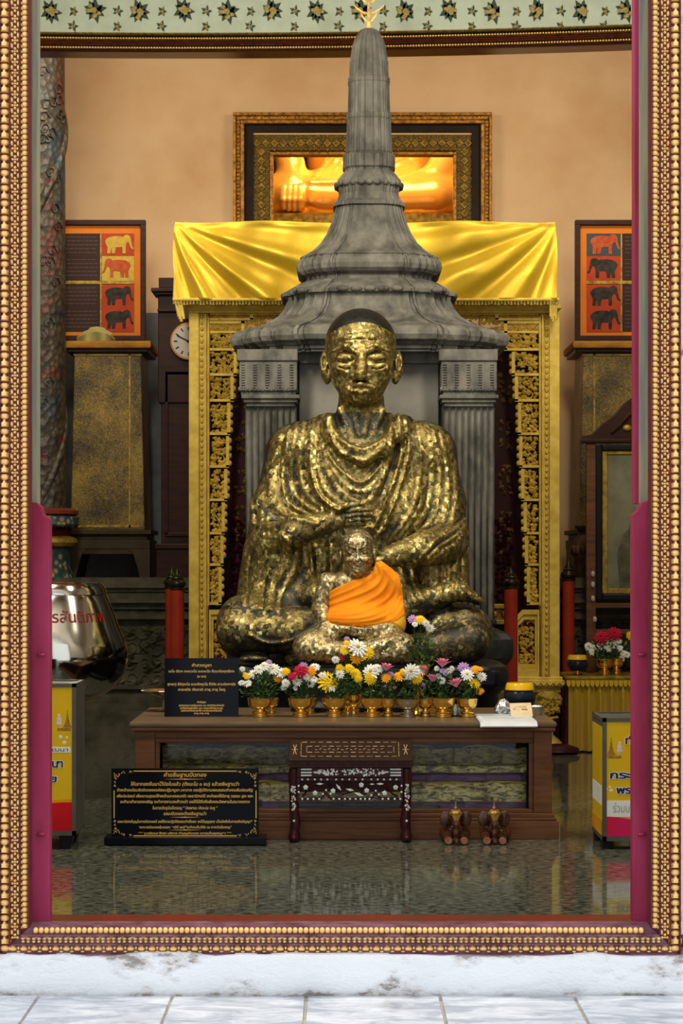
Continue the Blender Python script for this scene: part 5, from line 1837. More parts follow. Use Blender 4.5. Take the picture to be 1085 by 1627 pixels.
# ------------------------------------------------------------------ steel alms bowl
db = 10.3
ub = db / F_PX
ab = thing('giant_alms_bowl', (X(84, db), db + .36, 0), 'huge polished steel alms bowl with red Thai lettering at the left', 'bowl')
xb_, yb_ = X(84, db + .36), db + .36
kk = (db + .36) / F_PX
prof = [(0.001, 1118), (40, 1117), (72, 1110), (96, 1094), (112, 1072), (118.5, 1050), (119, 1036), (114, 1018), (106, 998), (98, 976), (90, 955), (86.2, 947), (85, 945), (86, 944), (84, 936), (80, 928), (78, 926), (76, 926.5), (74, 930), (60, 934), (0.001, 936)]
b = MB(); b.lathe([(w_ * kk, Z(p_, db + .36)) for w_, p_ in prof], xb_, yb_, 0, 72)
b.build('shell', M['bowlsteel'], ab, smooth=50)
b = MB(); b.lathe([(.13, 0), (.135, .02), (.10, .06), (.08, .25), (.11, .40), (.13, Z(1117, db + .36) - .001), (.001, Z(1117, db + .36) - .001)], xb_, yb_, 0, 40); b.build('stand', M['darkwood'], ab, smooth=40)

# ------------------------------------------------------------------ yellow skirted side altar, right
da = 13.3
al = thing('skirted_altar', (X(985, da), da, 0), 'low altar table skirted in pleated yellow satin at the right', 'table')
b = MB(); b.pbox(901, 1075, 1080, 1080, da - .04, da + .52); b.build('tabletop', M['dull_gold'], al, bevel=.004)
b = MB()
n = 150
zs0, zs1 = Z(1080, da), .01
ringsf = []
for j, (z, am) in enumerate(((zs0, .004), (zs0 - .05, .008), (zs0 - .15, .024), (zs1, .030))):
    ringsf.append([(X(903 + 175 * i / n, da), da + am * math.sin(i * .40) * (1 if (i // 6) % 2 else .8) - .0 + (0 if i else 0), z) for i in range(n + 1)])
b.loft([r + [(x, y + .01, z) for x, y, z in r][::-1] for r in ringsf])
b.build('pleated_skirt', M['pleat'], al, smooth=60)
b = MB()
for i in range(24):
    x0_ = X(899 + 7.5 * i, da)
    b.prism([(x0_, zs0), (x0_ + .028, zs0), (x0_ + .026, zs0 - .03), (x0_ + .014, zs0 - .045), (x0_ + .002, zs0 - .03)], da - .034, da - .03)
stuff(b.build('scalloped_trim', M['satin'], al))
for k in range(4):
    b = MB(); b.box(X(900 + (k % 2) * 172, da), X(904 + (k % 2) * 172, da), da + .03 + (k // 2) * .45, da + .06 + (k // 2) * .45, 0, zs0); b.build('leg', M['darkwood'], al)

# framed portrait on a stand
dm = 13.75
fp = thing('portrait_stand', (X(1015, dm), dm, .4765), 'tall dark wooden stand holding a glazed grey-green portrait at the right', 'picture')
b = MB()
b.pprism([(926, 692), (940, 690), (958, 672), (975, 660), (992, 640), (1003, 632), (1015, 629), (1027, 632), (1038, 640), (1055, 660), (1072, 672), (1090, 690), (1104, 692), (1104, 700), (926, 700)], dm, dm + .06)
ped = b.build('pediment', M['darkwood2'] if 'darkwood2' in M else M['darkwood'], fp, bevel=.006)
b = MB(); b.tube([(X(970, dm), dm - .012, Z(688, dm)), (X(984, dm), dm - .016, Z(676, dm)), (X(998, dm), dm - .016, Z(660, dm)), (X(1015, dm), dm - .016, Z(652, dm))], .012, 6)
b.ell((X(996, dm), dm - .01, Z(680, dm)), (.03, .015, .022), 8, 6, mi=1)
b.build('carved_scroll', [M['darkwood'], M['dull_gold']], ped, smooth=50)
for a, c in ((931, 946), (1084, 1099)):
    b = MB(); b.box(X(a, dm), X(c, dm), dm - .02, dm + .03, .4765, Z(700, dm)); b.build('stile', M['wood'], fp, bevel=.006)
b = MB(); b.pbox(924, 697, 1106, 703, dm - .05, dm + .07); b.build('cornice_bar', M['darkwood'], fp, bevel=.006)
for q0, q1 in ((958, 966), (1000, 1008)):
    b = MB(); b.pbox(946, q0, 1084, q1, dm - .01, dm + .04); b.build('cross_rail', M['wood'], fp, bevel=.005)
for a, q0, c, q1 in ((947, 706, 957, 954), (1073, 706, 1083, 954), (957, 706, 1073, 716), (957, 943, 1073, 954)):
    b = MB(); b.pbox(a, q0, c, q1, dm - .035, dm + .03); b.build('black_frame', M['recess_shadow2'] if 'recess_shadow2' in M else M['blackplastic'], fp, bevel=.01)
for a, q0, c, q1 in ((957, 716, 965, 943), (1065, 716, 1073, 943), (965, 716, 1065, 722), (965, 935, 1065, 943)):
    b = MB(); b.pbox(a, q0, c, q1, dm - .015, dm + .02); b.build('gold_slip', M['dull_gold'], fp, bevel=.004)
m_, nt, bs = nodes('faded_portrait')
v = coords(nt); nt.links.new(ramp(nt, noise(nt, v, 5, 4), [(.3, (.10, .105, .06)), (.7, (.20, .20, .12))]), bs.inputs['Base Color']); bs.inputs['Roughness'].default_value = .15
b = MB(); b.pbox(964, 720, 1066, 937, dm, dm + .02); pc_ = b.build('portrait', m_, fp)
b = MB()
b.pprism([(985, 937), (980, 880), (990, 850), (1000, 838), (1004, 818), (1015, 806), (1026, 818), (1030, 838), (1042, 850), (1052, 880), (1048, 937)], dm - .004, dm)
b.build('seated_figure_print', mat('faded_figure_print', (.05, .055, .035), (.12, .12, .07), 14, .3), pc_)
for k, (px, py) in enumerate(((941, 912), (941, 929), (941, 951), (944, 984))):
    b = MB(); b.ell((X(px, dm), dm - .03, Z(py, dm)), (.014, .012, .02), 10, 8); b.build('pale_knob', mat('pale_knob_%d' % k, (.5, .45, .4), None, 5, .3) if k == 0 else bpy.data.materials['pale_knob_0'], fp, smooth=60)

# carved jar on the plinth
dj = 14.15
jr = thing('carved_jar', (X(925, dj), dj, zp), 'brown carved jar standing left of the portrait stand', 'jar')
uj = dj / F_PX
b = MB(); b.lathe([(10, 917.5), (11, 912), (13, 900), (17, 885), (19, 872), (17, 860), (11, 850), (9, 845), (15, 838), (15, 835), (12, 835)][::1] and [(w_ * uj, Z(p_, dj)) for w_, p_ in [(10, 917.5), (11, 912), (13, 900), (17, 885), (19, 872), (17, 860), (11, 850), (9, 845), (15, 838), (15, 835), (12, 834)]], X(928, dj), dj, 0, 28)
jb = b.build('vessel', mat('brown_carved_pottery', (.10, .055, .025), (.04, .02, .01), 18, .4, bmp=.6, bdist=.01), jr, smooth=50)
b = MB()
for i in range(14):
    a = i * PI / 7
    b.ell((X(928, dj) + math.cos(a) * 18 * uj, dj + math.sin(a) * 18 * uj, Z(874, dj)), (.02, .02, .035), 7, 5)
b.build('relief_band', bpy.data.materials['brown_carved_pottery'], jb, smooth=60)
b = MB(); b.pbox(878, 917, 925, 919, 14.5, 15.1)


# ------------------------------------------------------------------ lettering
def text_mesh(body, size, offset=0.0, shear=0.0, spacing=1.0):
    c = bpy.data.curves.new('lettering', 'FONT')
    c.body = body; c.size = size; c.align_x = 'CENTER'; c.align_y = 'CENTER'
    c.offset = offset; c.shear = shear; c.space_character = spacing
    c.resolution_u = 3
    o = bpy.data.objects.new('lettering', c)
    C.objects.link(o)
    bpy.context.view_layer.update()
    me = bpy.data.meshes.new_from_object(o.evaluated_get(bpy.context.evaluated_depsgraph_get()))
    bpy.data.objects.remove(o); bpy.data.curves.remove(c)
    co = np.empty(len(me.vertices) * 3, np.float32); me.vertices.foreach_get('co', co)
    fs = [tuple(p.vertices) for p in me.polygons]
    bpy.data.meshes.remove(me)
    return co.reshape(-1, 3), fs


def lettering(name, body, xc, y, zc_, size, m, parent, width=None, offset=0.0, shear=0.0, thick=.0006, spacing=1.0, align=None):
    v, f = text_mesh(body, size, offset, shear, spacing)
    if not len(v): return None
    sc = 1.0
    if width:
        sc = width / max(1e-6, v[:, 0].max() - v[:, 0].min())
    mid = (v[:, 0].max() + v[:, 0].min()) / 2
    vs = [((p[0] - mid) * sc + xc, y, p[1] + zc_) for p in v]
    b = MB(); b.add(vs, f)
    # a hair of thickness behind the letters
    b.add([(x, yy + thick, z) for x, yy, z in vs], [t[::-1] for t in f])
    return b.build(name, m, parent)


# ------------------------------------------------------------------ low glazed showcase table
TD = 9.2
tb = thing('glazed_showcase_table', (X(547, TD), TD, 0), 'long low brown wooden table with a glass front holding brocade, flowers on top', 'table')
TZ = Z(1147, TD)
yb_t = 10.1
b = MB()
b.box(X(206, TD), X(884, TD), TD - .02, yb_t, TZ - .022, TZ)
b.build('tabletop', M['woodtop'], tb, bevel=.008)
b = MB(); b.box(X(208, TD), X(882, TD), TD - .016, yb_t, TZ - .04, TZ - .022); b.build('top_moulding', M['woodh'], tb, bevel=.006)
for a, c in ((214, 246), (848, 877)):
    b = MB(); b.box(X(a, TD), X(c, TD), TD, TD + .09, Z(1292, TD), TZ - .04); b.build('corner_post', M['wood'], tb, bevel=.004)
    b = MB(); b.box(X(a, TD), X(c, TD), yb_t - .09, yb_t - .01, .0, TZ - .04); b.build('rear_post', M['wood'], tb, bevel=.004)
b = MB(); b.box(X(246, TD), X(848, TD), TD + .005, TD + .05, Z(1173, TD), TZ - .04); b.build('top_rail', M['woodh'], tb, bevel=.003)
for a, q0, c, q1 in ((246, 1173, 848, 1181), (246, 1286, 848, 1292), (246, 1181, 253, 1286), (841, 1181, 848, 1286)):
    b = MB(); b.box(X(a, TD), X(c, TD), TD + .012, TD + .05, Z(q1, TD), Z(q0, TD)); b.build('glass_bead', M['woodh'] if c - a > 20 else M['wood'], tb, bevel=.004)
b = MB(); b.box(X(253, TD), X(841, TD), TD + .035, TD + .039, Z(1286, TD), Z(1181, TD)); b.build('glass_pane', M['glass'], tb)
for q0, q1, e in ((1292, 1299, 3), (1299, 1304, 6), (1304, 1333.4, 10)):
    b = MB(); b.box(X(214 - e, TD), X(877 + e, TD), TD - e * .0027, yb_t - .01, max(0.0, Z(q1, TD)), Z(q0, TD)); b.build('base_moulding', M['woodh'], tb, bevel=.004)
b = MB(); b.box(X(216, TD), X(219, TD), TD + .09, yb_t - .09, Z(1292, TD), TZ - .04); b.box(X(872, TD), X(875, TD), TD + .09, yb_t - .09, Z(1292, TD), TZ - .04); b.box(X(219, TD), X(872, TD), yb_t - .03, yb_t - .02, Z(1292, TD), TZ - .04)
stuff_ = b.build('side_and_back_boards', M['darkwood'], tb)
# folded brocades and stepped cloths in the showcase
zfl = Z(1292, TD)
lay = [('olive_brocade_stack', 'brocade_olive', 9.62, 1186, 1216, 'folded olive brocade at the top back inside the glazed showcase'),
       ('gold_edged_cloth', 'brocade_gold', 9.55, 1216, 1230, 'gold patterned cloth layer below the olive brocade in the showcase'),
       ('purple_cloth', 'brocade_purple', 9.48, 1230, 1243, 'purple cloth band folded in the middle of the showcase'),
       ('pale_gold_brocade', 'brocade_gold', 9.42, 1243, 1276, 'wide pale gold brocade layer in the lower showcase'),
       ('violet_cloth', 'brocade_purple', 9.36, 1276, 1292, 'violet and green cloth lying along the showcase floor')]
prev_top = None
for k, (nm, mm, dd, q0, q1, lab) in enumerate(lay):
    b = MB()
    n = 60
    z0, z1 = Z(q1, dd), Z(q0, dd)
    base = zfl + .0005
    rf = []
    for j, (zz, yo) in enumerate(((base, 0), (z0 + (z1 - z0) * .4, 0), (z1 - .006, 0), (z1, .012))):
        rf.append([(X(258, dd) + (X(836, dd) - X(258, dd)) * i / n, dd + yo + .010 * math.sin(i * .9 + k) + .006 * math.sin(i * 2.1), zz + (0 if j < 2 else .004 * math.sin(i * .5 + k * 2))) for i in range(n + 1)])
    back = [(p[0], dd + .048 if k else 10.05, p[2]) for p in rf[-1]]
    back0 = [(p[0], dd + .048 if k else 10.05, base) for p in rf[0]]
    b.loft([rf[0], rf[1], rf[2], rf[3], back, back0])
    o = b.build(nm, M[mm], None, smooth=50)
    tag(o, lab, 'cloth', 'cloths folded in the showcase')
    if k in (0, 1, 3):
        b = MB()
        for dz2, r2 in ((0, .006), (-.022, .0035)) if k != 0 else ((0, .004), (-.03, .003), (-.055, .0035)):
            b.tube([(p[0], p[1] - .006, p[2] + dz2 - .004 + .005 * math.sin(p[0] * 23 + k)) for p in rf[-1]], r2, 5)
        b.build('gold_trim', M['throne_gold'], o, smooth=60)
b = MB()
b.box(X(440, 9.3), X(700, 9.3), 9.30, 9.345, zfl + .0005, zfl + .018)
tag(b.build('green_cloth', M['brocade_green'], bevel=.006), 'deep green cloth strip lying in the front middle of the showcase', 'cloth', 'cloths folded in the showcase')

# ------------------------------------------------------------------ inlaid rosewood stand in front of the showcase
sd = 9.10
s_ = thing('inlaid_stand', (X(557, sd), sd, 0), 'small dark rosewood stand inlaid with mother-of-pearl flowers, in front of the table', 'stand')
# sloping top
zf_, zb_ = Z(1207, 9.06), Z(1175, 9.165)
def slope(px, t, lift=0.0):
    y = 9.06 + .105 * t
    return (X(px, 9.06), y - lift * .6, zf_ + (zb_ - zf_) * t + lift)
b = MB()
top_ = [slope(458, 0), slope(656, 0), slope(656, 1), slope(458, 1)]
b.loft([[(x, y, z - .012) for x, y, z in top_], top_])
tp = b.build('sloping_top', mat('dark_top_wood', (.030, .013, .006), (.018, .007, .004), 9, .35), s_, bevel=.003)
b = MB()
def strip(p0, t0, p1, t1, w_=1.4):
    n = Vector((0, -.6, .8)) * .0008
    A, B_ = Vector(slope(p0, t0)) + n, Vector(slope(p1, t1)) + n
    dirv = (B_ - A).normalized(); sidev = dirv.cross(n.normalized()) * (w_ * .0008)
    b.add([A - sidev, B_ - sidev, B_ + sidev, A + sidev], [(0, 1, 2, 3)])
for p0, t0, p1, t1 in ((478, .16, 634, .16), (478, .86, 634, .86), (478, .16, 478, .86), (634, .16, 634, .86), (487, .36, 626, .36), (487, .66, 626, .66), (487, .36, 487, .66), (626, .36, 626, .66)):
    for k in range(12):
        f0, f1 = (k + .1) / 12, (k + .75) / 12
        strip(p0 + (p1 - p0) * f0, t0 + (t1 - t0) * f0, p0 + (p1 - p0) * f1, t0 + (t1 - t0) * f1, 1.2 + .8 * ((k * 7) % 3 == 0))
for cx__ in (468, 645):
    for k in range(6):
        a = k * PI / 3
        strip(cx__, .5, cx__ + 5 * math.cos(a), .5 + .28 * math.sin(a), 1.6)
for k in range(16): strip(500 + k * 7, .5, 504 + k * 7, .48 + .08 * (k % 2), 1.5)
stuff(b.build('pearl_inlay', mat('dull_pearl', (.50, .42, .24), (.30, .25, .14), 60, .3), tp))
b = MB(); b.box(X(458, 9.06), X(656, 9.06), 9.058, 9.07, zf_ - .03, zf_ - .012)
for k in range(60): b.ell((X(460 + k * 3.3, 9.06), 9.057, zf_ - .018), (.004, .003, .004), 5, 4)
b.build('carved_edge', M['rosewood'], s_)
b = MB(); b.box(X(461, 9.07), X(653, 9.07), 9.07, 9.16, Z(1220, 9.07), zf_ - .02); b.build('top_frieze', M['rosewood'], s_, bevel=.002)
b = MB(); b.box(X(472, 9.075), X(640, 9.075), 9.075, 9.10, Z(1235, 9.075), Z(1220, 9.07)); fz = b.build('inlaid_rail', M['rosewood'], s_, bevel=.001)
pr = MB()
for px in (476, 517, 556, 598, 638): pr.ell((X(px, 9.07), 9.069, Z(1214, 9.07)), (.0055, .003, .0055), 10, 4)
for q_ in (1222.5, 1227.5, 1232):
    for a, c in ((478, 495), (620, 637)):
        pr.box(X(a, 9.07), X(c, 9.07), 9.0725, 9.075, Z(q_ + 1.2, 9.07), Z(q_ - 1.2, 9.07))
rr = random.Random(3)
for k in range(120):
    t = rr.random()
    px = 499 + 117 * t; py = 1227 + rr.uniform(-5.5, 5.5) * min(1, 6 * t, 6 * (1 - t))
    r_ = rr.uniform(1.2, 3)
    a0 = rr.uniform(0, 6)
    pr.prism([(X(px + r_ * math.cos(a0 + k2 * 1.57) * (1, .6)[k2 % 2], 9.07), Z(py + r_ * math.sin(a0 + k2 * 1.57) * (1, .6)[k2 % 2], 9.07)) for k2 in range(4)], 9.0728 + rr.uniform(0, .0006), 9.0752)
stuff(pr.build('pearl_inlay', M['pearl'], fz))
# pierced apron
b = MB()
b.pprism([(472, 1236), (640, 1236), (640, 1272), (606, 1272), (600, 1268), (597, 1263), (593, 1268), (588, 1272), (528, 1272), (521, 1268), (517, 1263), (514, 1268), (508, 1272), (472, 1272), (472, 1268), (510, 1268), (514, 1260), (517, 1258), (521, 1261), (528, 1268), (588, 1268), (594, 1260), (597, 1258), (601, 1262), (607, 1268), (636, 1268), (636, 1241), (476, 1241), (476, 1268), (472, 1268)], 9.08, 9.095)
ap = b.build('pierced_apron', M['rosewood'], s_)
b = MB(); b.pbox(474, 1238, 638, 1258, 9.10, 9.104); b.build('apron_shade_sheet', M['maroon'], ap)  # dark sheet added for the shade seen through the piercing
b = MB()
for a in (476, 536, 560):
    pass
for pts in (((480, 1266), (490, 1254), (500, 1246), (516, 1250)), ((520, 1244), (532, 1254), (545, 1262), (560, 1258), (572, 1248)), ((545, 1243), (560, 1252), (580, 1262), (590, 1256)), ((602, 1246), (614, 1250), (624, 1262), (632, 1266))):
    b.tube([(X(p, 9.08), 9.085, Z(q_, 9.08)) for p, q_ in pts], .0045, 6)
b.build('carved_vine', M['rosewood'], ap, smooth=60)
def plum(px, py, r=4.6):
    b = MB()
    for k in range(5):
        a = k * 2 * PI / 5 + .3
        b.ell((X(px, 9.07) + math.cos(a) * r * .5 * .0027, 9.078, Z(py, 9.07) + math.sin(a) * r * .5 * .0027), (r * .42 * .0027, .003, r * .42 * .0027), 7, 4)
    b.ell((X(px, 9.07), 9.076, Z(py, 9.07)), (r * .25 * .0027, .003, r * .25 * .0027), 6, 4)
    b.build('pearl_blossom', M['pearl'], ap, smooth=60)
for px, py in ((485.5, 1251.5), (500.5, 1260.5), (529, 1257), (574, 1247.5), (582.5, 1256.5), (611, 1260.5), (628.5, 1251.5)): plum(px, py)
b = MB()
for px, py, a, l in ((538, 1251, .9, 7), (556, 1255, .2, 7), (570, 1262, .35, 8), (508, 1245.5, 0, 6), (604, 1245.5, 0, 6), (591, 1246, 0, 4)):
    dx, dz = math.cos(a) * l, math.sin(a) * l
    b.pprism([(px - dx, py - dz), (px - dz * .3, py + dx * .3), (px + dx, py + dz), (px + dz * .3, py - dx * .3)], 9.077, 9.084)
k = 0
for px in [480, 489, 500, 510, 520, 534, 544, 555, 565, 576, 590, 600, 610, 620, 630]: b.ell((X(px, 9.07), 9.079, Z(1238.8, 9.07)), (.0048, .003, .0048), 8, 4)
for px in [480, 489, 498, 507, 530, 539, 548, 556, 565, 573, 580, 587, 608, 617, 627, 636]: b.ell((X(px, 9.07), 9.079, Z(1270, 9.07)), (.0048, .003, .0048), 8, 4)
for px, py in ((474.5, 1249), (474.5, 1259), (638, 1249), (638, 1259), (513, 1262), (518, 1256), (525, 1262), (590, 1264), (597, 1257), (602, 1263)): b.ell((X(px, 9.07), 9.079, Z(py, 9.07)), (.0048, .003, .0048), 8, 4)
stuff(b.build('pearl_dots', M['pearl'], ap, smooth=60))
# cabriole legs
for side in (-1, 1):
    mx = lambda p: p if side < 0 else 1113 - p
    for dz_, dd in ((0, 9.07), (1, 9.12)):
        b = MB()
        rings = []
        for px, py, hw in ((467, 1221, 8), (466, 1232, 8.5), (466, 1250, 7), (466, 1270, 6.5), (467, 1290, 7), (469, 1305, 8), (468, 1316, 8), (467, 1322, 7), (467, 1328, 9.5), (467, 1334, 9), (467, 1338.4, 6)):
            c0 = mx(px)
            hwm = hw * .00267
            zz = max(0.0, Z(py, 9.1))
            rings.append([(X(c0, 9.07) + hwm * math.cos(t) * (1.0 if abs(math.cos(t)) > .3 else 1), dd + .02 + hwm * .8 * math.sin(t), zz) for t in [PI / 4 + 2 * PI * k / 8 for k in range(8)]])
        b.loft(rings[::-1])
        if dz_ == 0: b.ell((X(mx(467), 9.07), dd + .0, Z(1331, 9.1)), (.014, .012, .014), 8, 6)
        lg = b.build('cabriole_leg', M['rosewood'], s_, smooth=50)
        if dz_ == 0:
            b = MB()
            rr = random.Random(side + 5)
            for k in range(34):
                px = mx(466) + rr.uniform(-3.2, 3.2); py = rr.uniform(1247, 1288)
                r_ = rr.uniform(.9, 2.1)
                b.prism([(X(px + r_ * math.cos(k2 * 1.57 + k), 9.07), Z(py + r_ * math.sin(k2 * 1.57 + k), 9.07)) for k2 in range(4)], dd - .0005, dd + .004)
            b.ell((X(mx(467), 9.07), dd - .001, Z(1303, 9.1)), (.005, .003, .005), 8, 4)
            stuff(b.build('pearl_inlay', M['pearl'], lg))

# ------------------------------------------------------------------ pair of kneeling wooden elephants
M['elephant'] = mat('polished_brown_elephant_wood', (.10, .036, .015), (.03, .010, .005), 22, .22, coat=.4)
M['elephant_gold'] = mat('elephant_gilt_headdress', (.36, .22, .05), (.16, .09, .02), 60, .4, metal=.5)
M['sole'] = mat('pinkish_foot_soles', (.35, .16, .10), (.22, .09, .06), 40, .35)


def elephant(pc, turn, label):
    d = 9.03
    r = thing('wooden_elephant', (X(pc, d), d, 0), label, 'elephant figurine', 'kneeling wooden elephants')
    uu = .00267
    x0 = X(pc, d)
    E = Sdf(seg_axis([(x0 - .072, x0 + .085, .0028)]), seg_axis([(d - .06, d + .125, .0032)]), seg_axis([(-.003, .175, .0028)]))
    t = turn
    E.ell((x0 + .012 * t, d + .065, .075), (.048, .055, .062), .02)
    E.ell((x0, d + .01, .112), (.034, .034, .036), .02)
    E.ell((x0 - .013, d - .0, .135), (.016, .018, .016), .01); E.ell((x0 + .013, d, .135), (.016, .018, .016), .01)
    E.chain([(x0, d - .018, .115), (x0, d - .034, .085), (x0, d - .038, .05), (x0, d - .034, .022), (x0 + .003, d - .042, .012)], [.018, .0145, .011, .009, .009], .012)
    for s in (-1, 1):
        E.ell((x0 + s * .045, d + .008 + .004 * s * t, .106), (.024, .007, .033), .006)
        E.ell((x0 + s * .052, d + .018, .094), (.013, .006, .022), .006)
        E.chain([(x0 + s * .032, d + .05, .05), (x0 + s * .033, d + .0, .026), (x0 + s * .033, d - .030, .019)], [.026, .018, .0165], .012)
        E.chain([(x0 + s * .014, d - .018, .088), (x0 + s * .020, d - .036, .072), (x0 + s * .021, d - .05, .073)], [.005, .004, .0022], .004)
        E.ell((x0 + s * .045 + .012 * t, d + .085, .035), (.022, .045, .034), .015)
        E.ell((x0 + s * .021, d - .018, .112), (.003, .003, .003), .002, 's')
    E.put([x0 - .08, d - .07, -.02], [x0 + .09, d + .13, .0], lambda x, y, z: z + 0 * x + 0 * y - .0002, .002, 's')
    E.mesh('body', M['elephant'], r)
    b = MB()
    b.ell((x0, d - .008, .128), (.031, .028, .018), 12, 8)
    b.prism([(x0 - .018, .125), (x0 + .018, .125), (x0 + .006, .098), (x0 - .006, .098)], d - .042, d - .02)
    hd_ = b.build('gilt_headdress', M['elephant_gold'], r, smooth=60)
    b = MB(); b.lathe([(.004, .145), (.010, .150), (.006, .157), (.003, .165), (.0025, .178), (.0005, .182)], x0, d - .0, 0, 10); b.build('spike', M['elephant_gold'], hd_, smooth=50)
    for s in (-1, 1):
        b = MB()
        b.prism([(x0 + s * .033 + .0155 * math.cos(k * PI / 8), .019 + .0155 * math.sin(k * PI / 8)) for k in range(16)], d - .0485, d - .040)
        b.build('foot_sole', M['sole'], r, bevel=.002)
    return r


elephant(724, 0, 'brown wooden kneeling elephant nearer the inlaid stand, with gilt forehead')
elephant(785, 1, 'brown wooden kneeling elephant on the right of the pair, turned slightly')

# ------------------------------------------------------------------ black plaques with gold lettering
pd_ = 9.0
pl = thing('large_black_plaque', (X(294, pd_), pd_, 0), 'large glossy black plaque with gold Thai prayer text and corner ornaments, on the floor', 'sign')
b = MB(); b.pbox(165, 1331, 423, 1343, 8.96, 9.10); b.build('base_slab', M['black_gloss'], pl, bevel=.003)
b = MB(); b.pbox(177, 1221, 411, 1331, pd_, pd_ + .012); pp = b.build('panel', M['black_gloss'], pl, bevel=.001)
yy_ = pd_ - .0012
mm = pd_ / F_PX
lines = [(1231.5, 8.5, 68, 'คำอธิษฐานปิดทอง'), (1246, 7.6, 172, 'ให้เอาทองขึ้นมาไว้มือใบแล้ว (ตั้งนะโม ๓ จบ) แล้วอธิษฐานว่า'),
         (1255.5, 6.2, 216, 'ข้าพเจ้าขอน้อมจิตปิดทององค์พระปฏิมาบูชา มหาลาภ ขอปฏิบัติตามพระธรรมคำสอนอันประเสริฐ'),
         (1265, 6.2, 217, 'เพื่อประโยชน์ เพื่อความสุขแก่ข้าพเจ้าและครอบครัว ขออานิสงส์นี้ จงส่งผลให้มีอายุ วรรณะ สุขะ พละ'),
         (1274, 6.2, 206, 'จะทำมาค้าขายจงเจริญ จะทำการงานจงก้าวหน้า ขอให้ได้ถึงซึ่งฝั่งพระนิพพานในอนาคตกาล'),
         (1284, 6.2, 103, 'ในกาลปัจจุบันนี้เทอญ " นิพพานะ ปัจจะโย โหตุ "'), (1293, 6.8, 68, 'ขณะปิดทองตั้งอธิษฐานว่า'),
         (1305.5, 5.6, 214, 'ขออานิสงส์บุญในการปิดทองนี้ ขอให้การปฏิบัติธรรมสำเร็จผล จงได้บุญกุศล เป็นปัจจัยในการเกิดปัญญา"'),
         (1314.5, 5.2, 148, 'ขอถวายปิดทองคุ้มครอง ชาตินี้ จงมีชื่อเสียงเป็นที่รัก ณ กาลบัดนี้เทอญ"'),
         (1324, 4.6, 148, '*** ศูนย์รวมศรัทธา บริจาค ทำบุญปิดทอง ถวายเป็นพุทธบูชา ***')]
for q_, hpx_, wpx, t in lines:
    lettering('gold_lettering', t, X(294, pd_), yy_, Z(q_, pd_), hpx_ * mm, M['gold_text'], pp, width=wpx * mm, shear=.15, offset=.00035)
b = MB()
for a, q0, c, q1 in ((212, 1224.5, 376, 1226), (212, 1327, 376, 1328.5), (180.5, 1256, 182, 1300), (406, 1256, 407.5, 1300)): b.pbox(a, q0, c, q1, pd_ - .001, pd_)
for (cx_0, cz_0, dx, dz) in ((180.5, 1224.5, 1, 1), (407.5, 1224.5, -1, 1), (180.5, 1328.5, 1, -1), (407.5, 1328.5, -1, -1)):
    rr = random.Random(2)
    for k in range(26):
        t = rr.random()
        if k % 2: px, py = cx_0 + dx * 28 * t, cz_0 + dz * rr.uniform(.5, 2 + 8 * (1 - t))
        else: px, py = cx_0 + dx * rr.uniform(.5, 2 + 8 * (1 - t)), cz_0 + dz * 26 * t
        r_ = 1.9
        a0 = rr.uniform(0, 6)
        b.pprism([(px + r_ * math.cos(a0), py + r_ * math.sin(a0)), (px + .7 * math.cos(a0 + 1.5), py + .7 * math.sin(a0 + 1.5)), (px - r_ * math.cos(a0), py - r_ * math.sin(a0)), (px - .7 * math.cos(a0 + 1.5), py - .7 * math.sin(a0 + 1.5))], pd_ - .001, pd_)
for q_, a, c in ((1238, 261, 327), (1298.5, 270, 318), (1318.8, 268, 320)):
    b.pprism([(a, q_), ((a + c) / 2, q_ - .7), (c, q_), ((a + c) / 2, q_ + .7)], pd_ - .001, pd_)
    b.ell((X((a + c) / 2, pd_), pd_, Z(q_, pd_)), (.004, .001, .003), 6, 4)
stuff(b.build('gold_border_ornament', M['gold_text'], pp))

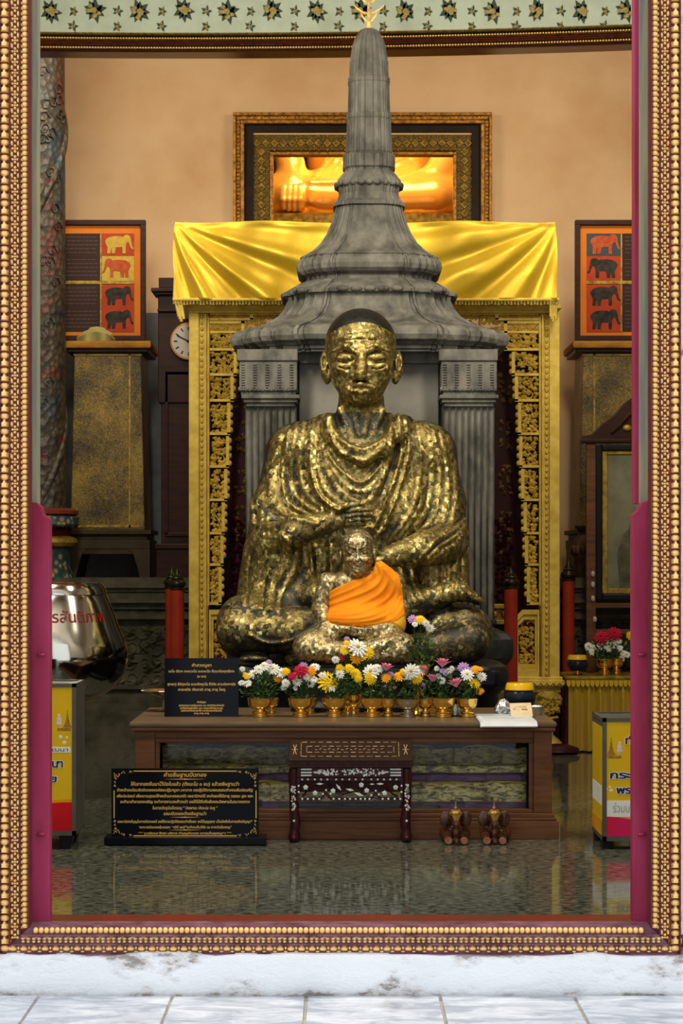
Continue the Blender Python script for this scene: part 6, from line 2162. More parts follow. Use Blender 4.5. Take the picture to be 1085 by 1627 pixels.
p2 = 9.5
ps = thing('small_black_plaque', (X(320, p2), p2, TZ), 'small upright black plaque with gold Thai verse on the left end of the table', 'sign')
b = MB(); b.loft([[(X(261, p2), p2, TZ), (X(379, p2), p2, TZ), (X(379, p2), p2 + .01, TZ), (X(261, p2), p2 + .01, TZ)], [(X(261, p2), p2 + .02, Z(1046, p2)), (X(379, p2), p2 + .02, Z(1046, p2)), (X(379, p2), p2 + .03, Z(1046, p2)), (X(261, p2), p2 + .03, Z(1046, p2))]])
pq = b.build('panel', M['black_gloss'], ps)
b = MB(); b.box(X(300, p2), X(340, p2), p2 + .012, p2 + .09, TZ, TZ + .006); b.prism([(X(312, p2), TZ + .006), (X(328, p2), TZ + .006), (X(320, p2), TZ + .12)], p2 + .024, p2 + .03); b.build('rear_strut', M['black_gloss'], ps)
m2 = p2 / F_PX
for q_, hh, wpx, t in ((1057.5, 6.5, 31, 'คำสวดบูชา'), (1067, 5.4, 105, 'นะโม ตัสสะ ภะคะวะโต อะระหะโต สัมมาสัมพุทธัสสะ'), (1075, 4.6, 14, '(๓ จบ)'), (1087.5, 5.6, 108, '(คาถา) อิติสุคะโต อะระหังพุทโธ ชีวิตัง ยาวะนิพพานัง'),
                      (1096, 5.4, 75, 'สะระณัง คัจฉามิ สาธุ สาธุ โหตุ'), (1115.8, 4, 14, 'คำอธิษฐาน'), (1121, 4, 72, 'ขออาราธนาบารมีคุ้มครอง และ ปกปักรักษาข้าพเจ้า'), (1125.3, 4, 68, 'ขอให้เจริญรุ่งเรือง และ ครอบครัวมีความสุข'), (1129.3, 4, 65, 'แคล้วคลาดปลอดภัย จากอันตรายทั้งปวง'), (1133.5, 3.6, 24, 'สาธุ สาธุ สาธุ')):
    t_ = (Z(q_, p2) - TZ) / (Z(1046, p2) - TZ)
    lettering('gold_lettering', t, X(320, p2), p2 + .02 * t_ - .0012, Z(q_, p2), hh * m2, M['gold_text'], pq, width=wpx * m2, offset=.0003)
b = MB()
for k in range(20):
    px = 283 + k * 3.8
    b.ell((X(px, p2), p2 + .011, Z(1105.5 - 1.4 * math.sin(k * .33) * (1 if abs(k - 9.5) > 3 else 0), p2)), (.005, .0008, .0016 + .0014 * (k % 3 == 0)), 6, 4)
stuff(b.build('gold_flourish', M['gold_text'], pq))

# ------------------------------------------------------------------ lettering wrapped on the big alms bowl
v, f = text_mesh('บาตรสันติภาพ', 1.0, .012)
wtot = v[:, 0].max() - v[:, 0].min()
def bowl_r(z):
    zs_ = [(Z(p_, db + .36), w_ * kk) for w_, p_ in ((112, 1072), (118.5, 1050), (119, 1036), (114, 1018), (106, 998), (98, 976), (90, 955), (86.2, 947))]
    return np.interp(z, [a for a, _ in zs_], [c for _, c in zs_])
vs = []
ang_w = 1.32
for p in v:
    z = Z(979, db + .36) + p[1] * .075
    a = -PI / 2 + .40 + (p[0] - (v[:, 0].max() + v[:, 0].min()) / 2) / wtot * ang_w
    r_ = float(bowl_r(z)) + .0015
    vs.append((xb_ + r_ * math.cos(a), yb_ + r_ * math.sin(a), z))
b = MB(); b.add(vs, f)
b.build('red_lettering', mat('dark_red_lettering', (.18, .012, .008), None, 4, .4), [o for o in ab.children if o.name.startswith('shell')][0])


# ------------------------------------------------------------------ yellow donation boxes
def donation_box(x0, x1, y0, y1, z0, z1, label, left):
    r = thing('donation_box', ((x0 + x1) / 2, (y0 + y1) / 2, 0), label, 'box')
    b = MB()
    e = .016
    for xa, xb2 in ((x0, x0 + e), (x1 - e, x1)):
        for ya, yb2 in ((y0, y0 + e), (y1 - e, y1)):
            b.box(xa, xb2, ya, yb2, z0, z1)
    b.box(x0, x1, y0, y0 + e, z1 - e, z1).box(x0, x1, y1 - e, y1, z1 - e, z1).box(x0, x0 + e, y0, y1, z1 - e, z1).box(x1 - e, x1, y0, y1, z1 - e, z1)
    b.box(x0, x1, y0, y0 + e, z0, z0 + e * 1.2).box(x0, x0 + e, y0, y1, z0, z0 + e * 1.2).box(x1 - e, x1, y0, y1, z0, z0 + e * 1.2).box(x0, x1, y1 - e, y1, z0, z0 + e * 1.2)
    b.build('steel_frame', M['grey_steel'], r)
    b = MB(); b.box(x0 + .003, x1 - .003, y0 + .004, y1 - .004, z0 + .004, z1 - .006)
    core = b.build('body', M['grey_steel'], r)
    yp = y0 + .0025
    fx0, fx1 = x0 + e * .8, x1 - e * .8
    b = MB(); b.box(fx0, fx1, yp, yp + .002, z0 + .02, z1 - .016); fp_ = b.build('yellow_front_print', M['yellow_print'], r)
    wv = fx1 - fx0; hz = z1 - z0
    n = 16
    if left: wave = [(fx0 + wv * i / n, z0 + hz * (.185 + .035 * math.sin(-.4 + 1.9 * (i / n)) )) for i in range(n + 1)]
    else: wave = [(fx0 + wv * i / n, z0 + hz * (.20 - .10 * (1 - math.cos(PI * i / n)) / 2)) for i in range(n + 1)]
    b = MB(); b.prism([(fx0, z0 + .02)] + [(x, z + .012) for x, z in wave] + [(fx1, z0 + .02)], yp - .0006, yp); b.build('orange_wave_print', M['orange_print'], fp_)
    b = MB(); b.prism([(fx0, z0 + .02)] + wave + [(fx1, z0 + .02)], yp - .0012, yp); b.build('red_wave_print', M['red_print'] if left else M['pink_print'], fp_)
    # small devotional print: pale seated figure beside a gold stupa
    gx = fx1 - .045 if left else fx0 + .02
    sgn = -1 if left else 1
    gx = fx1 - .022 if left else fx0 + .022
    zg = z1 - hz * .24
    b = MB()
    for k, (w_, h_) in enumerate(((.020, .012), (.017, .02), (.012, .034), (.007, .052), (.003, .072))):
        b.prism([(gx - w_, zg - .03), (gx + w_, zg - .03), (gx + w_ * .5, zg - .03 + h_), (gx - w_ * .5, zg - .03 + h_)], yp - .0006 - .0002 * k, yp)
    for k in range(14): b.ell((gx + sgn * .008 * (k % 7) - .01 * sgn, yp, zg - .036 - .006 * (k // 7)), (.005, .0008, .004), 6, 4)
    b.build('gold_stupa_print', mat('brown_gold_print_' + ('l' if left else 'r'), (.42, .22, .03), (.28, .13, .02), 80, .4), fp_)
    b = MB()
    wx = gx + sgn * .036
    for dx, dz, rx, rz in ((0, .018, .006, .007), (0, .003, .009, .013), (0, -.014, .012, .010), (-.006, -.002, .004, .008), (.006, -.002, .004, .008)): b.ell((wx + dx, yp, zg + dz), (rx, .001, rz), 10, 5)
    b.build('pale_figure_print', mat('pale_pink_print_' + ('l' if left else 'r'), (.80, .66, .70), None, 5, .4), fp_)
    return r, fp_, fx0, fx1, yp, z0, hz


r, fp_, fx0, fx1, yp, z0, hz = donation_box(X(-12, 8.85), X(120.5, 8.85), 8.85, 9.15, .058, Z(1086, 8.85), 'yellow donation box at the left with a red wave and steel frame', True)
u8 = 8.85 / F_PX
def outlined(t, px, py, hpx_, wpx, m, par, ylay):
    lettering('white_outline_lettering', t, X(px, 8.85), ylay - .0008, Z(py, 8.85), hpx_ * u8, M['white_print'], par, width=wpx * u8 + .006, offset=.0035)
    lettering('lettering', t, X(px, 8.85), ylay - .0018, Z(py, 8.85), hpx_ * u8, m, par, width=wpx * u8, offset=.001)
b = MB(); b.pbox(20, 1187, 112, 1196, yp - .0008, yp); b.build('pale_label', M['white_print'], fp_, bevel=.0004)
lettering('lettering', 'มูลนิธิวัดพัฒนา', X(66, 8.85), yp - .0016, Z(1191.5, 8.85), 8 * u8, M['navy_print'], fp_, width=84 * u8)
outlined('บูรณะพัฒนา', 54, 1214, 17, 92, M['navy_print'], fp_, yp)
outlined('เจดีย์ชัย', 57, 1238, 15, 66, M['navy_print'], fp_, yp)
b = MB()
for px, py, r_ in ((96, 1171, 3), (106, 1172, 2), (102, 1180, 3)): b.ell((X(px, 8.85), yp, Z(py, 8.85)), (r_ * u8, .0008, r_ * u8), 10, 4)
stuff(b.build('pale_flower_print', M['white_print'], fp_))
for px, dy in ((104, 0), (10, 0), (104, .2), (10, .2)):
    b = MB(); b.loft([rrect(X(px - w_, 8.85), X(px + w_, 8.85), 8.86 + dy, 8.93 + dy, .003, z, 1) for w_, z in ((4.5, 0), (6, .006), (9, .03), (11, .058))]); b.build('tapered_foot', M['blackplastic'], r)

xl = X(957.5, 8.85)
r, fp_, fx0, fx1, yp, z0, hz = donation_box(xl, X(1090, 8.85), 8.85, 9.22, .035, Z(1141, 8.85), 'yellow donation box at the right with a pink wave and white label', False)
outlined('ทำบุญ', 1021, 1177, 17, 55, mat('dark_red_print', (.22, .01, .012), None, 5, .4), fp_, yp)
outlined('กระเบื้อง', 1012, 1232, 16, 86, M['navy_print'], fp_, yp)
outlined('พระอุโบสถ', 1022, 1256, 16, 86, M['navy_print'], fp_, yp)
b = MB(); b.pbox(964, 1272, 1080, 1298, yp - .001, yp); wl = b.build('white_label', M['white_print'], fp_)
lettering('grey_lettering', 'ร่วมบริจาคสมทบทุน', X(1022, 8.85), yp - .0018, Z(1285, 8.85), 18 * u8, mat('faded_teal_print', (.35, .42, .40), None, 5, .5), wl, width=96 * u8)
b = MB()
for px, py, r_ in ((963, 1254, 2.2), (969, 1251, 1.8), (971, 1256, 2.8)): b.ell((X(px, 8.85), yp, Z(py, 8.85)), (r_ * u8, .0008, r_ * u8), 10, 4)
stuff(b.build('pale_flower_print', M['white_print'], fp_))
b = MB(); b.box(xl - .0015, xl + .001, 8.87, 9.20, .055, Z(1156, 8.85)); sp_ = b.build('yellow_side_print', M['yellow_print'], r)
b = MB(); b.box(xl - .0025, xl, 8.88, 9.19, .18, .26); b.build('side_label', M['white_print'], sp_)
b = MB(); b.box(xl - .0025, xl, 8.87, 9.20, .055, .12); b.build('side_orange_print', M['orange_print'], sp_)
for px, dy in ((967, .02), (1080, .02), (967, .27), (1080, .27)):
    b = MB(); b.box(X(px - 9, 8.85), X(px + 9, 8.85), 8.86 + dy, 8.93 + dy, 0, .035); b.build('foot', M['blackplastic'], r, bevel=.003)

# ------------------------------------------------------------------ flowers in footed bowls
FC = {'w': ((.82, .84, .80), (.72, .75, .68)), 'y': ((.86, .62, .02), (.80, .52, .01)), 'o': ((.86, .42, .02), (.78, .34, .01)), 'r': ((.55, .01, .05), (.40, .005, .03)), 'u': ((.46, .28, .60), (.36, .2, .5)), 'k': ((.95, .45, .58), (.88, .32, .46))}
for k_, (a, c) in FC.items(): M['petal_' + k_] = mat('petals_' + {'w': 'white', 'y': 'yellow', 'o': 'orange', 'r': 'crimson', 'u': 'violet', 'k': 'pink'}[k_], a, c, 60, .55)
M['heart_y'] = mat('flower_heart', (.62, .42, .02), (.45, .3, .02), 90, .7)
FN = {'w': 'white_flower', 'y': 'yellow_flower', 'o': 'orange_flower', 'r': 'crimson_flower', 'u': 'violet_flower', 'k': 'pink_lotus'}


def flower_mesh(kind):
    """unit radius flower facing -y"""
    b = MB()
    if kind == 'k':
        for ring, (n, tilt, l) in enumerate(((7, .5, 1.0), (6, .9, .95), (5, 1.25, .85))):
            for k in range(n):
                a = 2 * PI * (k + .5 * ring) / n
                s0 = len(b.v)
                b.add([(0, 0, 0), (.30, .05, l * .5), (.20, -.0, l * .8), (0, -.1, l * 1.1), (-.20, 0, l * .8), (-.30, .05, l * .5), (0, .16, l * .55)], [(0, 1, 6), (1, 2, 6), (2, 3, 6), (3, 4, 6), (4, 5, 6), (5, 0, 6)])
                # tilt outwards, spin about vertical
                Mx = Matrix.Rotation(a, 4, 'Z') @ Matrix.Rotation((PI / 2 - tilt) * .8, 4, 'X')
                b.transform(Mx, s0)
        b.transform(Matrix.Translation((0, 0, -.55)), 0)
        return b.mesh('pink_lotus', M['petal_k'])
    layers = {'w': ((13, 1, .0), (12, .78, .12), (9, .5, .2)), 'y': ((16, 1, 0), (14, .82, .12), (10, .6, .22), (7, .35, .3)), 'o': ((14, 1, 0), (12, .8, .14), (8, .5, .24)), 'r': ((12, 1, .0), (11, .85, .18), (9, .65, .32), (6, .4, .42)), 'u': ((11, 1, 0), (8, .65, .15))}[kind]
    rr = random.Random(8)
    for n, l, up in layers:
        for k in range(n):
            a = 2 * PI * (k + rr.uniform(-.2, .2)) / n
            wv = l * 1.9 / n * 1.25
            c, s = math.cos(a), math.sin(a)
            l2 = l * rr.uniform(.88, 1.08)
            P3 = lambda u_, w_, h_: (c * u_ - s * w_, -up - h_, s * u_ + c * w_)
            b.add([P3(.08, 0, .0), P3(l2 * .6, wv, .10), P3(l2, wv * .35, .02), P3(l2, -wv * .35, .02), P3(l2 * .6, -wv, .10), P3(l2 * .55, 0, .02)], [(0, 5, 1), (1, 5, 2), (2, 5, 3), (3, 5, 4), (4, 5, 0)])
    if kind in 'wu': b.ell((0, -.26, 0), (.20, .14, .20), 8, 5, mi=1)
    if kind in 'yo': b.ell((0, -.30, 0), (.16, .10, .16), 8, 5, mi=1)
    return b.mesh(FN[kind], [M['petal_' + kind], M['heart_y'] if kind != 'o' else M['petal_o']])


FM = {k_: flower_mesh(k_) for k_ in FC}


def leaf_mesh(name, m):
    b = MB()
    b.add([(0, 0, 0), (.25, .04, .35), (.2, .02, .7), (0, .1, 1), (-.2, .02, .7), (-.25, .04, .35), (0, -.05, .5)], [(0, 1, 6), (1, 2, 6), (2, 3, 6), (3, 4, 6), (4, 5, 6), (5, 0, 6)])
    return b


def bouquet(name, label, px, d, zbase, bowl_prof, bowl_mat, flowers, spread, fol_top, rim_py=None, seed=1, group='footed bowls of flowers on the table', nleaf=150, d_up=0.0, tall=None):
    """bowl_prof: (radius px, height px) pairs; flowers: (px, py, kind, radius px)"""
    x0 = X(px, d)
    uu = d / F_PX
    t = thing(name, (x0, d, zbase), label, 'flower bowl', group)
    b = MB(); b.lathe([(r_ * uu, h_ * uu) for r_, h_ in bowl_prof], x0, d, zbase, 28)
    b.build('footed_bowl', bowl_mat, t, smooth=40)
    H_ = max(h_ for _, h_ in bowl_prof) * uu
    rr = random.Random(seed)
    b = MB()
    hh = fol_top * uu
    for k in range(nleaf):
        s0 = len(b.v)
        g = rr.random()
        rad = (spread * uu) * (.45 + .55 * math.sin(PI * min(1, g * .9 + .12))) * math.sqrt(rr.random())
        a = rr.uniform(0, 2 * PI)
        pos = Vector((x0 + rad * math.cos(a), d + rad * math.sin(a) * .75, zbase + H_ * .9 + hh * g))
        L = rr.uniform(6, 11) * uu
        b.add(*_leaf)
        Mx = Matrix.Translation(pos) @ Matrix.Rotation(a - PI / 2 + rr.uniform(-.8, .8), 4, 'Z') @ Matrix.Rotation(-rr.uniform(.1, 1.7), 4, 'X') @ Matrix.Rotation(rr.uniform(-.7, .7), 4, 'Y') @ Matrix.Scale(L, 4)
        b.transform(Mx, s0)
        for _ in _leaf[1]: pass
        if rr.random() < .22:
            for i in range(1, 7): b.m[-i] = 1
    for fx, fy, kd, r_ in flowers:
        p1 = Vector((X(fx, d - .02), d - .0, Z(fy, d)))
        p0 = Vector((x0 + (p1.x - x0) * .25, d, zbase + H_ * .8))
        b.tube([p0, (p0 + p1) / 2 + Vector(((p1.x - x0) * .15, 0, 0)), p1], .0016, 4)
    stuff(b.build('foliage', [M['leaf'], M['leaf2']], t))
    for fx, fy, kd, r_ in flowers:
        dd = d - rr.uniform(.01, .05)
        o = bpy.data.objects.new(FN[kd], FM[kd])
        C.objects.link(o); o.parent = t
        o.location = Vector((X(fx, dd), dd, Z(fy, dd))) - Vector((x0, d, zbase))
        o.scale = (r_ * uu * 1.22,) * 3
        o.rotation_euler = (rr.uniform(-.75, -.1) if kd != 'k' else rr.uniform(-.2, .15), rr.uniform(-.3, .3), rr.uniform(-.5, .5))
    return t


_l = leaf_mesh('l', None); _leaf = (_l.v, _l.f)
GB = [(12, 0), (14, .8), (14, 3), (11, 4), (12.5, 6), (12.5, 8.5), (8, 9.5), (7.5, 11), (9, 12.5), (15.5, 15), (18.5, 19), (19, 25), (20, 29), (20.5, 30), (19.5, 30), (18.2, 25), (14, 20), (2, 18)]
def scl(p, a, c=None): return [(x * a, z * (c or a)) for x, z in p]
SB = scl(GB, .62, .95)
bouquet('flower_bowl', 'gold footed bowl at the left end beside the small plaque, mostly white flowers', 413, 9.5, TZ, GB, M['brass'], [(391, 1074, 'y', 6), (403, 1071, 'w', 8), (393, 1086, 'w', 6), (420, 1059, 'w', 9), (434, 1063, 'w', 9), (447, 1069, 'w', 8), (454, 1067, 'y', 6), (441, 1078, 'o', 6.5), (427, 1052, 'u', 4.5), (385, 1063, 'w', 4), (384, 1085, 'w', 5), (411, 1064, 'w', 7)], 34, 42, seed=1, nleaf=210)
bouquet('flower_bowl', 'gold footed bowl with a crimson flower among small white ones', 477.5, 9.5, TZ, GB, M['brass'], [(478, 1066, 'r', 10), (464, 1075, 'r', 6), (482, 1058, 'u', 6), (500, 1060, 'w', 7), (494, 1067, 'o', 8), (471, 1073, 'w', 6), (487, 1075, 'w', 6), (472, 1083, 'w', 7), (454, 1085, 'w', 6), (451, 1092, 'w', 5), (494, 1086, 'w', 6), (499, 1079, 'w', 5.5), (469, 1094, 'w', 3.5)], 27, 38, seed=2)
bouquet('flower_bowl', 'gold footed bowl left of centre with a very large yellow flower', 531, 9.5, TZ, GB, M['brass'], [(520, 1083, 'y', 15), (525, 1091, 'w', 8), (540, 1063, 'y', 7), (555, 1062, 'y', 7), (565, 1070, 'y', 7.5), (569, 1078, 'y', 6), (540, 1071, 'w', 7), (512, 1073, 'w', 5)], 27, 40, seed=3)
bouquet('flower_bowl', 'small brass footed bowl with the tallest bouquet, a big white flower over yellow ones', 562, 9.66, TZ, scl(GB, .75, 1.05), M['brass'], [(567, 1029, 'w', 14), (584, 1037, 'y', 9), (547, 1034, 'y', 6.5), (566, 1045, 'o', 9.5), (533, 1048, 'w', 5.5), (543, 1046, 'r', 4), (576, 1043, 'y', 8), (551, 1022, 'y', 5), (551, 1015, 'u', 4)], 28, 74, seed=4, nleaf=260)
bouquet('flower_bowl', 'gold footed bowl right of centre with one pink lotus at its right', 591, 9.5, TZ, GB, M['brass'], [(590, 1067, 'w', 12), (588, 1078, 'y', 9), (614, 1058, 'k', 12), (620, 1071, 'u', 5), (613, 1077, 'o', 7), (601, 1062, 'w', 7)], 26, 38, seed=5)
bouquet('flower_bowl', 'small dark brass footed bowl left of the silver one', 616.5, 9.52, TZ, SB, M['brass'], [(627, 1092, 'k', 5), (634, 1075, 'o', 8.5), (612, 1090, 'u', 3)], 15, 34, seed=6, nleaf=90)
bouquet('flower_bowl', 'silver footed bowl with white and yellow flowers', 648, 9.5, TZ, scl(GB, .95), M['silver'], [(654, 1066, 'w', 11), (666, 1065, 'w', 8), (662, 1078, 'y', 8), (672, 1061, 'k', 9), (640, 1067, 'y', 5), (645, 1074, 'w', 6)], 26, 38, seed=7)
bouquet('flower_bowl', 'small dark brass footed bowl right of the silver one', 676, 9.52, TZ, SB, M['brass'], [(688, 1076, 'k', 12), (673, 1088, 'u', 3.5), (666, 1092, 'k', 3.5)], 15, 32, seed=8, nleaf=90)
bouquet('flower_bowl', 'gold footed bowl with a cluster of pink lotuses', 703.5, 9.48, TZ, scl(GB, 1.03), M['brass'], [(703, 1051, 'k', 14), (723, 1083, 'k', 14), (713, 1066, 'w', 5), (704, 1066, 'u', 5), (701, 1081, 'w', 6), (708, 1070, 'w', 4), (694, 1062, 'w', 4), (697, 1074, 'w', 4), (718, 1062, 'w', 4)], 24, 46, seed=9)
bouquet('flower_bowl', 'gold footed bowl at the right end of the row, violet and yellow flowers', 742, 9.5, TZ, scl(GB, .85, .98), M['brass'], [(736, 1060, 'u', 8), (755, 1064, 'o', 7), (763, 1063, 'o', 4), (742, 1072, 'w', 9), (753, 1085, 'y', 9), (765, 1075, 'w', 7), (762, 1098, 'o', 6), (745, 1066, 'u', 5)], 26, 38, seed=10)
for px, d_ in ((431, 9.72), (492, 9.72), (552, 9.66), (686, 9.74)):
    uu = d_ / F_PX
    t = thing('empty_brass_bowl', (X(px, d_), d_, TZ), {431: 'small gold footed bowl half hidden behind the leftmost flower bowl', 492: 'small gold footed bowl half hidden behind the crimson flower bowl', 552: 'small gold footed bowl between the two middle flower bowls', 686: 'small gold footed bowl hidden behind the pink lotus bowl'}[px], 'bowl')
    b = MB(); b.lathe([(r_ * uu, h_ * uu) for r_, h_ in scl(GB, .62, .8)], X(px, d_), d_, TZ, 24); b.build('footed_bowl', M['brass'], t, smooth=40)
# bowl on the tall stand to the right of the small figure
bouquet('flower_stand', 'slim gold stand with violet and yellow flowers right of the small statue', 669, 9.74, TZ, [(9, 0), (11, 2), (8, 8), (6, 20), (5, 40), (8, 52), (5, 54), (4, 58), (10, 62), (14, 70), (15, 78), (14, 78), (4, 72)], M['brass'], [(656, 984, 'u', 7.5), (668, 985, 'y', 7.5), (677, 990, 'w', 5), (683, 998, 'w', 6), (659, 992, 'w', 4)], 24, 50, seed=12, nleaf=220)
# altar flowers at the right
zA = Z(1075, 13.26)
bouquet('flower_bowl', 'gold footed bowl on the side altar with two crimson carnations over white flowers', 960, 13.45, zA, scl(GB, .68, .85), M['brass'], [(955, 1013, 'r', 10), (976, 1007, 'r', 10), (968, 1010, 'r', 6)] + [(x_, y_, 'w', r_) for x_, y_, r_ in ((935, 1027, 6), (945, 1030, 6), (955, 1026, 6), (966, 1030, 6), (975, 1025, 6), (984, 1030, 5), (940, 1036, 5), (990, 1038, 5), (962, 1020, 5), (982, 1019, 5))], 25, 34, seed=13, group='flowers on the side altar')
bouquet('flower_bowl', 'gold footed bowl on the side altar nearest the right door', 979, 13.55, zA, scl(GB, .6, .85), M['brass'], [(988, 1046, 'w', 5), (996, 1040, 'w', 5), (984, 1052, 'y', 4), (1001, 1010, 'y', 6)], 24, 28, seed=14, group='flowers on the side altar', nleaf=120)
d_ = 13.45; uu = d_ / F_PX
def alms(px, d_, zb_, wpx, label, foot):
    uu = d_ / F_PX
    t = thing('lidded_alms_bowl', (X(px, d_), d_, zb_), label, 'bowl')
    h0 = 0
    if foot:
        b = MB(); b.lathe([(8 * uu, 0), (9 * uu, 1 * uu), (5 * uu, 4 * uu), (6 * uu, 6 * uu), (8 * uu, 8 * uu), (2 * uu, 8 * uu)], X(px, d_), d_, zb_, 20); b.build('gold_foot', M['brass'], t, smooth=40); h0 = 7 * uu
    s = wpx / 50 * uu
    b = MB(); b.lathe([(.001, 0), (12 * s, .0), (19 * s, 3 * s), (24 * s, 9 * s), (25 * s, 15 * s), (23 * s, 22 * s), (20 * s, 26 * s), (.001, 26 * s)], X(px, d_), d_, zb_ + h0, 36); b.build('black_bowl', M['bowl_black'], t, smooth=50)
    b = MB(); b.lathe([(22 * s, 26 * s), (23 * s, 27 * s), (21 * s, 36 * s), (19.5 * s, 37.5 * s), (.001, 38 * s)], X(px, d_), d_, zb_ + h0, 36); b.build('yellow_lid', mat('yellow_lid_lacquer_%d' % int(px), (.75, .46, .01), (.68, .38, .01), 6, .25, coat=.4), t, smooth=40)
alms(917, 13.4, zA, 34, 'black alms bowl with yellow lid on a gold foot, on the side altar', True)
alms(825.5, 9.97, TZ + .012, 51, 'black alms bowl with yellow lid at the right rear of the long table', False)
b = MB(); b.box(X(790, 9.97), X(846, 9.97), 9.88, 10.06, TZ, TZ + .011); tag(b.build('red_tray', M['rosewood'], bevel=.003), 'dark red tray under the black alms bowl on the long table', 'tray')

# small things on the right end of the table
dq = 9.62
b = MB()
rr = random.Random(6)
rings = []
for k, (r_, z_) in enumerate(((.030, 0), (.040, .008), (.045, .022), (.042, .034), (.034, .042), (.022, .058), (.004, .066))):
    rings.append([(X(800, dq) + r_ * math.cos(a) * rr.uniform(.78, 1.15), dq + r_ * math.sin(a) * rr.uniform(.78, 1.15), TZ + z_ + (0 if k == 0 else rr.uniform(-.004, .007))) for a in [2 * PI * i / 18 for i in range(18)]])
b.loft(rings)
tag(b.build('crumpled_foil', M['foil']), 'crumpled silver foil ball on the table behind the white papers', 'foil')
b = MB(); n = 26
prof = [(.001, .006), (.024, .0), (.026, .004), (.033, .036), (.038, .038), (.036, .040), (.031, .034), (.024, .008), (.001, .008)]
rings = [[(X(851, dq) + (r_ * (1 + .05 * (i % 2))) * math.cos(2 * PI * i / n), dq + r_ * (1 + .05 * (i % 2)) * math.sin(2 * PI * i / n), TZ + z_) for i in range(n)] for r_, z_ in prof]
b.loft(rings)
tag(b.build('foil_cup', M['foil'], smooth=30), 'small fluted foil cup at the right end of the table', 'cup')
# beige note leaning on the foil
nt_ = thing('beige_note', (X(829, 9.5), 9.5, TZ), 'beige printed card propped upright at the right end of the table', 'card')
b = MB()
za, zb3 = TZ, Z(1117, 9.56)
b.loft([[(X(812, 9.47), 9.46, za + .001), (X(846, 9.47), 9.45, za + .006), (X(846, 9.47), 9.452, za + .006), (X(812, 9.47), 9.462, za + .001)], [(X(810.5, 9.5), 9.545, zb3), (X(845, 9.5), 9.555, zb3 + .002), (X(845, 9.5), 9.557, zb3 + .002), (X(810.5, 9.5), 9.547, zb3)]])
nb = b.build('card', M['note'], nt_)
for k, (a, c) in enumerate(((815, 833), (815, 836), (818, 836))):
    t_ = .55 + .1 * k
    z_ = za + (zb3 - za) * t_; y_ = 9.456 + .092 * t_
    b = MB(); b.box(X(a, y_), X(c, y_), y_ - .0025, y_ - .001, z_ - .002, z_ + .002); b.build('printed_line', mat('dark_brown_print_%d' % k, (.22, .12, .04), None, 5, .7), nb)
b = MB()
for k in range(4): b.box(X(829 + 2.4 * k, 9.5), X(830.2 + 2.4 * k, 9.5), 9.50 - .003, 9.503, za + (zb3 - za) * .48, za + (zb3 - za) * .62)
stuff(b.build('printed_strokes', M['blackplastic'], nb))
# stack of white sheets drooping over the edge
def sheet(k):
    b = MB()
    n = 14
    off = k * .0011
    px0, px1 = 759 + k * .5, 847.5 + k * .2
    prof = []
    ys0, edge = 9.60, TD - .026
    for i in range(n + 1):
        t = i / n
        if t < .72:
            y = ys0 + (edge - ys0) * t / .72; z = TZ + .0015 + off
        else:
            a = (t - .72) / .28
            y = edge - .055 * a - off * a; z = TZ + .0015 + off - .018 * (a ** 1.7)
        prof.append((y, z))
    rings = []
    for i, (y, z) in enumerate(prof):
        f = i / n
        xa_, xb_2 = X(px0, 9.3) + .004 * (1 - f), X(px1, 9.3)
        rings.append([(xa_, y, z), (xb_2, y + .006 * f, z), (xb_2, y + .006 * f, z - .0011), (xa_, y, z - .0011)])
    b.loft(rings)
    return b.build('paper_sheet', M['paper'], ppr)
ppr = thing('stack_of_papers', (X(803, 9.4), 9.4, TZ), 'stack of white printed sheets drooping over the right front edge of the table', 'papers')
for k in range(5): last = sheet(k)
b = MB()
off = 4 * .0011
for k in range(6):
    yy2 = 9.56 - k * .05
    if yy2 < 9.22: break
    b.box(X(768, 9.3), X(768 + (34, 60, 52, 44, 66, 50)[k], 9.3), yy2, yy2 + .006, TZ + off + .0014, TZ + off + .0021)
stuff(b.build('faint_printed_lines', M['paper_print'], last))
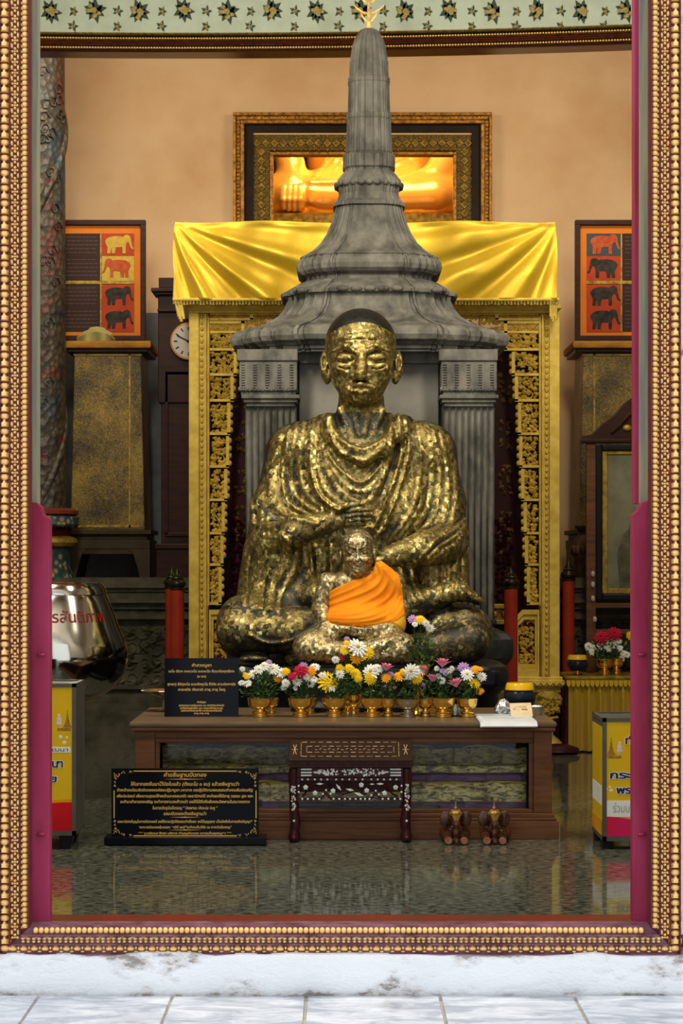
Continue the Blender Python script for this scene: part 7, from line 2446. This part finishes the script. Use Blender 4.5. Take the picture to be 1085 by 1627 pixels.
# glass dish to the left behind the small plaque
gd = thing('glass_dish', (X(262, 9.85), 9.85, TZ), 'shallow cut-glass dish half hidden behind the small black plaque', 'dish')
b = MB(); u9 = 9.85 / F_PX; n = 32
rings = []
for r_, h_ in ((12, 0), (13, 1), (5, 4), (4, 18), (6, 22), (20, 26), (34, 31), (38, 33), (37, 34), (33, 32.5), (19, 27.5), (2, 25)):
    rings.append([(X(263, 9.85) + r_ * u9 * (1 + .04 * (i % 2)) * math.cos(2 * PI * i / n), 9.85 + r_ * u9 * (1 + .04 * (i % 2)) * math.sin(2 * PI * i / n), TZ + h_ * u9) for i in range(n)])
b.loft(rings); b.build('dish', M['silver'], gd, smooth=20)
# base block of the small figure
b = MB()
rings = []
zt5 = .703
for z, e in ((TZ, 0), (TZ + .02, .004), (TZ + .03, -.012), (TZ + .06, -.02), (TZ + .11, -.012), (TZ + .14, .0), (TZ + .17, .008), (zt5, 0)):
    rings.append(rrect(X(462, 9.75) - e, X(650, 9.75) + e, 9.77 - e, 10.09, .05, z))
b.loft(rings)
tag(b.build('small_statue_base', M['leafed_base'], smooth=50), 'dark gold-flecked base block under the small gilded statue', 'pedestal')
# small gold bell at the foot of the big statue
b = MB(); b.lathe([(9, 0), (9.5, 1), (7, 4), (6, 9), (3, 12), (1, 13), (1.5, 14), (.1, 16)], 0, 0, 0, 20)
b = MB(); uu = 9.62 / F_PX; b.lathe([(r_ * uu, h_ * uu) for r_, h_ in [(10, 0), (11, 2), (5, 6), (4, 50), (6, 55), (11, 58), (10, 62), (7, 66), (2.5, 70), (2, 74), (.1, 75)]], X(661, 9.62), 9.62, TZ, 24)
tag(b.build('gold_candlestick', M['brass'], smooth=40), 'small polished gold stand with a domed top below the flower stand', 'stand')
# crystal glass between the bowls
b = MB(); b.lathe([(r_ * u9, h_ * u9) for r_, h_ in [(5, 0), (7, 2), (8, 12), (8.4, 18), (7.6, 18), (6.6, 3), (.1, 3)]], X(723, 9.55), 9.55, TZ, 16)
tag(b.build('glass_tumbler', M['foil'], smooth=30), 'small cut-glass tumbler between the two rightmost flower bowls', 'glass')
# red cloth bundle by the lion foot
b = MB()
rr = random.Random(2)
rings = []
for k, (r_, z_) in enumerate(((.09, 0), (.11, .015), (.10, .04), (.05, .06), (.005, .065))):
    rings.append([(X(886, 13.2) + r_ * 1.2 * math.cos(a) * rr.uniform(.9, 1.1), 13.2 + r_ * math.sin(a) * .8, z_) for a in [2 * PI * i / 20 for i in range(20)]])
b.loft(rings)
tag(b.build('dark_red_cushion', M['maroon'], smooth=60), 'small dark red cushion on the floor under the right lion foot', 'cushion')
